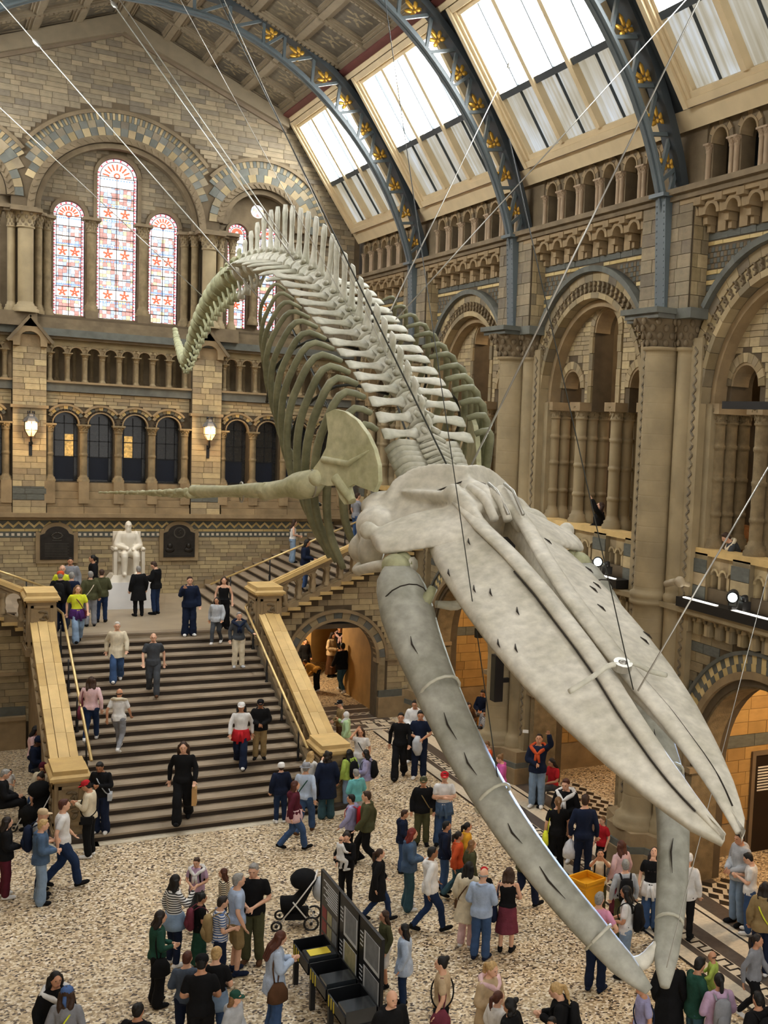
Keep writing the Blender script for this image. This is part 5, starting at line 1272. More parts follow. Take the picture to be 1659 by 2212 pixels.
for w_ in np.linspace(-1.0, 1.0, 21):
    q = abs(w_); sc_, hc_ = np.interp(q, [0, .25, .55, .8, 1.0], [.42, .25, .1, .12, .3]), np.interp(q, [0, .25, .55, .8, 1.0], [.66, .62, .48, .3, .08]); sb, hb = np.interp(q, [0, .5, 1.0], [1.25, 1.1, 1.0]), np.interp(q, [0, .5, 1.0], [.56, .3, .08])
    secs.append([(sc_, w_, hc_), (sc_ + .06, w_, hc_ + .01), ((sc_ * 2 + sb) / 3, w_, (hc_ * 2 + hb) / 3 - .12), ((sc_ + sb * 2) / 3, w_, (hc_ + hb * 2) / 3 - .13), (sb, w_, hb), (sb, w_, hb - .3), ((sc_ + sb) / 2, w_, min(hc_, hb) - .4), (sc_, w_, hc_ - .25)])
c.loft(secs)
c.tube([(.6, 0, .4), (1.1, 0, .48), (1.5, 0, .45)], [.16, .2, .12], 12)
c.ell((.6, 0, -.1), (.8, .6, .35), 12, 8)
wpart(fuse(c, .035, 3, 'braincase'), 'braincase', M_bone, skull)
for sd in (-1, 1):
    b = MB(SK); b.tube(spl([(.75, sd * 1.3, -.62), (1.0, sd * 1.42, -.55), (1.35, sd * 1.3, -.32), (1.75, sd * 1.02, -.1)], 14), np.interp(np.linspace(0, 1, 14), [0, .4, 1], [.05, .065, .1]), 8); wbuild(b, 'cheek_bone', M_bone, skull)
    b = MB(SK); b.tube(spl([(.98, sd * .12, .58), (1.4, sd * .1, .62), (1.75, sd * .09, .5)], 8), [.06] * 8, 8); wbuild(b, 'nasal_bone', M_bone, skull)
    b = MB(SK); b.tube(spl([(.62, 0.02, .545), (.75, sd * .3, .49), (.7, sd * .55, .36), (.6, sd * .66, .3)], 14), .011, 5); wbuild(b, 'suture_crack', M_crack, skull)
for k in range(2):
    b = MB(SK); b.tube([(1.02 + .0 * k, .1 + k * .22, .66), (1.3, .1 + k * .22, .68), (1.75, .08 + k * .2, .57)], .022, 6); wbuild(b, 'support_strap', M_steel, skull)
b = MB(SK); b.box(1.78, 2.02, -.12, .12, .2, .28); wbuild(b, 'black_fixing', M_black, skull)
# clamp and bent bars across the snout
b = MB(SK); b.tube(spl([(5.1, -.62, .22), (5.05, -.4, .31), (4.98, -.1, .42), (4.98, 0, .4), (4.98, .1, .42), (5.02, .35, .33), (5.0, .55, .26)], 24), .028, 7); wbuild(b, 'snout_bar', M_bonev, skull)
b = MB(SK); b.ring(4.98, 0, .05, .1, .36, .44, 0, 360, 12).ell((4.98, 0, .42), (.05, .05, .04), 8, 5); wbuild(b, 'snout_clamp', M_steel, skull)
# lower jaws
JL = [(855, 1228), (885, 1340), (940, 1480), (1010, 1630), (1090, 1765), (1180, 1890), (1280, 2010), (1362, 2100), (1402, 2140)]
JW = [1.22, 1.25, 1.25, 1.15, 1.0, .75, .45, .2, .09]
for sd in (-1, 1):
    P = []
    for (x, y), w_ in zip(JL, JW): q = on(x, y, 0, WX - w_); P.append((q[0] if sd < 0 else 2 * WX - q[0], q[1], q[2]))
    P = spl(P, 34); u = np.linspace(0, 1, 34)
    b = MB(TW); b.tube(P, np.interp(u, [0, .04, .12, .3, .6, .85, .95, 1], [.16, .29, .32, .26, .205, .165, .13, .05]), 14, flats=np.interp(u, [0, .1, .5, 1], [.8, .7, .62, .75]))
    j = empty('lower_jaw'); j.parent = whale; wbuild(b, 'jaw_bone', M_jaw, j)
    b = MB(TW); q = P[4]; b.tube(spl([P[5], P[4] + np.array([-sd * .16, 0, .12]) + SA * .05, P[4] + np.array([-sd * .3, 0, .3])], 8), np.linspace(.12, .05, 8), 8); wbuild(b, 'coronoid_knob', M_boneg, j)
    b = MB(TW); b.ell(P[0] + np.array([0, 0, .03]), (.17, .2, .15), 10, 7); b.ell(P[0] + np.array([-sd * .1, .05, .06]), (.12, .14, .14), 8, 6); wbuild(b, 'jaw_joint', M_boneg, j)
    for k, (kk, L) in enumerate(((7, .28), (13, .35), (16, .3), (21, .25), (24, .4))):           # old cracks along the bone
        T = P[kk + 2] - P[kk]; T /= np.linalg.norm(T); up_ = v_up = np.array([-.62, -.35, .7]) if sd < 0 else np.array([-.45, -.6, .65]); up_ = up_ - T * (up_ @ T); up_ /= np.linalg.norm(up_); rr = np.interp(kk / 33, [0, .12, .3, .6, .85], [.16, .32, .26, .205, .165]) * .82
        q = P[kk] + up_ * rr * .98; b = MB(TW); b.tube([q, q + T * L * .4 + np.cross(T, up_) * .02, q + T * L], [.003, .011, .002], 5); wbuild(b, 'bone_crack', M_crack, j)
    for k in (3, 11, 19, 29):
        T = P[k + 1] - P[k - 1]; T /= np.linalg.norm(T); a = np.cross(T, (0, 0, 1)); a /= np.linalg.norm(a); d = np.cross(a, T); R = (.33 if k < 9 else .285) if k < 15 else .225 if k < 22 else .17
        b = MB(TW); b.tube([P[k] + R * (math.cos(x) * a * .8 + math.sin(x) * d) for x in np.linspace(0, 2 * PI, 18)], .018 if k > 3 else .008, 6, cap=False); wbuild(b, 'binding_ring', M_bonev if k > 3 else M_crack, j)
b = MB(TW); P9 = [np.array(on(x, y, 0, X_)) for x, y, X_ in ((1330, 2075, 5.75), (1385, 2080, 6.0), (1420, 2040, 6.2))]; b.tube(spl(P9, 8), [.05, .06, .07, .08, .08, .07, .06, .05], 8); wbuild(b, 'jaw_tip_plate', M_bone)
for k in range(2): b = MB(TW); b.tube(spl([on(940 + 4 * k, 1305, 0, 5.35), on(985, 1305 + 6 * k, 0, 5.6), on(1020, 1280, 0, 5.9)], 8), .045, 8); wbuild(b, 'tongue_bone', M_bonev)
# ------------------------------------------------------------------ cables
def cable(pts, lbl, r=.012, m=None, clamp=None):
    P = [np.array(p, float) for p in pts]
    e = empty('suspension_cable', tuple(P[0]), category='cable', label=lbl, group='steel cables that hold the whale')
    T = at(e); MB(T).tube(P, r, 6).build('wire', m or M_steel, e)
    for f in (clamp or ()):
        q = P[0] + (P[-1] - P[0]) * f; d = (P[-1] - P[0]) / np.linalg.norm(P[-1] - P[0])
        MB(T).tube([q - d * .22, q - d * .15, q, q + d * .15, q + d * .22], [r, r * 3, r * 3.6, r * 3, r], 8).build('turnbuckle', M_steel, e)
def upto(px, py, x, y, z=None, X=None):                      # far end of a cable: where the pixel's ray meets a plane
    return on(px, py, 2, z) if z is not None else on(px, py, 0, X)
V = lambda i, h: VERT[i][0] + VERT[i][2] * h
RF = lambda px, py, z=20.3: on(px, py, 2, z)
def EX(a, b, z=20.4):                                       # through two points, on up to the roof
    p, q = on(a[0], a[1], 0, a[2]), on(b[0], b[1], 0, b[2]); return p + (q - p) * (z - p[2]) / (q[2] - p[2])
cable([on(438, 640, 0, WX), RF(-30, 205, 17)], 'cable from the tail to the roof, thin and single', .012)
cable([on(640, 568, 0, WX - .1), RF(225, -20)], 'cable from the whale hump carrying a bright clamp', .016, clamp=(.93,))
cable([on(660, 582, 0, WX + .1), RF(245, -20)], 'cable from the whale hump beside the one with the clamp', .012)
cable([on(600, 690, 0, WX - .4), RF(-20, -20, 19.5)], 'cable pair with turnbuckle crossing before the stained lancets', .014, clamp=(.8,))
cable([on(985, 1045, 0, WX), EX((985, 1045, WX), (470, -10, 4.6))], 'dark cable from the back of the skull along the spine', .012, M_dsteel)
cable([on(870, 845, 0, WX), EX((870, 845, WX), (480, -10, 4.6))], 'thin cable above the back vertebrae', .007)
cable([on(780, 715, 0, WX), EX((780, 715, WX), (385, -10, 4.2))], 'hair-thin cable before the gable wall', .006)
cable([on(1005, 1032, 0, WX + .3), EX((1005, 1032, WX + .3), (1520, -20, 10.2), 18.5)], 'bright cable from the skull up to the roof windows', .014)
cable([on(843, 672, 0, WX + .2), RF(1110, 120, 18)], 'cable from the back vertebrae toward the second roof window', .012, clamp=(.95,))
cable([on(855, 690, 0, WX + .25), RF(1500, -20, 18)], 'long slanting cable from the back vertebrae to the far rib', .01)
cable([on(1378, 1492, 0, WX), on(1680, 975, 0, 8.2)], 'cable from the snout clamp toward the leaning visitor', .01)
cable([on(1368, 1490, 0, WX), on(1190, 700, 0, 5.6), on(1100, 300, 0, 5.4)], 'dark cable from the snout clamp straight up', .006, M_dsteel)
cable([on(1086, 1758, 0, 5.0), on(985, 1050, 0, 5.2), on(830, -10, 0, 5.4)], 'black cable from the lower jaw up to the roof', .006, M_dsteel)
cable([on(1440, 2090, 0, 6.1), on(1659, 1240, 0, 9.0)], 'faint cable from the jaw tip to the gallery', .005)
# ================================================================== people
def v3(*a): return np.array(a, float)
def skel(pose):
    """Joint positions of a 1.72 m figure that faces +Y."""
    S = dict(bend=0.0, dz=0.0, nod=0.0, turn=0.0)
    J = {'hip': [v3(-.09, 0, .9), v3(.09, 0, .9)], 'knee': [v3(-.1, .025, .49), v3(.1, .025, .49)], 'ank': [v3(-.11, -.02, .08), v3(.11, -.01, .08)],
         'elb': [v3(-.25, -.04, 1.14), v3(.25, -.04, 1.14)], 'wri': [v3(-.26, .06, .9), v3(.26, .06, .9)]}
    def arm(i, e, w): s = (-1, 1)[i]; J['elb'][i] = v3(s * e[0], e[1], e[2]); J['wri'][i] = v3(s * w[0], w[1], w[2])
    if pose.startswith('walk'):
        J['knee'] = [v3(-.09, .0, .49), v3(.09, .2, .52)]; J['ank'] = [v3(-.09, -.3, .15), v3(.09, .27, .1)]
        arm(0, (.25, .04, 1.15), (.24, .2, .95)); arm(1, (.26, -.12, 1.15), (.27, -.1, .9))
    if pose in ('phone', 'walkphone'): arm(0, (.23, .03, 1.14), (.06, .25, 1.19)); arm(1, (.23, .03, 1.14), (.06, .26, 1.2)); S['nod'] = .4
    if pose == 'hold': arm(0, (.25, 0, 1.13), (.07, .23, 1.05)); arm(1, (.25, 0, 1.13), (.05, .25, 1.07)); S['nod'] = .15
    if pose == 'cross': arm(0, (.24, .05, 1.16), (-.09, .2, 1.2)); arm(1, (.24, .05, 1.14), (-.09, .22, 1.16))
    if pose == 'photo': arm(0, (.22, .2, 1.4), (.07, .3, 1.62)); arm(1, (.22, .2, 1.4), (.07, .3, 1.62)); S['nod'] = -.45
    if pose == 'photo1': arm(1, (.3, .16, 1.54), (.27, .27, 1.78)); arm(0, (.24, .02, 1.13), (.02, .2, 1.08)); S['nod'] = -.3
    if pose == 'handhead': arm(1, (.24, .2, 1.46), (.1, .1, 1.66))
    if pose == 'hip': arm(1, (.38, -.1, 1.18), (.2, .03, 1.02))
    if pose == 'reach': arm(1, (.28, .12, 1.2), (.36, .34, 1.12))
    if pose == 'up': S['nod'] = -.75
    if pose == 'carry': arm(0, (.22, .1, 1.12), (-.02, .26, 1.16)); arm(1, (.26, .06, 1.12), (.08, .3, 1.05)); S['nod'] = .25; S['turn'] = .4
    if pose == 'wave': arm(1, (.26, .1, 1.2), (.2, .26, 1.4))
    if pose in ('sit', 'sitphone'):
        S['dz'] = -.42; J['hip'] = [v3(-.1, 0, .9), v3(.1, 0, .9)]
        J['knee'] = [v3(-.13, .42, .5), v3(.13, .42, .5)]; J['ank'] = [v3(-.12, .46, .08), v3(.13, .4, .08)]
        arm(0, (.25, .06, 1.12), (.09, .28, 1.05)); arm(1, (.25, .06, 1.12), (.06, .3, 1.07)); S['nod'] = .3
    if pose == 'sitlow':
        S['dz'] = -.78; J['knee'] = [v3(-.14, .4, .5), v3(.15, .38, .48)]; J['ank'] = [v3(-.12, .62, .08), v3(.14, .55, .08)]
        arm(0, (.26, .12, 1.15), (.1, .38, 1.2)); arm(1, (.26, .12, 1.15), (.06, .36, 1.22)); S['nod'] = .2
    if pose == 'bend': S['bend'] = 1.25; arm(0, (.22, .18, 1.2), (.12, .38, 1.3)); arm(1, (.22, .2, 1.2), (.14, .42, 1.28)); S['nod'] = -.3
    if pose == 'lean': S['bend'] = .5; arm(0, (.22, .28, 1.2), (.05, .38, 1.36)); arm(1, (.22, .28, 1.2), (.05, .4, 1.36)); S['nod'] = .3
    if pose == 'baby':
        J['knee'] = [v3(-.16, .18, .75), v3(.16, .18, .75)]; J['ank'] = [v3(-.14, .12, .5), v3(.14, .14, .5)]; arm(0, (.26, .06, 1.2), (.2, .2, 1.12)); arm(1, (.26, .06, 1.2), (.2, .2, 1.12))
    if pose == 'back': pass
    S['J'] = J; S['pose'] = pose; return S
def upper(S):                                                # what carries the upper body along with the hips and a bent back
    c, s = math.cos(S['bend']), math.sin(S['bend'])
    def f(p): p = np.asarray(p, float); q = p - v3(0, 0, .93); return v3(q[0], q[1] * c + q[2] * s, -q[1] * s + q[2] * c) + v3(0, 0, .93 + S['dz'])
    return f
def head_rot(S):
    a = -S['nod'] - 0 * S['bend']; b = S['turn']
    ca, sa, cb, sb = math.cos(a), math.sin(a), math.cos(b), math.sin(b)
    Rx = np.array([[1, 0, 0], [0, ca, -sa], [0, sa, ca]]); Rz = np.array([[cb, -sb, 0], [sb, cb, 0], [0, 0, 1]])
    c, s = math.cos(S['bend'] * .6), math.sin(S['bend'] * .6); Rb = np.array([[1, 0, 0], [0, c, s], [0, -s, c]])
    return Rb @ Rz @ Rx
def head_at(S):
    U = upper(S); n = U(v3(0, .0, 1.47)); R = head_rot(S); return n + R @ v3(0, .03, .135), R
TORSO = [(.84, .12, .09), (.9, .16, .11), (.97, .165, .115), (1.08, .138, .098), (1.2, .15, .108), (1.31, .17, .115), (1.39, .172, .1), (1.44, .12, .08), (1.48, .06, .06)]
def torso(b, S, pad, z0=.84, z1=1.48, flare=0.0, n=14, oy=0.0):
    U = upper(S); secs = []
    zs = [z for z, _, _ in TORSO]
    for z in np.linspace(z0, z1, 14):
        rx = np.interp(max(z, .84), zs, [q[1] for q in TORSO]) + pad; ry = np.interp(max(z, .84), zs, [q[2] for q in TORSO]) + pad
        if z < 1.0: rx = max(rx, .176 + pad) + flare * (.95 - z); ry = max(ry, .132 + pad) + flare * (.95 - z)
        if z > 1.43: rx, ry = rx - pad * .6, ry - pad * .6
        secs.append([U(v3(rx * math.cos(t), ry * math.sin(t) + oy, z)) for t in np.linspace(0, 2 * PI, n + 1)[:-1]])
    b.loft(secs)
def sarm(S, i):
    U = upper(S); s = (-1, 1)[i]; J = S['J']; return U(v3(s * .168, -.005, 1.39)), U(J['elb'][i]), U(J['wri'][i])
def sleg(S, i):
    J = S['J']; h = J['hip'][i] + v3(0, 0, S['dz']); return h, J['knee'][i], J['ank'][i]
def chain(b, pts, rad, n=9): b.tube(spl(pts, 4 * (len(pts) - 1) + 1) if len(pts) > 2 else pts, np.interp(np.linspace(0, 1, 4 * (len(pts) - 1) + 1) if len(pts) > 2 else [0, 1], np.linspace(0, 1, len(rad)), rad), n); [b.ell(p, (r * .98,) * 3, 8, 6) for p, r in zip((pts[0], pts[-1]), (rad[0], rad[-1]))]
def make_body(S):
    b = MB(); torso(b, S, -.02)
    U = upper(S); hc, R = head_at(S)
    b.tube([U(v3(0, 0, 1.4)), U(v3(0, .01, 1.5)), hc + R @ v3(0, -.02, -.06)], [.065, .055, .055], 10)
    b.ell(hc, (.076, .093, .112), 14, 10, R); b.ell(hc + R @ v3(0, .03, -.065), (.055, .06, .05), 12, 8, R)
    b.ell(hc + R @ v3(0, .098, -.012), (.013, .02, .024), 8, 6, R); b.ell(hc + R @ v3(0, .088, -.062), (.026, .014, .012), 8, 5, R); b.ell(hc + R @ v3(0, .09, .028), (.045, .012, .012), 8, 5, R)
    for s in (-1, 1): b.ell(hc + R @ v3(s * .077, -.005, -.005), (.012, .022, .032), 8, 6, R)
    for i in (0, 1):
        sh, el, wr = sarm(S, i); chain(b, [sh, (sh + el) / 2, el, (el + wr) / 2, wr], [.046, .044, .038, .036, .028])
        d = wr - el; d /= np.linalg.norm(d); side = np.cross(d, v3(0, 1, 0)) if abs(d[1]) < .8 else np.cross(d, v3(0, 0, 1)); side /= np.linalg.norm(side); nr = np.cross(d, side)
        s = (-1, 1)[i]; nr = nr if nr @ v3(0, 1, 0) + .3 * nr[2] > 0 else -nr; wd = np.cross(nr, d)
        pc = wr + d * .05; Rm = np.column_stack([wd, nr, d]); b.ell(pc, (.04, .018, .055), 10, 7, Rm)
        for k, L in enumerate((.07, .08, .076, .06)):
            o = pc + wd * (-.03 + .02 * k) + d * .04; b.tube([o, o + d * L * .5 + nr * .008, o + d * L * .85 + nr * .03], [.0105, .0095, .008], 6)
        o = pc + wd * (-.03 * s) + nr * .005; b.tube([o, o + wd * (-.03 * s) + d * .03 + nr * .015, o + wd * (-.035 * s) + d * .06 + nr * .025], [.014, .011, .009], 6)
        h, k, a = sleg(S, i); chain(b, [h, (h + k) / 2, k, k * .6 + a * .4, a], [.075, .068, .05, .05, .036])
        f = foot_dir(S, i); b.tube([a + v3(0, 0, -.02) - f * .04, a - v3(0, 0, .035) + f * .06, a - v3(0, 0, .05) + f * .17], [.04, .038, .025], 8)
    return fuse(b, .0125, 2, 'body')
def foot_dir(S, i):
    s = (-1, 1)[i]
    if S['pose'].startswith('walk'): d = v3(0, .9, -.4) if i == 0 else v3(0, 1, .2)
    else: d = v3(s * .2, 1, 0)
    return d / np.linalg.norm(d)
def ripple(me, amp, seed=0):                                 # cloth folds
    n = len(me.vertices); co = np.empty(n * 3); me.vertices.foreach_get('co', co); co = co.reshape(-1, 3); no = np.empty(n * 3); me.vertices.foreach_get('normal', no); no = no.reshape(-1, 3)
    r = np.random.RandomState(seed); d = np.zeros(n)
    for f in (9, 14, 22, 31):
        k = r.normal(size=3); k /= np.linalg.norm(k); d += np.sin(co @ k * f * 2 + r.uniform(0, 6)) / (f / 9)
    me.vertices.foreach_set('co', (co + no * (d * amp)[:, None]).ravel()); me.update(); return me
def make_top(S, kind):
    b = MB(); U = upper(S)
    pad = {'tee': .017, 'tank': .01, 'long': .018, 'jacket': .034, 'hoodie': .032, 'coat': .038, 'blouse': .03}[kind]
    z0 = {'tee': .86, 'tank': .95, 'long': .87, 'jacket': .84, 'hoodie': .84, 'coat': .55, 'blouse': .72}[kind]
    if S['dz'] < -.1: z0 = max(z0, .84)
    torso(b, S, pad, z0, 1.455 if kind != 'tank' else 1.36, flare=.12 if kind in ('coat', 'blouse') else .02)
    if kind == 'tank':
        for s in (-1, 1): b.tube([U(v3(s * .09, .09, 1.33)), U(v3(s * .1, .0, 1.455)), U(v3(s * .09, -.09, 1.33))], .018, 6)
    for i in (0, 1):
        sh, el, wr = sarm(S, i)
        if kind == 'tank': continue
        if kind == 'tee': m = sh + (el - sh) * .62; chain(b, [sh, (sh + m) / 2, m], [.062, .064, .062])
        else:
            q = pad - .018; chain(b, [sh, (sh + el) / 2, el, (el + wr) / 2, wr - (wr - el) * .04], [.061 + q, .061 + q, .055 + q, .052 + q, .045 + q])
    if kind in ('hoodie', 'jacket'):
        b.tube([U(v3(x, y, z)) for x, y, z in ((-.1, .05, 1.43), (-.09, -.07, 1.46), (0, -.115, 1.45), (.09, -.07, 1.46), (.1, .05, 1.43))], .036 if kind == 'hoodie' else .024, 8)
        if kind == 'hoodie': b.ell(U(v3(0, -.12, 1.39)), (.1, .05, .09), 10, 7)
    return ripple(fuse(b, .018, 1, 'top'), .0045, 3)
def make_bottom(S, kind):
    b = MB()
    up = upper(dict(bend=S['bend'] * .2, dz=S['dz']))
    secs = [[up(v3((rx) * math.cos(t), ry * math.sin(t), z)) for t in np.linspace(0, 2 * PI, 15)[:-1]] for z, rx, ry in ((.82, .1, .09), (.88, .172, .128), (.96, .166, .118), (1.04, .142, .102))]
    b.loft(secs)
    if kind in ('skirt', 'maxi'):
        zb = .42 if kind == 'skirt' else .12; q = (S['J']['ank'][0] + S['J']['ank'][1]) / 2; sp = abs(S['J']['ank'][0][1] - S['J']['ank'][1][1]) / 2
        secs = []
        for u in np.linspace(0, 1, 8):
            z = 1.0 + (zb - 1.0) * u; rx = .165 + .07 * u; ry = .12 + .06 * u + sp * u * .5
            secs.append([v3(rx * math.cos(t) * (1 + .05 * u * math.cos(7 * t)), ry * math.sin(t) * (1 + .05 * u * math.cos(7 * t)) + q[1] * u, z + S['dz']) for t in np.linspace(0, 2 * PI, 29)[:-1]])
        b.loft(secs)
    else:
        for i in (0, 1):
            h, k, a = sleg(S, i); w = {'slim': (.104, .096, .074, .07, .055), 'wide': (.1, .1, .092, .095, .105), 'shorts': (.1, .1, .1), 'loose': (.106, .1, .084, .082, .076)}[kind]
            if kind == 'shorts': chain(b, [h, (h + k) / 2, h + (k - h) * .85], w)
            else: e = a + (k - a) / np.linalg.norm(k - a) * (.0 if kind == 'wide' else .02); chain(b, [h, (h + k) / 2, k, (k + e) / 2, e], w)
            b.ell(h + v3(0, -.015, 0), (.106, .118, .105), 10, 7)
    return ripple(fuse(b, .018, 1, 'bottom'), .0045, 5)
def make_shoe(S, i):
    b = MB(); h, k, a = sleg(S, i); f = foot_dir(S, i); up_ = v3(0, 0, 1)
    if S['pose'].startswith('walk') and i == 0: up_ = v3(0, .4, .9)
    o = a - up_ * .035
    b.tube([o - f * .075, o - f * .05, o + f * .02, o + f * .1, o + f * .17, o + f * .2], [.02, .046, .048, .05, .042, .015], 10, flat=.9); b.tube([a + v3(0, 0, .04), o], [.05, .05], 10)
    s = b.mesh('shoe'); return s
def make_hair(S, kind):
    b = MB(); hc, R = head_at(S); U = upper(S)
    P = lambda x, y, z: hc + R @ v3(x, y, z)
    cap = lambda g=1.0, dy=-.018, dz=.026: b.ell(P(0, dy, dz), (.084 * g, .094 * g, .1 * g), 14, 9, R)
    if kind == 'bald': b.tube([P(x, y, z) for x, y, z in ((-.076, .01, -.01), (-.06, -.06, -.015), (0, -.088, -.02), (.06, -.06, -.015), (.076, .01, -.01))], .022, 7)
    elif kind == 'short': cap(1.0); b.ell(P(0, -.055, -.03), (.072, .05, .06), 10, 7, R); b.ell(P(0, .03, .09), (.06, .05, .03), 10, 6, R)
    elif kind == 'curly': cap(1.05); r = random.Random(2); [b.ell(P(r.uniform(-.08, .08), r.uniform(-.11, .0), r.uniform(-.2, .11)), (.05, .05, .05), 8, 5) for _ in range(26)]
    elif kind in ('long', 'bob', 'pony', 'bun'):
        cap(1.03)
        if kind in ('long', 'bob'):
            L = -.17 if kind == 'bob' else -.38
            for s in (-1, 0, 1): b.tube([P(s * .06, -.06 + .02 * abs(s), .04), P(s * .082, -.06 + .03 * abs(s), -.06), P(s * .075, -.085, -.17), P(s * .06, -.1, L)], [.05, .05, .05, .03], 9)
        else:
            b.ell(P(0, -.05, -.03), (.07, .05, .06), 10, 7, R)
            if kind == 'pony': b.tube([P(0, -.1, .05), P(0, -.15, .03), P(0, -.15, -.1), P(0, -.12, -.28)], [.025, .032, .036, .015], 8)
            else: b.ell(P(0, -.09, .09), (.05, .045, .045), 10, 7, R)
    return fuse(b, .012, 2, 'hair')
def make_hat(S, kind):
    b = MB(); hc, R = head_at(S); P = lambda x, y, z: hc + R @ v3(x, y, z); T = (hc, R[:, 0], R[:, 1], R[:, 2]); b = MB(T)
    if kind in ('cap', 'hat'):
        b.lathe([(.092, .02), (.096, .05), (.088, .09), (.06, .118), (.0, .13)], (0, -.01, 0), 16)
        if kind == 'cap': b.prism([(.075 * math.cos(t), .05 + .12 * math.sin(t)) for t in np.linspace(0, PI, 12)], .022, .034, back=True)
        else: b.lathe([(.09, .025), (.15, .018), (.15, .026), (.09, .034)], (0, -.01, 0), 20)
    elif kind == 'beanie': b.lathe([(.09, -.01), (.1, .0), (.1, .04), (.097, .045), (.095, .08), (.07, .12), (.0, .14)], (0, -.015, 0), 16)
    elif kind == 'bandana': b.lathe([(.09, -.0), (.094, .04), (.085, .09), (.05, .12), (0, .128)], (0, -.015, 0), 14); b.tube([(0, -.09, .0), (.0, -.12, -.08), (.02, -.12, -.16)], [.03, .03, .01], 6)
    elif kind == 'hijab':
        b.ell((0, -.02, .012), (.098, .108, .128), 16, 10); b.tube([(0, -.03, -.02), (0, -.02, -.13), (0, .0, -.22), (0, .01, -.28)], [.085, .09, .14, .17], 14, flat=.8)
    return b.mesh(kind)
def make_bag(S, kind):
    U = upper(S); b = MB(); m = [U(v3(0, 0, z)) for z in (1.0, 1.4)]; up_ = (m[1] - m[0]) / np.linalg.norm(m[1] - m[0]); bk = np.cross(v3(1, 0, 0), up_) * -1; bk = bk if bk[1] < 0 else -bk
    T = (U(v3(0, -.13, 1.18)), v3(1, 0, 0), bk, up_)
    b = MB(T)
    if kind == 'backpack':
        b.tube([(0, .06, -.26), (0, .08, -.22), (0, .09, 0), (0, .075, .18), (0, .05, .23)], [.1, .14, .15, .125, .06], 12, flat=.6, up=(0, 1, 0)); b.tube([(0, .15, -.2), (0, .17, -.1), (0, .15, .0)], [.08, .11, .08], 10, flat=.4, up=(0, 1, 0))
        for s in (-1, 1): b.tube(spl([(s * .09, .04, .2), (s * .11, -.1, .27), (s * .12, -.26, .16), (s * .13, -.25, -.05), (s * .14, -.05, -.18)], 14), .02, 6, flat=.5)
    elif kind == 'crossbody':
        b.tube(spl([(.14, -.13, .25), (.0, -.29, .08), (-.17, -.2, -.22), (-.19, -.1, -.26)], 12), .013, 6); b.tube(spl([(.14, -.13, .25), (.05, .02, .1), (-.12, .02, -.16), (-.19, -.1, -.26)], 12), .013, 6)
        b.obox((-.2, -.12, -.3), (.25, .95, 0), (.95, -.25, 0), (0, 0, 1), .12, .045, .08)
    elif kind == 'tote':
        b.tube(spl([(-.2, -.13, -.25), (-.19, -.16, .1), (-.16, -.13, .28), (-.19, -.06, .1), (-.21, -.08, -.25)], 14), .012, 6); b.tube([(-.25, -.13, -.22), (-.26, -.12, -.35), (-.25, -.12, -.52), (-.24, -.12, -.56)], [.08, .16, .17, .1], 10, flat=.4, up=(1, 0, 0))
    return b.mesh(kind)
def make_wrap(S):                                            # jumper tied round the waist
    b = MB(); U = upper(S); b.loft([[U(v3((.185 + .02 * k) * math.cos(t) * (1 + .03 * math.cos(9 * t)), (.14 + .015 * k) * math.sin(t), z)) for t in np.linspace(0, 2 * PI, 25)[:-1]] for k, z in enumerate((1.03, .96, .84, .74))])
    for s in (-1, 1): b.tube([U(v3(s * .02, .15, .98)), U(v3(s * .05, .18, .86)), U(v3(s * .07, .17, .68))], [.035, .035, .03], 8)
    return b.mesh('wrap')
def make_shawl(S):
    b = MB(); U = upper(S); b.tube([U(v3(x, y, z)) for x, y, z in ((-.19, 0, 1.42), (-.1, -.1, 1.47), (0, -.12, 1.46), (.1, -.1, 1.47), (.19, 0, 1.42), (.08, .13, 1.36), (.0, .15, 1.28), (-.08, .13, 1.36), (-.19, 0, 1.42))], .045, 8)
    for s in (-1, 1): b.tube([U(v3(s * .02, .16, 1.28)), U(v3(s * .05, .16, 1.1))], [.04, .03], 8)
    return b.mesh('shawl')
CACHE = {}; SKEL = {}
def piece(kind, sub, pose):
    if pose not in SKEL: SKEL[pose] = skel(pose)
    S = SKEL[pose]; key = (kind, sub, pose)
    if key not in CACHE:
        if kind == 'body': me = make_body(S)
        elif kind == 'top': me = make_top(S, sub)
        elif kind == 'bottom': me = make_bottom(S, sub)
        elif kind == 'shoe': me = make_shoe(S, sub)
        elif kind == 'hair': me = make_hair(S, sub)
        elif kind == 'hat': me = make_hat(S, sub)
        elif kind == 'bag': me = make_bag(S, sub)
        elif kind == 'wrap': me = make_wrap(S)
        elif kind == 'shawl': me = make_shawl(S)
        elif kind == 'eye': hc, R = head_at(S); me = MB().ell(hc + R @ v3(sub * .03, .084, .008), (.011, .007, .008), 8, 5, R).mesh('eye')
        elif kind == 'mouth': hc, R = head_at(S); me = MB().ell(hc + R @ v3(0, .098, -.062), (.022, .007, .006), 8, 4, R).mesh('mouth')
        me.materials.append(MATS['buff_stone']); CACHE[key] = me
    return CACHE[key]
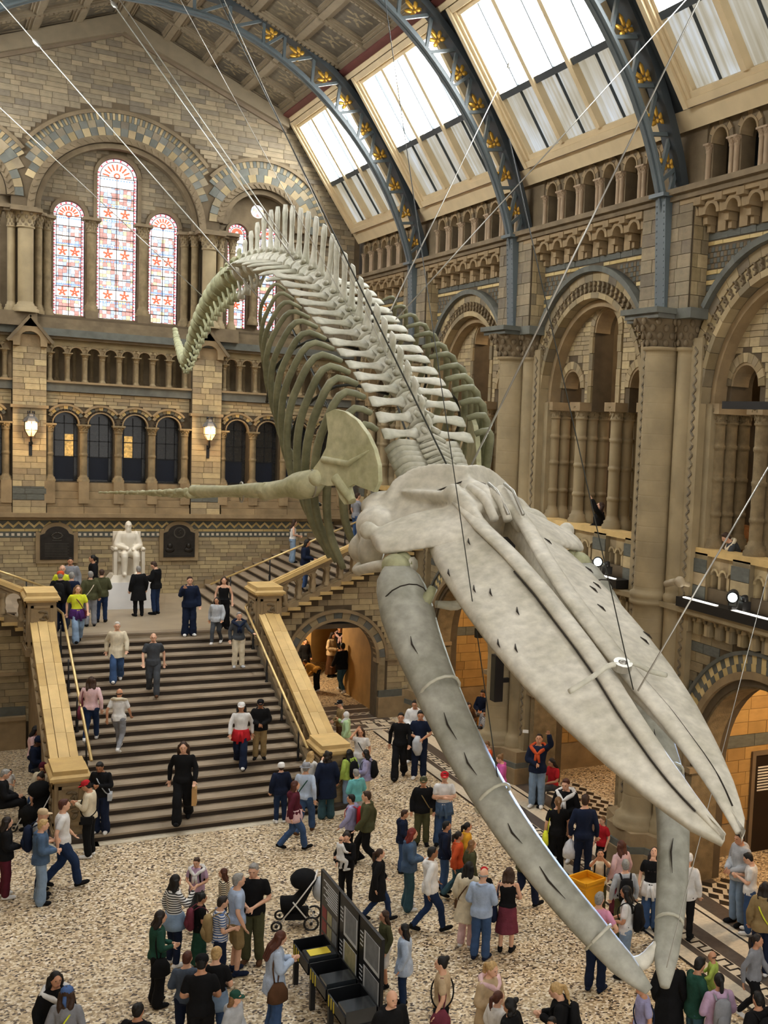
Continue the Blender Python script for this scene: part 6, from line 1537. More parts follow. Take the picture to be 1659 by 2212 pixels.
def cloth(c):
    """Colour name or hex; 'a/b' gives stripes."""
    if 'cloth_' + c in MATS: return MATS['cloth_' + c]
    if '/' in c:
        a, q = c.split('/'); m, nt, N, L, B = nodes('cloth_' + c); tc = N.new('ShaderNodeTexCoord'); wv = N.new('ShaderNodeTexWave'); wv.bands_direction = 'Z'; wv.inputs['Scale'].default_value = 7.0; wv.inputs['Distortion'].default_value = .6
        L.new(tc.outputs['Object'], wv.inputs['Vector']); r = N.new('ShaderNodeValToRGB'); r.color_ramp.interpolation = 'CONSTANT'; e = r.color_ramp.elements; e[0].color = (*srgb(HEX[a]), 1); e[1].position = .6; e[1].color = (*srgb(HEX[q]), 1)
        L.new(wv.outputs['Fac'], r.inputs[0]); L.new(r.outputs[0], B.inputs['Base Color']); B.inputs['Roughness'].default_value = .9; MATS['cloth_' + c] = m; return m
    MATS['cloth_' + c] = m = mat('cloth ' + c, srgb(HEX.get(c, c)), .9, var=.16, scale=7, bump=.3, bscale=40, spec=.15); return m
HEX = dict(black='161617', navy='1a2236', white='dcdad6', cream='d5c9ae', grey='85868a', darkgrey='43464a', lightgrey='aeb1b4', jeans='3b5275', lightjeans='7f94ab', darkjeans='22314d', teal='38535c', green='24473a', olive='4c4c33', khaki='8c7650', beige='bda684', brown='553b28', mustard='a87c34', yellow='d5da3a', orange='c4522c', red='b3252b', maroon='54202c', pink='d592ac', palepink='d8b6b6', hotpink='c05a98', lilac='b79bb4', purple='4d2b63', lavender='9a97b8', lightblue='b1bfd2', blue='4a6390', turquoise='6cb3b4', lime='a9bf5a', mint='b2cf9f', denim='4a5f78', amber='d09a2e', plaid='4b5563', burgundy='6e3440', skyblue='a3b3cb')
SKIN = dict(a='d8a88a', b='c18d6c', c='9a6a4a', d='5f3f2e'); HAIRC = dict(black='15120f', brown='3a2618', dark='231a14', blonde='b59562', grey='8d8a84', white='cfcac0', red='6e2219', light='7b5a38', auburn='4f2a1c')
def ground(px, py):
    """Where a pixel's ray meets what people stand on: hall floor, stairs, landing or upper flight."""
    r = ray(px, py); r = r / np.linalg.norm(r)
    def h(p):
        x, y, z = p; v = 0.0
        if 3.2 < x < 8.6 and y > YB: v = stair_z(y)
        if y > YT and -2 < x < 9.2: v = ZL
        if 8.5 < x < 15.5 and y > 36.9 and z > 3.0: v = ZL + (math.floor((x - 8.5) / .335) + 1) * .155
        return v
    t = 5.0
    while t < 70:
        if (CAM + r * t)[2] <= h(CAM + r * t): break
        t += .12
    a, c = t - .12, t
    for _ in range(8):
        m = (a + c) / 2
        if (CAM + r * m)[2] <= h(CAM + r * m): c = m
        else: a = m
    p = CAM + r * c; return v3(p[0], p[1], h(p))
PEOPLE = []
def person(head, foot, face, pose, top, bottom, hair, skin, label, H=None, z0=0.0, extra=(), X=None, shoes='black'):
    """head: pixel of the crown. foot: pixel between the feet, or None (then the height is taken as H and the floor as z0). face: 0 looks away from us, 90 to the picture's right, 180 at us."""
    if X is not None: P = v3(*X)
    elif foot is not None: P = ground(*foot)
    else: q = on(head[0], head[1], 2, z0 + (H or 1.7)); P = v3(q[0], q[1], z0)
    if foot is not None and H is None:                       # height so that the crown meets its pixel
        lo, hi = .5, 2.4
        for _ in range(30):
            md = (lo + hi) / 2; c = CR @ (P + v3(0, 0, md) - CAM); yy = PPY + FPX * c[1] / c[2]
            if yy > head[1]: lo = md
            else: hi = md
        H = min(max(lo, .85), 1.95)
    H = H or 1.7
    S = SKEL.setdefault(pose, skel(pose)); hc, R = head_at(S); crown = hc[2] + .118
    sc = H / (1.72 if foot is not None and pose not in ('sit', 'sitlow', 'bend', 'lean', 'sitphone') else max(crown, .5)) if pose not in ('sit', 'sitlow', 'sitphone', 'bend', 'lean') or foot is None else H / crown
    if pose == 'baby': sc = H / 1.2
    v = P[:2] - CAM[:2]; base = math.atan2(v[1], v[0]) - PI / 2; rz = base - math.radians(face)
    o = link('person', piece('body', 0, pose), None, None, label=label, category='person')
    o.location = P; o.rotation_euler = (0, 0, rz); o.scale = (sc,) * 3
    if 'flip' in extra: o.scale.x = -sc
    def give(ob, m): ob.material_slots[0].link = 'OBJECT'; ob.material_slots[0].material = m
    give(o, mat('skin_' + skin, srgb(SKIN[skin]), .55, var=.08, scale=9))
    def part_(name, me, m): q = link(name, me, None, o); give(q, m); return q
    if top: part_({'tee': 'shirt', 'tank': 'vest_top', 'long': 'jumper', 'jacket': 'jacket', 'hoodie': 'hoodie', 'coat': 'coat', 'blouse': 'blouse'}[top[0]], piece('top', top[0], pose), cloth(top[1]))
    if bottom: part_({'shorts': 'shorts', 'skirt': 'skirt', 'maxi': 'long_skirt'}.get(bottom[0], 'trousers'), piece('bottom', bottom[0], pose), cloth(bottom[1]))
    for i in (0, 1): part_('shoe', piece('shoe', i, pose), cloth(shoes))
    if hair: part_('hair', piece('hair', hair[0], pose), mat('hair_' + hair[1], srgb(HAIRC[hair[1]]), .6, var=.25, scale=30, bump=.3, bscale=90))
    if 120 < face % 360 < 300 or face == 90:
        for s in (-1, 1): part_('eye', piece('eye', s, pose), M_black)
        part_('mouth', piece('mouth', 0, pose), mat('lips', srgb('9c5a50'), .5))
    for e in extra:
        if isinstance(e, tuple):
            k, c = e
            if k in ('cap', 'beanie', 'hijab', 'bandana', 'hat'): part_(dict(hijab='headscarf').get(k, k), piece('hat', k, pose), cloth(c))
            elif k in ('backpack', 'crossbody', 'tote'): part_(dict(backpack='backpack', crossbody='crossbody_bag', tote='shoulder_bag')[k], piece('bag', k, pose), cloth(c))
            elif k == 'wrap': part_('tied_jumper', piece('wrap', 0, pose), cloth(c))
            elif k == 'shawl': part_('draped_jumper', piece('shawl', 0, pose), cloth(c))
    PEOPLE.append((o, S, sc, rz, P)); return o
def in_hand(o, which=1):                                     # world position of a wrist
    for q, S, sc, rz, P in PEOPLE:
        if q == o:
            w_ = sarm(S, which)[2] * sc; c, s = math.cos(rz), math.sin(rz); return P + v3(w_[0] * c - w_[1] * s, w_[0] * s + w_[1] * c, w_[2]), rz
Pn = person
# --- by the foot of the stairs, far side
Pn((72, 1568), None, 100, 'sit', ('long', 'palepink'), ('loose', 'navy'), ('bob', 'black'), 'b', 'person in pale pink jumper sitting with folded hands against the stair wall', H=1.3)
Pn((78, 1591), None, 110, 'sit', ('jacket', 'navy'), ('loose', 'darkgrey'), ('short', 'black'), 'd', 'person in open navy jacket and grey trousers sitting by the stair wall', H=1.32, extra=(('beanie', 'navy'),))
Pn((95, 1646), None, 200, 'sit', ('jacket', 'cream'), ('loose', 'jeans'), None, 'b', 'seated person in dark red headscarf and cream jacket beside the pushchair', H=1.28, extra=(('hijab', 'maroon'),))
Pn((24, 1661), (20, 1742), 150, 'hold', ('tee', 'white'), ('slim', 'lightgrey'), ('long', 'black'), 'b', 'child in white shirt standing beside the seated visitors')
Pn((4, 1662), None, 90, 'sit', ('jacket', 'black'), ('loose', 'black'), ('short', 'grey'), 'a', 'person in black jacket seated behind the child in white shirt', H=1.3)
Pn((92, 1668), None, 215, 'sit', ('tee', 'palepink'), ('loose', 'black'), ('bun', 'dark'), 'b', 'person in pale pink shirt seated behind the pushchair with black trousers', H=1.26, extra=())
Pn((6, 1765), (10, 1940), 80, 'hold', ('jacket', 'black'), ('loose', 'maroon'), ('bob', 'dark'), 'a', 'standing person in black jacket and maroon trousers', shoes='white')
Pn((102, 1747), (86, 1932), 85, 'hold', ('tee', 'lightgrey'), ('loose', 'darkjeans'), None, 'a', 'person in beige cap and grey shirt with navy backpack', extra=(('cap', 'beige'), ('backpack', 'navy')))
Pn((96, 1770), (87, 1952), 85, 'hold', ('jacket', 'denim'), ('wide', 'lightjeans'), ('short', 'blonde'), 'a', 'person in denim jacket and pale jeans looking at a yellow map')
Pn((119, 1727), (134, 1918), 85, 'walk', ('tee', 'white'), ('loose', 'darkjeans'), ('short', 'auburn'), 'a', 'person in white shirt and dark jeans striding past the newel')
Pn((189, 1684), (193, 1851), 290, 'phone', ('long', 'cream'), ('loose', 'black'), ('short', 'black'), 'b', 'person in red cap and cream jumper looking at a phone by the newel', extra=(('cap', 'red'), ('crossbody', 'black')), shoes='white')
Pn((210, 1642), (217, 1800), 200, 'phone', ('long', 'black'), ('wide', 'navy'), ('short', 'black'), 'c', 'person in black jumper with pale bag strap at the stair foot', extra=(('crossbody', 'lightgrey'),), shoes='white')
# --- on the stairs
Pn((165, 1264), (167, 1389), 170, 'walk', ('tee', 'yellow'), ('wide', 'lightjeans'), ('long', 'light'), 'a', 'person in bright yellow shirt with purple jumper tied at the waist', extra=(('wrap', 'purple'), ('crossbody', 'burgundy')))
Pn((258, 1343), (252, 1474), 180, 'walk', ('blouse', 'cream'), ('wide', 'jeans'), ('short', 'white'), 'a', 'person in loose cream blouse and wide blue jeans coming down the stairs', shoes='white')
Pn((341, 1367), (330, 1505), 180, 'walk', ('tee', 'darkgrey'), ('loose', 'darkgrey'), ('bald', 'grey'), 'a', 'person in dark grey shirt and dark grey trousers coming down the stairs', extra=('flip',), shoes='brown')
Pn((196, 1462), (196, 1603), 10, 'walk', ('long', 'palepink'), ('slim', 'darkjeans'), ('long', 'brown'), 'a', 'person in pink jumper climbing the stairs with red shoulder bag', extra=(('tote', 'burgundy'),), shoes='white')
Pn((247, 1488), (256, 1636), 20, 'walk', ('tee', 'white'), ('slim', 'grey'), ('bald', 'brown'), 'b', 'person in white shirt and grey trousers climbing with a cream jacket', extra=(('shawl', 'cream'), 'flip'), shoes='white')
p_bag = Pn((393, 1601), (394, 1777), 185, 'walk', ('long', 'black'), ('wide', 'black'), ('bob', 'brown'), 'a', 'person all in black with a paper bag coming down the stairs')
Pn((518, 1517), (519, 1659), 185, 'walk', ('long', 'white'), ('wide', 'navy'), ('long', 'black'), 'b', 'person in white cap and white jumper with red tied jumper', extra=(('cap', 'white'), ('wrap', 'red'), 'flip'), shoes='white')
Pn((560, 1510), (560, 1652), 180, 'hold', ('jacket', 'black'), ('loose', 'khaki'), ('short', 'black'), 'c', 'person in black cap and black jacket with khaki trousers', extra=(('cap', 'black'),))
Pn((412, 1245), (408, 1374), 170, 'wave', ('jacket', 'navy'), ('wide', 'navy'), ('short', 'brown'), 'a', 'person in open navy jacket raising a hand on the landing edge', shoes='white')
Pn((480, 1246), (482, 1366), 180, 'stand', ('tank', 'black'), ('wide', 'black'), ('long', 'brown'), 'a', 'person in black top and wide black trousers by the upper flight')
Pn((473, 1290), (467, 1400), 195, 'walk', ('jacket', 'lightgrey'), ('slim', 'darkgrey'), ('long', 'black'), 'b', 'person in pale grey jacket stepping down from the landing', shoes='white')
Pn((519, 1322), (514, 1452), 170, 'reach', ('long', 'darkgrey'), ('loose', 'cream'), ('short', 'grey'), 'a', 'person in dark jumper and cream trousers holding the brass rail', shoes='lightgrey', extra=('flip', ('shawl', 'navy')))
Pn((297, 1223), (299, 1331), 340, 'stand', ('coat', 'black'), ('slim', 'black'), ('short', 'grey'), 'a', 'person in black coat facing the white statue')
Pn((333, 1212), (336, 1327), 300, 'phone', ('jacket', 'black'), ('slim', 'darkjeans'), ('short', 'brown'), 'a', 'person in black jacket and jeans with a raised phone beside the statue')
Pn((125, 1234), (130, 1364), 10, 'stand', ('jacket', 'black'), ('wide', 'navy'), ('short', 'grey'), 'a', 'person in orange cap with black backpack facing the plaque', extra=(('cap', 'orange'), ('backpack', 'black')), shoes='white')
Pn((158, 1236), (154, 1354), 10, 'stand', ('long', 'navy'), ('loose', 'darkgrey'), ('short', 'grey'), 'a', 'person in navy jumper standing with the group by the plaque')
Pn((195, 1234), (195, 1353), 350, 'stand', ('jacket', 'olive'), ('loose', 'grey'), ('short', 'grey'), 'a', 'person in olive jacket and grey trousers with cream rucksack', extra=(('crossbody', 'cream'),))
Pn((212, 1230), (219, 1344), 0, 'hold', ('jacket', 'olive'), ('slim', 'darkjeans'), ('short', 'brown'), 'a', 'person in olive jacket and dark jeans next to the cream rucksack')
Pn((135, 1220), None, 180, 'stand', ('tee', 'yellow'), ('loose', 'black'), ('bald', 'brown'), 'a', 'person in yellow safety vest before the plaque', H=1.78, z0=ZL)
Pn((152, 1204), None, 180, 'stand', ('jacket', 'grey'), ('loose', 'black'), ('short', 'black'), 'b', 'person in grey jacket leaning on the wall below the plaque', H=1.74, z0=ZL)
Pn((202, 1199), None, 270, 'stand', ('jacket', 'black'), ('slim', 'black'), ('pony', 'black'), 'b', 'person in black jacket with white shirt near the statue plinth', H=1.72, z0=ZL)
Pn((642, 1122), (631, 1216), 80, 'hold', ('tank', 'white'), ('wide', 'lightjeans'), ('long', 'brown'), 'a', 'person in white top and pale jeans on the upper flight')
Pn((707, 1147), None, 100, 'hold', ('jacket', 'navy'), ('slim', 'blue'), ('long', 'black'), 'b', 'person in dark jacket leaning over the upper balustrade', X=(10.55, 37.3, 4.25), H=1.62)
Pn((805, 1060), None, 60, 'reach', ('tee', 'grey'), ('loose', 'jeans'), ('short', 'brown'), 'a', 'person in grey shirt high on the upper flight', X=(13.2, 40.4, 5.42), H=1.78)
# --- passage under the stair arch
Pn((658, 1380), (657, 1462), 150, 'stand', ('coat', 'black'), ('slim', 'black'), ('short', 'black'), 'b', 'person in black coat just inside the stair arch')
Pn((690, 1420), (684, 1493), 300, 'bend', ('jacket', 'mustard'), ('loose', 'black'), ('short', 'brown'), 'b', 'person in mustard jacket bending down in the passage', H=1.1, shoes='white')
Pn((714, 1365), (714, 1462), 120, 'hold', ('jacket', 'beige'), ('maxi', 'brown'), ('long', 'dark'), 'b', 'person in cream jacket and long brown skirt in the passage')
Pn((735, 1351), (732, 1452), 180, 'stand', ('jacket', 'black'), ('loose', 'black'), ('short', 'dark'), 'b', 'person in dark suit deep in the passage', extra=(('shawl', 'palepink'),))
Pn((740, 1389), (738, 1498), 330, 'walk', ('jacket', 'black'), ('slim', 'teal'), ('short', 'black'), 'b', 'person in black jacket and jeans walking into the passage', shoes='white')
Pn((645, 1442), (655, 1512), 120, 'stand', ('jacket', 'darkgrey'), ('loose', 'black'), ('short', 'dark'), 'a', 'person in dark jacket peering round the arch jamb')
# --- beside the newel by the arch
Pn((736, 1512), (734, 1625), 250, 'hold', ('long', 'khaki'), ('loose', 'brown'), ('short', 'grey'), 'a', 'person in dark cap and khaki jumper carrying a jacket', extra=(('cap', 'black'),))
Pn((749, 1538), (746, 1642), 270, 'wave', ('jacket', 'mint'), ('maxi', 'cream'), None, 'b', 'person in white headscarf, mint cardigan and long cream skirt', extra=(('hijab', 'white'),))
Pn((778, 1572), (776, 1700), 190, 'handhead', ('tee', 'white'), ('loose', 'lightblue'), ('bob', 'brown'), 'b', 'person in white shirt with a hand in the hair', extra=(('crossbody', 'black'),))
Pn((795, 1619), (790, 1745), 285, 'hold', ('jacket', 'lavender'), ('loose', 'cream'), ('bob', 'black'), 'b', 'person in lavender jacket and cream trousers with black backpack', extra=(('backpack', 'black'),))
Pn((765, 1619), (752, 1742), 320, 'stand', ('jacket', 'lime'), ('loose', 'lightjeans'), ('long', 'black'), 'b', 'person in lime jacket with black hair bag strap', extra=(('backpack', 'black'),))
Pn((711, 1624), (704, 1768), 350, 'stand', ('coat', 'navy'), ('wide', 'teal'), ('curly', 'dark'), 'b', 'person in long navy coat with black bag at the newel', extra=(('tote', 'black'),))
Pn((671, 1623), (668, 1748), 40, 'wave', ('long', 'white'), ('slim', 'cream'), ('long', 'blonde'), 'a', 'person in white jumper touching the newel')
Pn((662, 1648), (657, 1802), 20, 'walk', ('long', 'lightblue'), ('loose', 'jeans'), ('short', 'grey'), 'a', 'person in grey hat and pale blue shirt with green bag', extra=(('hat', 'grey'), ('crossbody', 'green')), shoes='brown')
Pn((610, 1648), (605, 1778), 350, 'stand', ('jacket', 'navy'), ('slim', 'darkjeans'), ('short', 'brown'), 'a', 'child in white woolly hat and navy jacket at the bottom step', extra=(('beanie', 'white'),), shoes='white')
Pn((633, 1687), (632, 1836), 80, 'walk', ('hoodie', 'maroon'), ('loose', 'jeans'), ('long', 'auburn'), 'a', 'child in maroon hooded top with pink skirt over jeans', extra=(('wrap', 'palepink'),))
Pn((770, 1662), (767, 1792), 330, 'hold', ('jacket', 'turquoise'), ('loose', 'lightgrey'), ('short', 'grey'), 'a', 'person in turquoise jacket seen from behind')
Pn((752, 1716), (757, 1858), 285, 'walk', ('hoodie', 'lavender'), ('slim', 'black'), ('short', 'black'), 'b', 'child in blue-grey hooded top with red backpack', extra=(('backpack', 'red'),))
Pn((796, 1709), (790, 1872), 275, 'walk', ('jacket', 'olive'), ('loose', 'black'), ('short', 'brown'), 'a', 'person in olive jacket striding behind the child with red backpack')
p_mum = Pn((733, 1795), (746, 1948), 210, 'carry', ('long', 'black'), ('slim', 'black'), ('bun', 'dark'), 'a', 'person all in black holding a baby and a phone')
# --- middle of the hall
Pn((835, 1834), (814, 1990), 80, 'walk', ('coat', 'black'), ('slim', 'darkjeans'), ('pony', 'brown'), 'a', 'person in black knee-length coat and blue jeans walking')
Pn((879, 1789), (880, 1965), 80, 'hold', ('jacket', 'denim'), ('wide', 'teal'), ('bob', 'red'), 'a', 'person in denim jacket and wide jeans with red hair holding a phone', shoes='white')
Pn((929, 1830), (925, 2014), 75, 'walk', ('hoodie', 'white'), ('slim', 'darkjeans'), ('short', 'black'), 'c', 'person in white hooded jacket and navy jeans striding')
Pn((875, 1749), (866, 1884), 85, 'hold', ('hoodie', 'navy'), ('loose', 'jeans'), ('short', 'brown'), 'b', 'person in navy hooded top behind the denim jacket')
Pn((910, 1678), (910, 1826), 180, 'stand', ('jacket', 'black'), ('loose', 'olive'), ('short', 'dark'), 'b', 'person in camouflage cap, black jacket and olive trousers', extra=(('cap', 'olive'), ('crossbody', 'khaki')))
Pn((948, 1667), (955, 1825), 180, 'cross', ('tee', 'white'), ('wide', 'jeans'), ('short', 'brown'), 'a', 'person in red cap and white shirt with folded arms', extra=(('cap', 'red'), ('wrap', 'denim')))
Pn((866, 1539), (862, 1682), 185, 'walk', ('long', 'black'), ('wide', 'black'), ('short', 'black'), 'b', 'person in black jumper and wide black trousers walking from the arch')
Pn((905, 1511), (893, 1648), 195, 'hold', ('hoodie', 'white'), ('loose', 'black'), ('short', 'dark'), 'b', 'person in white hooded top behind two people in black', extra=(('tote', 'black'),), shoes='white')
p_gjk = Pn((915, 1533), (904, 1682), 180, 'hold', ('tee', 'navy'), ('loose', 'navy'), ('short', 'black'), 'b', 'person in dark shirt carrying a pale grey jacket', shoes='white')
Pn((952, 1774), (957, 1925), 80, 'stand', ('hoodie', 'navy'), ('loose', 'jeans'), ('short', 'black'), 'b', 'child in navy hooded jacket beside the red anorak')
Pn((981, 1796), (984, 1943), 80, 'walk', ('jacket', 'orange'), ('loose', 'teal'), ('pony', 'dark'), 'b', 'person in red-orange anorak with ponytail')
Pn((1012, 1777), (1003, 1915), 80, 'stand', ('hoodie', 'amber'), ('slim', 'darkjeans'), ('pony', 'black'), 'b', 'person in amber yellow hooded jacket')
Pn((1017, 1815), (1012, 1962), 70, 'stand', ('jacket', 'olive'), ('loose', 'jeans'), ('long', 'light'), 'a', 'person in olive jacket with long fair hair near the amber jacket')
Pn((1009, 1862), (1006, 2046), 30, 'stand', ('coat', 'cream'), ('loose', 'palepink'), ('long', 'black'), 'b', 'person in long cream coat with brown bag', extra=(('crossbody', 'brown'),), shoes='white')
Pn((1034, 1874), (1040, 2010), 20, 'stand', ('jacket', 'black'), ('slim', 'black'), ('short', 'brown'), 'a', 'child in red cap and black jacket', extra=(('cap', 'red'),))
Pn((1046, 1877), (1036, 2072), 20, 'hold', ('jacket', 'skyblue'), ('loose', 'jeans'), ('bald', 'grey'), 'a', 'person in pale blue anorak and blue jeans seen from behind', shoes='navy')
Pn((1104, 1875), (1092, 2056), 10, 'hold', ('tank', 'black'), ('skirt', 'burgundy'), ('bob', 'brown'), 'a', 'person in black strappy top and burgundy skirt', extra=(('tote', 'navy'),))
Pn((1085, 1790), (1128, 1962), 60, 'walk', ('jacket', 'olive'), ('loose', 'navy'), ('short', 'brown'), 'a', 'person in olive jacket and navy trousers hidden by the lower jaw')
Pn((845, 1967), (828, 2132), 250, 'hip', ('long', 'olive'), ('shorts', 'white'), ('long', 'brown'), 'b', 'person in olive jumper and white shorts behind the display stand')
Pn((877, 1996), (870, 2175), 275, 'stand', ('blouse', 'lightblue'), ('slim', 'darkjeans'), ('long', 'black'), 'b', 'person in pale blue blouse and jeans behind the display stand')
Pn((845, 2137), None, 150, 'stand', ('jacket', 'black'), ('loose', 'black'), ('bald', 'grey'), 'a', 'person in black jacket at the end of the display stand', H=1.78)
Pn((958, 2066), None, 275, 'stand', ('tee', 'beige'), ('slim', 'black'), ('bun', 'black'), 'a', 'person in beige shirt with burgundy rucksack at the hip', H=1.66, extra=(('tote', 'burgundy'), ('crossbody', 'black')))
Pn((1059, 2076), None, 130, 'hold', ('coat', 'beige'), ('slim', 'black'), ('pony', 'blonde'), 'a', 'person in beige trench coat with pale scarf', H=1.68, extra=(('shawl', 'palepink'),))
Pn((1074, 2156), None, 60, 'stand', ('jacket', 'white'), ('slim', 'darkjeans'), ('pony', 'auburn'), 'a', 'child in white jacket facing the beige trench coat', H=1.5)
Pn((1105, 2143), None, 300, 'stand', ('jacket', 'black'), ('slim', 'black'), ('curly', 'black'), 'b', 'person in black jacket with curly black hair beside the trench coat', H=1.6)
Pn((1212, 2134), None, 275, 'phone', ('jacket', 'black'), ('slim', 'black'), ('pony', 'blonde'), 'a', 'person in black jacket with long fair ponytail', H=1.68, extra=(('backpack', 'black'),))
Pn((1194, 2185), None, 200, 'stand', ('jacket', 'black'), ('slim', 'black'), ('short', 'black'), 'b', 'child in black jacket before the person with fair ponytail', H=1.4)
Pn((1392, 2118), None, 250, 'stand', ('tee', 'lavender'), ('loose', 'navy'), ('short', 'brown'), 'b', 'person in lavender shirt under the tips of the lower jaw', H=1.6, extra=(('crossbody', 'navy'),))
# --- near group on the side of the display stand
Pn((325, 1968), (338, 2172), 75, 'hold', ('long', 'green'), ('wide', 'black'), ('bob', 'dark'), 'a', 'person in dark green jumper with black shoulder bag', extra=(('tote', 'black'), 'flip'))
Pn((119, 2098), None, 160, 'stand', ('hoodie', 'black'), ('loose', 'black'), ('long', 'black'), 'b', 'person in black hooded top with white headphones', H=1.66, extra=(('shawl', 'white'),))
Pn((144, 2132), None, 20, 'stand', ('long', 'grey'), ('loose', 'black'), ('long', 'brown'), 'a', 'person in blue bandana and grey jumper with yellow strap', H=1.62, extra=(('bandana', 'blue'), ('crossbody', 'yellow')))
Pn((297, 2168), None, 30, 'stand', ('jacket', 'black'), ('slim', 'black'), ('bun', 'black'), 'b', 'person in black jacket, hair up, near the dark green jumper', H=1.6)
Pn((424, 1851), (424, 1995), 200, 'hold', ('tee', 'lilac'), ('loose', 'darkgrey'), ('short', 'brown'), 'a', 'person in lilac shirt with white jumper over the shoulders', extra=(('shawl', 'white'), ('backpack', 'black')))
Pn((383, 1893), (374, 2090), 60, 'wave', ('long', 'white/black'), ('slim', 'navy'), ('bob', 'black'), 'a', 'person in black and white striped jumper with denim at the waist', extra=(('wrap', 'lightjeans'),), shoes='white')
Pn((492, 1876), (482, 2020), 280, 'stand', ('long', 'cream/black'), ('slim', 'navy'), ('long', 'auburn'), 'a', 'person in cream and black striped jumper with very long hair')
Pn((427, 1927), (430, 2085), 75, 'hold', ('tee', 'black'), ('maxi', 'green'), ('bun', 'black'), 'b', 'person in black shirt and green skirt with russet backpack', extra=(('backpack', 'burgundy'),))
Pn((516, 1884), (508, 2100), 75, 'stand', ('tee', 'skyblue'), ('shorts', 'khaki'), ('short', 'grey'), 'a', 'person in sky blue shirt and khaki shorts holding a green jacket', extra=(('tote', 'black'),), shoes='navy')
Pn((560, 1866), (545, 2085), 195, 'hold', ('tee', 'black'), ('loose', 'olive'), ('short', 'grey'), 'a', 'person in black shirt and dark olive trousers with clasped hands', shoes='brown')
Pn((481, 1936), (472, 2128), 75, 'hold', ('tee', 'blue/white'), ('loose', 'navy'), ('short', 'dark'), 'a', 'person in blue and white striped shirt with brown backpack', extra=(('backpack', 'khaki'),))
Pn((403, 2062), None, 15, 'hold', ('long', 'plaid'), ('slim', 'navy'), ('short', 'auburn'), 'a', 'child in grey-blue checked shirt reading a sheet', H=1.55)
Pn((435, 2065), None, 10, 'hold', ('tee', 'black'), ('loose', 'black'), ('short', 'black'), 'b', 'person in black cap and black shirt holding up a sheet', H=1.78, extra=(('cap', 'black'),))
Pn((466, 2044), None, 20, 'hold', ('tee', 'black'), ('slim', 'jeans'), ('bun', 'blonde'), 'a', 'person in black shirt with pale denim tied at the waist', H=1.66, extra=(('wrap', 'lightjeans'),))
Pn((506, 2140), None, 120, 'stand', ('hoodie', 'lightgrey'), ('slim', 'black'), ('long', 'light'), 'a', 'child in green cap and pale hooded top', H=1.45, extra=(('cap', 'green'),))
Pn((589, 2011), (590, 2232), 75, 'phone', ('blouse', 'lightblue'), ('wide', 'jeans'), ('long', 'auburn'), 'a', 'person in long pale blue shirt with brown shoulder bag', extra=(('tote', 'brown'), 'flip'))
# --- by the arches
p_film = Pn((1167, 1586), (1158, 1744), 190, 'photo1', ('jacket', 'navy'), ('loose', 'lightjeans'), ('short', 'dark'), 'b', 'person in navy jacket and orange shirt filming with a raised phone', extra=('flip', ('shawl', 'orange')), shoes='white')
Pn((1085, 1630), None, 260, 'sit', ('jacket', 'hotpink'), ('loose', 'purple'), ('bun', 'light'), 'a', 'person in bright pink jumper sitting on the pier base', H=1.2)
Pn((1196, 1637), None, 230, 'sit', ('tee', 'red'), ('loose', 'darkgrey'), ('long', 'dark'), 'b', 'person in red shirt sitting on the pier base and drinking', H=1.22)
Pn((1039, 1568), None, 200, 'sit', ('tee', 'red'), ('loose', 'navy'), ('short', 'black'), 'b', 'person in red shirt sitting under the wall speaker', H=1.15)
Pn((1056, 1600), None, 250, 'sit', ('tee', 'orange'), ('loose', 'navy'), ('short', 'light'), 'a', 'person in orange shirt sitting under the wall speaker', H=1.15)
Pn((1011, 1516), None, 160, 'sit', ('jacket', 'brown'), ('loose', 'navy'), ('long', 'brown'), 'a', 'person in brown jacket sitting near the wooden chair', H=1.2)
Pn((1054, 1532), None, 230, 'sit', ('tee', 'white/navy'), ('loose', 'navy'), ('short', 'black'), 'b', 'person in striped shirt sitting before the wooden chair', H=1.25)
p_chair = Pn((1045, 1489), None, 200, 'sit', ('jacket', 'navy'), ('loose', 'grey'), ('short', 'dark'), 'b', 'person in navy jacket on the wooden chair', H=1.28)
Pn((1209, 1675), (1216, 1860), 200, 'hold', ('jacket', 'black'), ('loose', 'black'), ('short', 'auburn'), 'a', 'person in open black jacket and white shirt reading a leaflet', extra=(('shawl', 'white'),), shoes='white')
Pn((1202, 1722), (1199, 1882), 350, 'stand', ('tee', 'black'), ('loose', 'black'), ('pony', 'light'), 'a', 'person in black with a lime tote bag', extra=(('tote', 'yellow'),), shoes='white')
p_plas = Pn((1264, 1717), (1256, 1903), 5, 'stand', ('long', 'navy'), ('slim', 'navy'), ('short', 'brown'), 'a', 'person in navy jumper with a white plastic bag')
Pn((1301, 1763), (1297, 1888), 230, 'stand', ('tee', 'red'), ('shorts', 'black'), ('short', 'light'), 'a', 'child in red football shirt')
Pn((1291, 1836), (1290, 1985), 180, 'photo', ('tee', 'cream'), ('loose', 'olive'), ('short', 'dark'), 'b', 'person in cream shirt taking a picture with both hands', extra=(('backpack', 'black'),))
Pn((1337, 1816), (1335, 1978), 320, 'stand', ('long', 'palepink'), ('maxi', 'burgundy'), ('long', 'auburn'), 'a', 'person in pink jumper with long auburn hair by the bin')
Pn((1348, 1858), (1343, 2035), 350, 'stand', ('long', 'lightgrey'), ('loose', 'olive'), ('short', 'grey'), 'a', 'person in pale grey jumper with black rucksack straps', extra=(('backpack', 'black'),))
Pn((1303, 1929), (1284, 2140), 20, 'hip', ('tee', 'pink'), ('loose', 'navy'), ('short', 'grey'), 'a', 'person in pink shirt and navy trousers, hand on hip', shoes='navy')
Pn((1358, 1914), (1348, 2110), 285, 'hold', ('tee', 'white'), ('loose', 'lightjeans'), ('long', 'black'), 'b', 'person in white shirt with large black rucksack', extra=(('backpack', 'black'),))
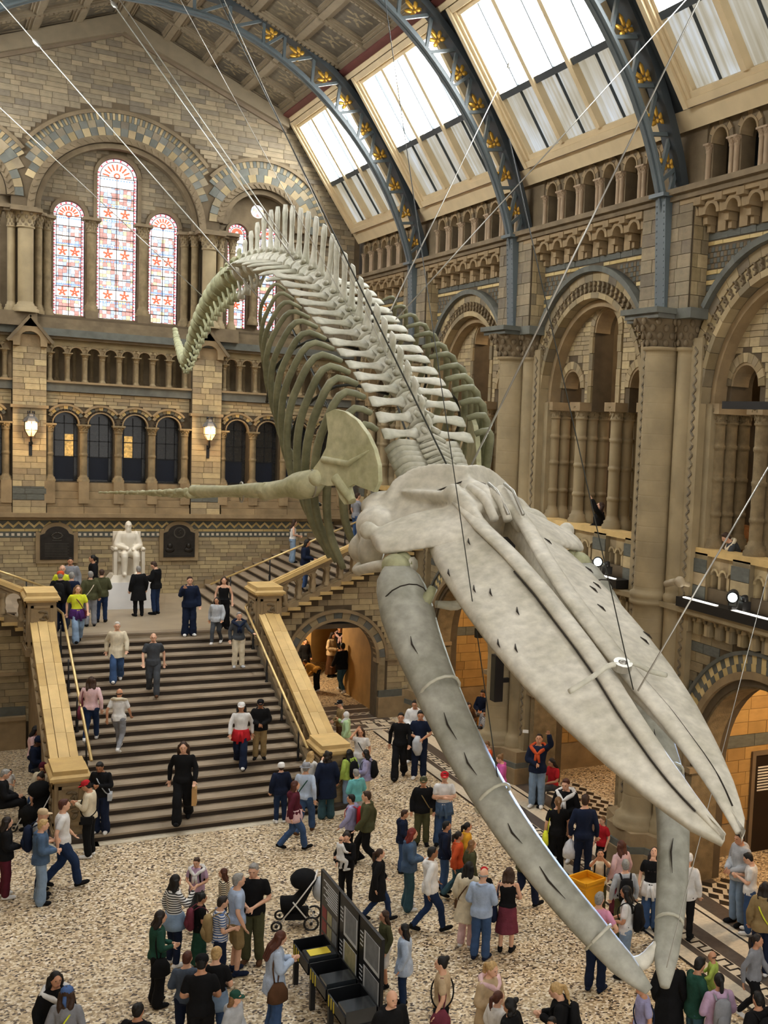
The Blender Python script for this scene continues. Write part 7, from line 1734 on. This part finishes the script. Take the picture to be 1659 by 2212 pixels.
Pn((1405, 1831), (1403, 2008), 190, 'up', ('tee', 'black'), ('wide', 'jeans'), ('long', 'dark'), 'a', 'person in black shirt looking up, white jumper at the waist', extra=(('wrap', 'white'),))
Pn((1483, 1845), (1476, 2030), 10, 'stand', ('hoodie', 'white'), ('slim', 'black'), None, 'a', 'person in white hooded tracksuit top behind the lower jaw', extra=(('beanie', 'white'),))
Pn((1609, 1790), (1590, 2002), 230, 'hold', ('hoodie', 'lightgrey'), ('loose', 'lightjeans'), ('short', 'dark'), 'b', 'person in grey hooded top and pale jeans by the near arch')
Pn((1630, 1836), (1615, 2010), 275, 'phone', ('tee', 'white'), ('loose', 'jeans'), ('short', 'black'), 'a', 'person in white shirt looking down beside the grey hooded top', shoes='white')
Pn((1645, 1906), (1641, 2106), 10, 'stand', ('jacket', 'khaki'), ('loose', 'navy'), ('long', 'dark'), 'b', 'person in khaki jacket with yellow bag', extra=(('crossbody', 'yellow'), 'flip'), shoes='white')
Pn((1602, 2018), (1622, 2212), 110, 'walk', ('long', 'grey'), ('slim', 'black'), ('pony', 'dark'), 'b', 'person in grey jumper and black trousers walking by the mosaic border', shoes='white')
p_grn = Pn((1508, 2066), None, 60, 'carry', ('hoodie', 'green'), ('loose', 'teal'), ('short', 'black'), 'b', 'person in green hooded jacket holding a child', H=1.76)
Pn((1556, 2105), None, 340, 'hold', ('hoodie', 'lilac'), ('slim', 'black'), ('pony', 'black'), 'b', 'person in lilac anorak with grey rucksack', H=1.66, extra=(('backpack', 'grey'),))
Pn((1641, 2144), None, 320, 'stand', ('jacket', 'black'), ('loose', 'black'), ('short', 'black'), 'b', 'person in black jacket with big black rucksack', H=1.68, extra=(('backpack', 'black'),))
Pn((1452, 2060), None, 20, 'stand', ('coat', 'black'), ('loose', 'black'), ('short', 'black'), 'b', 'person in long black coat close behind the jaw tips', H=1.74)
# --- upstairs gallery
Pn((1313, 1086), None, 255, 'photo1', ('jacket', 'black'), ('slim', 'black'), ('long', 'brown'), 'a', 'person in black filming from the gallery parapet', X=(14.72, 25.75, 6.3), H=1.72, extra=('flip',))
Pn((1577, 1147), None, 255, 'lean', ('jacket', 'darkgrey'), ('loose', 'black'), ('short', 'brown'), 'a', 'person in dark coat leaning on the gallery parapet', X=(14.95, 20.0, 6.3), H=1.5, extra=(('shawl', 'cream'),))
for _ in range(6):                                          # nobody stands in somebody else: step apart along the line of sight
    for i, a in enumerate(PEOPLE):
        for c in PEOPLE[:i]:
            pa, pc = np.array(a[0].location), np.array(c[0].location); dd = np.linalg.norm(pa[:2] - pc[:2])
            if dd < .46 and abs(pa[2] - pc[2]) < .05 and pa[2] < .01:
                far, near_ = (a, c) if np.linalg.norm(pa[:2]) > np.linalg.norm(pc[:2]) else (c, a)
                for q, sg in ((far, 1), (near_, -1)):
                    v = np.array(q[0].location)[:2]; v = v / np.linalg.norm(v) * sg * (.47 - dd) * .3; q[0].location.x += v[0]; q[0].location.y += v[1]; q[4][0] += v[0]; q[4][1] += v[1]
# --- small figures in arms
def carried(o, which, c, skin, lbl, H=.62):
    h, rz = in_hand(o, which); q = Pn((0, 0), None, 0, 'baby', ('long', c), ('slim', c), ('bald', 'brown'), skin, lbl, X=tuple(h + v3(0, 0, -.5)), H=H, shoes='white'); q.rotation_euler[2] = rz + 2.6; return q
carried(p_mum, 0, 'white', 'a', 'baby in white held by the person in black', .66)
carried(p_grn, 0, 'lime', 'b', 'small child in green shirt held by the person in green jacket', .8)
# --- things held in hands
def held(o, which, build, name, m, lbl, cat, drop=(0, 0, 0)):
    h, rz = in_hand(o, which); q = build.build(name, m, None, label=lbl, category=cat); q.location = h + v3(*drop); q.rotation_euler = (0, 0, rz); return q
bg = MB(); bg.box(-.05, .05, -.13, .13, -.52, -.12); bg.tube([(0, -.06, -.12), (0, -.03, -.02), (0, .03, -.02), (0, .06, -.12)], .006, 5)
held(p_bag, 0, bg, 'paper_bag', mat('kraft_paper', srgb('b08a58'), .8), 'brown paper carrier held by the person all in black', 'bag', (0, 0, -.05))
r_ = random.Random(4); bg = MB(); bg.tube([(0, 0, -.06), (0, .02, -.14), (.01, 0, -.3), (0, .01, -.46), (0, 0, -.5)], [.02, .1, .17, .16, .06], 12); ripple_ = bg
held(p_plas, 0, bg, 'plastic_bag', mat('white_plastic', srgb('c9cbcf'), .4, var=.12, scale=12, bump=.6, bscale=14), 'crumpled white plastic bag held by the person in navy jumper', 'bag', (0, 0, -.05))
bg = MB(); bg.tube([(0, .02, .08), (.02, .05, -.08), (0, .04, -.28), (-.02, .04, -.45)], [.06, .13, .14, .07], 10)
held(p_gjk, 1, bg, 'folded_jacket', cloth('lightgrey'), 'pale grey jacket draped over an arm', 'jacket')
for o, k, L in ((p_film, 1, 'white phone held up by the person in navy jacket'), (p_mum, 1, 'dark phone held beside the baby')): held(o, k, MB().box(-.075, .075, -.005, .005, .02, .1), 'phone', M_white if k == 1 and o == p_film else M_black, L, 'phone')
# ================================================================== statue, plaques, lamps and other things
M_marble = mat('white_marble', srgb('d9cfbb'), .45, var=.06, scale=3, spec=.4); M_bronze = mat('dark_bronze', srgb('2b2620'), .45, metal=.4, var=.25, scale=6); M_plinth = mat('white_plinth_paint', srgb('dedcd8'), .5, var=.03)
st = empty('seated_statue', (5.86, 41.3, ZL), category='statue', label='white marble statue of a bearded seated man on a white plinth')
MB().add([(-.78, -.6, 0), (.78, -.6, 0), (.78, .6, 0), (-.78, .6, 0), (-.7, -.54, .86), (.7, -.54, .86), (.7, .54, .86), (-.7, .54, .86)], [(0, 1, 5, 4), (1, 2, 6, 5), (2, 3, 7, 6), (3, 0, 4, 7), (4, 5, 6, 7)]).build('plinth', M_plinth, st)
MB().add([(-.66, -.5, .86), (.66, -.5, .86), (.66, .5, .86), (-.66, .5, .86), (-.5, -.4, 1.08), (.5, -.4, 1.08), (.5, .45, 1.08), (-.5, .45, 1.08)], [(0, 1, 5, 4), (1, 2, 6, 5), (2, 3, 7, 6), (3, 0, 4, 7), (4, 5, 6, 7)]).build('base_slab', M_marble, st)
S = skel('sit'); S['nod'] = .12; b = MB()
torso(b, S, .055, .84, 1.46); U = upper(S); hc, R = head_at(S)
b.ell(hc, (.078, .095, .115), 14, 10, R); b.ell(hc + R @ v3(0, .07, -.11), (.055, .05, .1), 10, 8, R); b.ell(hc + R @ v3(0, .098, -.01), (.015, .022, .026), 8, 6, R); b.ell(hc + R @ v3(0, .085, .03), (.06, .02, .016), 8, 5, R); b.ell(hc + R @ v3(0, -.05, -.04), (.085, .06, .07), 10, 7, R)
b.tube([U(v3(0, 0, 1.38)), hc], [.08, .06], 10)
for i in (0, 1):
    sh, el, wr = sarm(S, i); chain(b, [sh, (sh + el) / 2, el, (el + wr) / 2, wr], [.085, .085, .08, .07, .06]); b.ell(wr + v3(0, .04, -.01), (.045, .06, .03), 8, 6)
    h, k, a = sleg(S, i); chain(b, [h, (h + k) / 2, k, (k + a) / 2, a], [.11, .1, .082, .072, .066]); b.tube([a + v3(0, -.06, -.03), a + v3(0, .08, -.035), a + v3(0, .17, -.045)], [.05, .05, .03], 8)
    s_ = (-1, 1)[i]; b.tube([U(v3(s_ * .17, 0, 1.0)), v3(s_ * .2, .1, .5), v3(s_ * .22, .2, .3)], [.1, .1, .07], 8)
fg = link('figure', fuse(b, .016, 2, 'figure'), M_marble, st); fg.location = (0, .08, 1.07); fg.rotation_euler = (0, 0, PI); fg.scale = (1.36,) * 3
c = MB().box(-.42, .42, -.1, .42, 1.08, 1.62).box(-.42, .42, .3, .44, 1.6, 2.45)
for s_ in (-1, 1): c.box(s_ * .42 - .06, s_ * .42 + .06, -.3, .42, 1.86, 1.96).box(s_ * .42 - .05, s_ * .42 + .05, -.3, -.2, 1.08, 1.9).ell((s_ * .42, -.28, 1.93), (.075, .09, .07), 10, 7)
c.build('armchair', M_marble, st)
def plaque(u0, u1, v0, v1, lbl, heads):
    uc = (u0 + u1) / 2; W = u1 - u0; p = empty('wall_plaque', (uc, 43.95, v0), category='plaque', label=lbl); T = frame((0, 44 - 43.95 - .02, -v0) - np.array([uc, 0, 0]), (1, 0, 0), (0, 0, 1), (0, -1, 0))
    out = lambda e: [(u0 - e, v0 - e), (u1 + e, v0 - e), (u1 + e, v1 - .3 + e)] + [(uc + (W * .36 + e) * math.cos(t), v1 - .28 + (.28 + e) * math.sin(t)) for t in np.linspace(.15, PI - .15, 14)] + [(u0 - e, v1 - .3 + e)]
    MB(T).prism(out(.13), 0, .1).build('stone_surround', M_mould, p); MB(T).prism(out(.0), .1, .13).build('bronze_panel', M_bronze, p)
    b = MB(T)
    if heads:
        b.ring(uc, v1 - .28, .16, .2, .13, .15, 0, 360, 20).tube([(uc - .06, v1 - .36, .15), (uc + .05, v1 - .3, .15), (uc - .04, v1 - .24, .15), (uc + .06, v1 - .18, .15)], .02, 6)
        for s_ in (-1, 1): MB(T).ell((uc + s_ * W * .3, v0 + .4, .15), (.09, .11, .05), 10, 7).ell((uc + s_ * W * .3, v0 + .26, .14), (.16, .1, .04), 10, 7).build('portrait_relief', M_bronze, p)
    else:
        for k in range(14): a = k * PI / 7; b.ell((uc + .15 * math.cos(a), v1 - .32 + .1 * math.sin(a), .14), (.05, .03, .02), 6, 4)
        b.box(uc - .14, uc + .14, v1 - .48, v1 - .46, .13, .145)
    b.build('relief', mat('worn_bronze', srgb('4b463d'), .4, metal=.4, var=.2), p)
    t = MB(T); n = 9 if not heads else 3
    for k in range(n): t.box(u0 + .14, u1 - .14 - .05 * (k % 2), v0 + .1 + k * .055, v0 + .112 + k * .055, .13, .134)
    t.build('lettering', mat('worn_bronze', srgb('4b463d')), p)
plaque(3.48, 4.5, 4.52, 5.65, 'dark bronze memorial plaque with a wreath and lines of lettering', False); plaque(7.38, 8.43, 4.56, 5.72, 'dark bronze memorial plaque with two portrait heads', True)
# lanterns
M_glow = mat('lantern_glass', (1.0, .58, .24), .4, var=.05, emit=.45); M_bulb = mat('bulb', (1, .85, .55), .4, emit=8); M_lead2 = mat('lantern_roof', srgb('6d6a66'), .5)
def lantern(x, z, lbl):
    l = empty('wall_lantern', (x, 43.45, z), category='lantern', label=lbl, group='lit lanterns on the pilasters')
    R6 = lambda r, h: [(r * math.cos(k * PI / 3 + PI / 6), r * math.sin(k * PI / 3 + PI / 6), h) for k in range(6)]
    for (r0, h0), (r1, h1), nm in (((.1, -.3), (.21, -.1), 'lower_pane'), ((.21, -.1), (.21, .16), 'pane')):
        A, B_ = R6(r0, h0), R6(r1, h1)
        for k in range(6): MB().add([A[k], A[(k + 1) % 6], B_[(k + 1) % 6], B_[k]], [(0, 1, 2, 3)]).build(nm, M_glow, l)
    b = MB()
    for k in range(6): A, B_, C_ = R6(.1, -.3)[k], R6(.215, -.1)[k], R6(.215, .16)[k]; b.tube([A, B_], .012, 5).tube([B_, C_], .012, 5); A2 = R6(.215, -.1)[(k + 1) % 6]; b.tube([B_, A2], .012, 5); A3 = R6(.215, .16)[(k + 1) % 6]; b.tube([C_, A3], .014, 5)
    b.build('frame', M_black, l)
    MB().lathe([(.24, .16), (.25, .18), (.17, .3), (.12, .34), (.11, .4), (.08, .44)], (0, 0, 0), 6, smooth=False).build('roof', M_lead2, l)
    b = MB()
    for k in range(6): a = k * PI / 3; b.tube([(.09 * math.cos(a), .09 * math.sin(a), .42), (.1 * math.cos(a), .1 * math.sin(a), .52)], .018, 5)
    b.build('crown', M_black, l)
    MB().ell((0, 0, .02), (.06, .06, .09), 8, 6).build('bulb', M_bulb, l)
    MB().tube(spl([(0, 0, -.3), (0, .02, -.45), (.03, .12, -.55), (0, .26, -.62)], 10), [.035] * 10, 7).box(-.05, .05, .22, .29, -.95, -.5).build('bracket', M_black, l)
    ld = bpy.data.lights.new('lantern_light', 'POINT'); ld.energy = 30; ld.color = (1, .68, .36); ld.shadow_soft_size = .12; lo_ = bpy.data.objects.new('lantern_light', ld); COL.objects.link(lo_); lo_.parent = l; lo_.location = (0, -.3, 0)
lantern(3.17, 8.98, 'lit glass lantern on the pilaster above the plaque with a wreath'); lantern(8.79, 9.08, 'lit glass lantern on the pilaster above the plaque with two portrait heads')
# warm lamps for the lit alcoves and passage; ceiling fixtures and gallery lamps are added
def alcove_lamp(x, y, z, power, lbl, size=.25, col=(1, .76, .48)):
    e = empty('ceiling_lamp', (x, y, z), category='lamp', label=lbl, group='warm ceiling lamps behind the arches')
    MB().lathe([(.02, .0), (.14, .0), (.16, .06), (.14, .12), (.02, .12)], (0, 0, 0), 14).build('housing', M_black, e)
    MB().lathe([(.0, -.004), (.12, -.004)], (0, 0, 0), 14).build('lamp_face', mat('lamp_glow', (1, .7, .4), emit=6), e)
    ld = bpy.data.lights.new('alcove_light', 'POINT'); ld.energy = power; ld.color = col; ld.shadow_soft_size = size; q = bpy.data.objects.new('alcove_light', ld); COL.objects.link(q); q.parent = e; q.location = (0, 0, -.25)
for y, w_ in ((18.2, 200), (25.8, 120), (33.5, 150)): alcove_lamp(17.6, y, 5.7, w_, 'warm lamp in the alcove ceiling of the arch %s' % {18.2: 'with the dark door', 25.8: 'by the filming visitor', 33.5: 'with the wooden chair'}[y])
alcove_lamp(11.4, 42.6, 2.8, 90, 'warm lamp deep in the passage under the stairs'); alcove_lamp(17.0, 25.8, 13.3, 40, 'added warm lamp in the gallery above the filming visitor'); alcove_lamp(17.0, 33.5, 13.3, 90, 'added warm lamp in the gallery beside the whale ribs'); alcove_lamp(17.0, 18.2, 13.3, 45, 'added warm lamp in the gallery above the leaning visitor')
# spotlights on the ledge
M_spot = mat('spot_lens', (.85, 1.0, .95), .3, emit=3)
def spotlight(p, aim, lbl, power, col):
    e = empty('spotlight', tuple(p), category='spotlight', label=lbl); d = np.array(aim, float) - np.array(p, float); d /= np.linalg.norm(d)
    MB().tube([-d * .16, -d * .12, d * .0, d * .14], [.06, .11, .12, .13], 14).build('housing', M_black, e); MB().tube([d * .135, d * .142], [.1, .095], 14).build('lens', M_spot, e)
    MB().tube([(0, .14, 0), (0, .14, -.22), (0, -.14, -.22), (0, -.14, 0)], .015, 5).box(-.06, .06, -.06, .06, -.28, -.22).build('yoke', M_black, e)
    MB().box(.0, .2, -.34, -.2, -.26, -.08).tube([(.1, -.27, -.08), (.06, -.3, .02)], [.07, .075], 10).build('second_unit', M_black, e)
    ld = bpy.data.lights.new('spot_beam', 'SPOT'); ld.energy = power; ld.color = col; ld.spot_size = .42; ld.spot_blend = .6; ld.shadow_soft_size = .1; q = bpy.data.objects.new('spot_beam', ld); COL.objects.link(q); q.parent = e; q.location = d * .25; q.rotation_euler = Vector(d).to_track_quat('-Z', 'Y').to_euler()
spotlight((13.9, 24.25, 6.68), (6.0, 13.0, 8.0), 'black spotlight with greenish lens on the ledge beside the skull', 900, (.9, 1, .93)); spotlight((13.9, 18.75, 6.66), (6.0, 9.4, 4.9), 'black spotlight with bright bluish lens on the ledge below the leaning visitor', 5000, (.45, .62, 1))
# security camera
e = empty('security_camera', (13.72, 20.55, 6.7), category='camera', label='beige security camera on the pier above the dark ledge'); M_beige = mat('beige_plastic', srgb('a3947a'), .5)
MB().tube([(0, .42, -.1), (0, .4, -.1), (0, .05, .0), (0, .0, .01)], [.05, .075, .075, .05], 10).build('camera_body', M_beige, e); MB().ell((0, -.12, .02), (.12, .12, .12), 10, 7).build('joint', M_beige, e); MB().tube([(0, -.12, 0), (.25, -.12, -.05)], .05, 8).build('bracket', M_beige, e)
# loudspeakers
e = empty('column_speaker', (13.46, 28.75, 2.3), category='speaker', label='tall black column loudspeaker fixed to the pier above the seated visitors')
MB().box(-.12, .12, -.16, .16, 0, 1.28).build('cabinet', M_black, e); MB().box(-.128, -.12, -.13, .13, .04, 1.24).build('grille', M_dsteel, e); MB().box(.1, .35, -.05, .05, .5, .62).build('bracket', M_black, e)
e = empty('wall_speaker', (15.3, 34.2, 3.0), category='speaker', label='small black box speaker on the alcove wall near the wooden chair')
MB().box(-.1, .1, -.1, .1, 0, .3).build('cabinet', M_black, e); MB().box(-.104, -.1, -.08, .08, .03, .27).build('grille', M_dsteel, e)
e = empty('lighting_bar', (13.0, 18.17, 10.42), category='lighting bar', label='black horizontal lighting bar reaching before the near gallery columns')
MB().box(-.06, .06, -4, 0, -.07, .07).build('bar', M_black, e); MB().box(-.045, .045, -.001, .004, -.05, .05).build('end_opening', M_dsteel, e); MB().box(-.03, 1.2, -3.4, -3.3, -.03, .03).build('stay', M_black, e)
# rock in the gallery, its orange lighting put into the colour
e = empty('fossil_rock', (15.9, 21.5, 6.3), category='rock', label='knobbly orange-lit rock shown in the gallery behind the leaning visitor'); b = MB(); r = random.Random(3)
for k in range(16): b.ell((r.uniform(-.4, .4), r.uniform(-.4, .4), 1.0 + r.uniform(-.2, .35)), (.28, .26, .24), 8, 6)
link('rock_mass', fuse(b, .05, 1, 'rock'), mat('orange_lit_rock', srgb('b07a4c'), .9, var=.3, scale=6, bump=.6), e); MB().box(-.5, .5, -.5, .5, 0, .8).build('stand', M_wood, e)
# door and notice in the near alcove
q0, q1 = on(1632, 1632, 1, 21.4), on(1690, 1632, 1, 21.4)
dr = empty('door_1', kind='structure', label='dark alcove door with a pale notice')
T = frame((0, 21.44, 0), (1, 0, 0), (0, 0, 1), (0, -1, 0)); zt = q0[2]
MB(T).box(q0[0], q0[0] + 1.4, .0, zt, -.02, .04).build('door_leaf', mat('dark_door', srgb('20160f'), .5), dr); MB(T).box(q0[0] - .1, q0[0], 0, zt + .1, -.02, .08).box(q0[0], q0[0] + 1.4, zt, zt + .1, -.02, .08).build('door_frame', M_woodb, dr)
for k in range(9): MB(T).box(q0[0] + .1, q0[0] + .75 - .1 * (k % 3 == 2), zt - .32 - k * .07, zt - .285 - k * .07, .04, .046).build('notice_line', M_white, dr)
# yellow bin
bx = flr(1262, 2000); e = empty('yellow_bin', (bx[0], bx[1], 0), rz=.25, category='bin', label='tall yellow open-topped bin beside the person in pink shirt'); M_yel = mat('yellow_plastic', srgb('dd9c1c'), .45, var=.04)
b = MB(); w0, w1, h = .2, .26, 1.0
for s_ in (-1, 1): b.add([(s_ * w0, -w0, 0), (s_ * w0, w0, 0), (s_ * w1, w1, h), (s_ * w1, -w1, h)], [(0, 1, 2, 3)]); b.add([(-w0, s_ * w0, 0), (w0, s_ * w0, 0), (w1, s_ * w1, h), (-w1, s_ * w1, h)], [(0, 1, 2, 3)])
b.build('body', M_yel, e); b = MB()
for s_ in (-1, 1): b.box(s_ * w1 - .02, s_ * w1 + .02, -w1, w1, h - .05, h + .01).box(-w1, w1, s_ * w1 - .02, s_ * w1 + .02, h - .05, h + .01)
b.build('rim', M_yel, e); MB().box(-w1, w1, -w1, w1, h - .14, h - .13).build('inner_lid', M_yel, e)
# display stand
bd = empty('display_stand', (6.09, 18.4, 0), category='display stand', label='black freestanding display board with leaflet desk among the visitors')
M_print = mat('grey_print', srgb('7d8184'), .6, var=.2, scale=5); M_map = mat('map_print', srgb('a9a37c'), .6, var=.25, scale=7); M_wp = mat('white_print', srgb('cfd2d4'), .6); M_yl = mat('yellow_leaflet', srgb('d8c23a'), .6); M_panel = mat('black_panel', srgb('17191c'), .4, var=.1)
Tb = frame((0, 0, 0), (0, 1, 0), (0, 0, 1), (-1, 0, 0))
for k, (y0, y1) in enumerate(((.55, 1.6), (-.5, .53), (-1.6, -.52))):
    MB(Tb).box(y0, y1, .05, 1.75, -.03, .0).build('board_panel', M_panel, bd); MB(Tb).box(y0 - .02, y0, 0, 1.77, -.04, .01).box(y1, y1 + .02, 0, 1.77, -.04, .01).box(y0, y1, 1.75, 1.77, -.04, .01).build('panel_frame', M_black, bd)
    if k == 0:
        for q in range(9): MB(Tb).box(y0 + .1, y1 - .15 - .12 * (q % 3), 1.62 - q * .045, 1.64 - q * .045, 0, .004).build('text_line', M_wp, bd)
        for q in range(9): MB(Tb).box(y0 + .1 + .3 * (q % 3), y0 + .35 + .3 * (q % 3), .95 - .25 * (q // 3), 1.15 - .25 * (q // 3), 0, .004).build('picture', (M_print, M_map, mat('red_print', srgb('8e3b3b')))[q % 3], bd)
    else:
        for z0, z1, m in ((1.1, 1.6, M_print), (.52, 1.02, M_map if k == 1 else M_print)):
            pp = MB(Tb).box(y0 + .08, y1 - .26, z0, z1, 0, .004).build('picture', M_wp, bd); MB(Tb).box(y0 + .12, y1 - .34, z0 + .06, z1, .004, .006).build('photo_print', m, pp)
            for q in range(4): MB(Tb).box(y1 - .2, y1 - .06, z1 - .1 - q * .07, z1 - .08 - q * .07, 0, .004).build('text_line', M_wp, bd)
        for q in range(5): MB(Tb).box(y0 + .2, y0 + .55, .3 + q * .035, .312 + q * .035, 0, .004).build('text_line', M_wp, bd)
for k in range(3):
    y0 = 1.1 - k * 1.0; z = .78
    MB().box(-.62, -.08, y0 - .9, y0, z - .25, z - .22).box(-.62, -.6, y0 - .9, y0, z - .25, z - .05).box(-.1, -.08, y0 - .9, y0, z - .25, z).box(-.62, -.08, y0 - .02, y0, z - .25, z).build('desk_tray', M_panel, bd)
    MB().box(-.6, -.12, y0 - .88, y0 - .5, z - .24, z + .02).build('donation_box', mat('smoked_plastic', srgb('2a2f33'), .15, spec=.7), bd)
    for q in range(3): MB().box(-.626, -.62, y0 - .1 - q * .13, y0 - .06 - q * .13, z - .24, z - .06).build('leaflet', M_yl, bd)
    for x in (-.58, -.14): MB().box(x - .04, x + .04, y0 - .1, y0 - .02, 0, z - .25).build('leg', M_black, bd)
MB().box(-.55, -.2, .3, .55, .805, .81).build('yellow_leaflet', M_yl, bd)
# pushchairs
def pushchair(x, y, rz, lbl, bag):
    e = empty('pushchair', (x, y, 0), rz, category='pushchair', label=lbl); M_fab = cloth('black')
    b = MB()
    for s_ in (-1, 1): b.tube([(s_ * .24, .32, .1), (s_ * .23, .0, .5), (s_ * .24, -.35, 1.0)], .014, 6).tube([(s_ * .26, -.3, .12), (s_ * .23, .05, .55)], .014, 6)
    b.tube([(-.24, -.35, 1.0), (.24, -.35, 1.0)], .018, 6).tube([(-.26, -.3, .12), (.26, -.3, .12)], .012, 6); b.build('frame', M_white, e)
    secs = [[(.2 * math.cos(t) * w_, y_ + .03 * math.sin(t), z_ + .16 * math.sin(t)) for t in np.linspace(0, 2 * PI, 13)[:-1]] for w_, y_, z_ in ((.9, .28, .42), (1, .05, .42), (1, -.12, .6), (.95, -.25, .88))]
    MB().loft(secs).build('seat', M_fab, e); MB().ell((0, -.12, .92), (.25, .26, .2), 12, 8).build('hood', M_fab, e)
    for sx in (-1, 1):
        for yy, r in ((.34, .09), (-.3, .13)):
            w_ = MB(); w_.tube([(sx * .27 + r * 0, yy + r * math.cos(t), r + r * math.sin(t) * .98) for t in np.linspace(0, 2 * PI, 16)], .022, 6, cap=False).tube([(sx * .25, yy, r), (sx * .29, yy, r)], .03, 8); w_.build('wheel', M_black, e)
    MB().box(-.2, .2, -.2, .2, .18, .3).build('basket', M_fab, e)
    if bag: MB().ell((.0, -.42, .72), (.2, .14, .24), 10, 8).build('grey_bag', cloth('lightgrey'), e)
q = flr(76, 1792); pushchair(q[0], q[1], 2.2, 'black pushchair with white frame beside the seated visitors', False); q = flr(640, 1998); pushchair(q[0], q[1], 1.2, 'black pushchair with grey bag behind the display stand', True)
# wooden chairs in the alcove
M_pine = mat('varnished_pine', srgb('b0762f'), .45, var=.15, scale=9)
def wooden_chair(x, y, rz, lbl):
    e = empty('wooden_chair', (x, y, 0), rz, category='chair', label=lbl)
    MB().box(-.28, .28, -.25, .25, .4, .45).build('seat', M_pine, e)
    for sx in (-1, 1):
        for sy, h in ((-1, .4), (1, .95)): MB().box(sx * .26 - .03, sx * .26 + .03, sy * .23 - .03, sy * .23 + .03, 0, h).build('leg', M_pine, e)
    MB().box(-.28, .28, .2, .26, .88, .98).build('top_rail', M_pine, e)
    for k in range(5): MB().box(-.21 + k * .095, -.16 + k * .095, .21, .25, .45, .9).build('back_slat', M_pine, e)
q = [t for t in PEOPLE if t[0] == p_chair][0]; wooden_chair(q[4][0], q[4][1], q[3] + PI, 'varnished pine chair in the alcove behind the pier')
# white information board near the pier
e = empty('notice_stand', tuple(flr(1357, 1718)), category='notice board', label='slim white notice stand in the alcove before the near pier'); MB().box(-.03, .03, -.25, .25, .1, 1.1).build('board', M_white, e); MB().box(-.15, .15, -.27, .27, 0, .1).build('foot', M_white, e)
bpy.data.scenes.remove(SHOP)
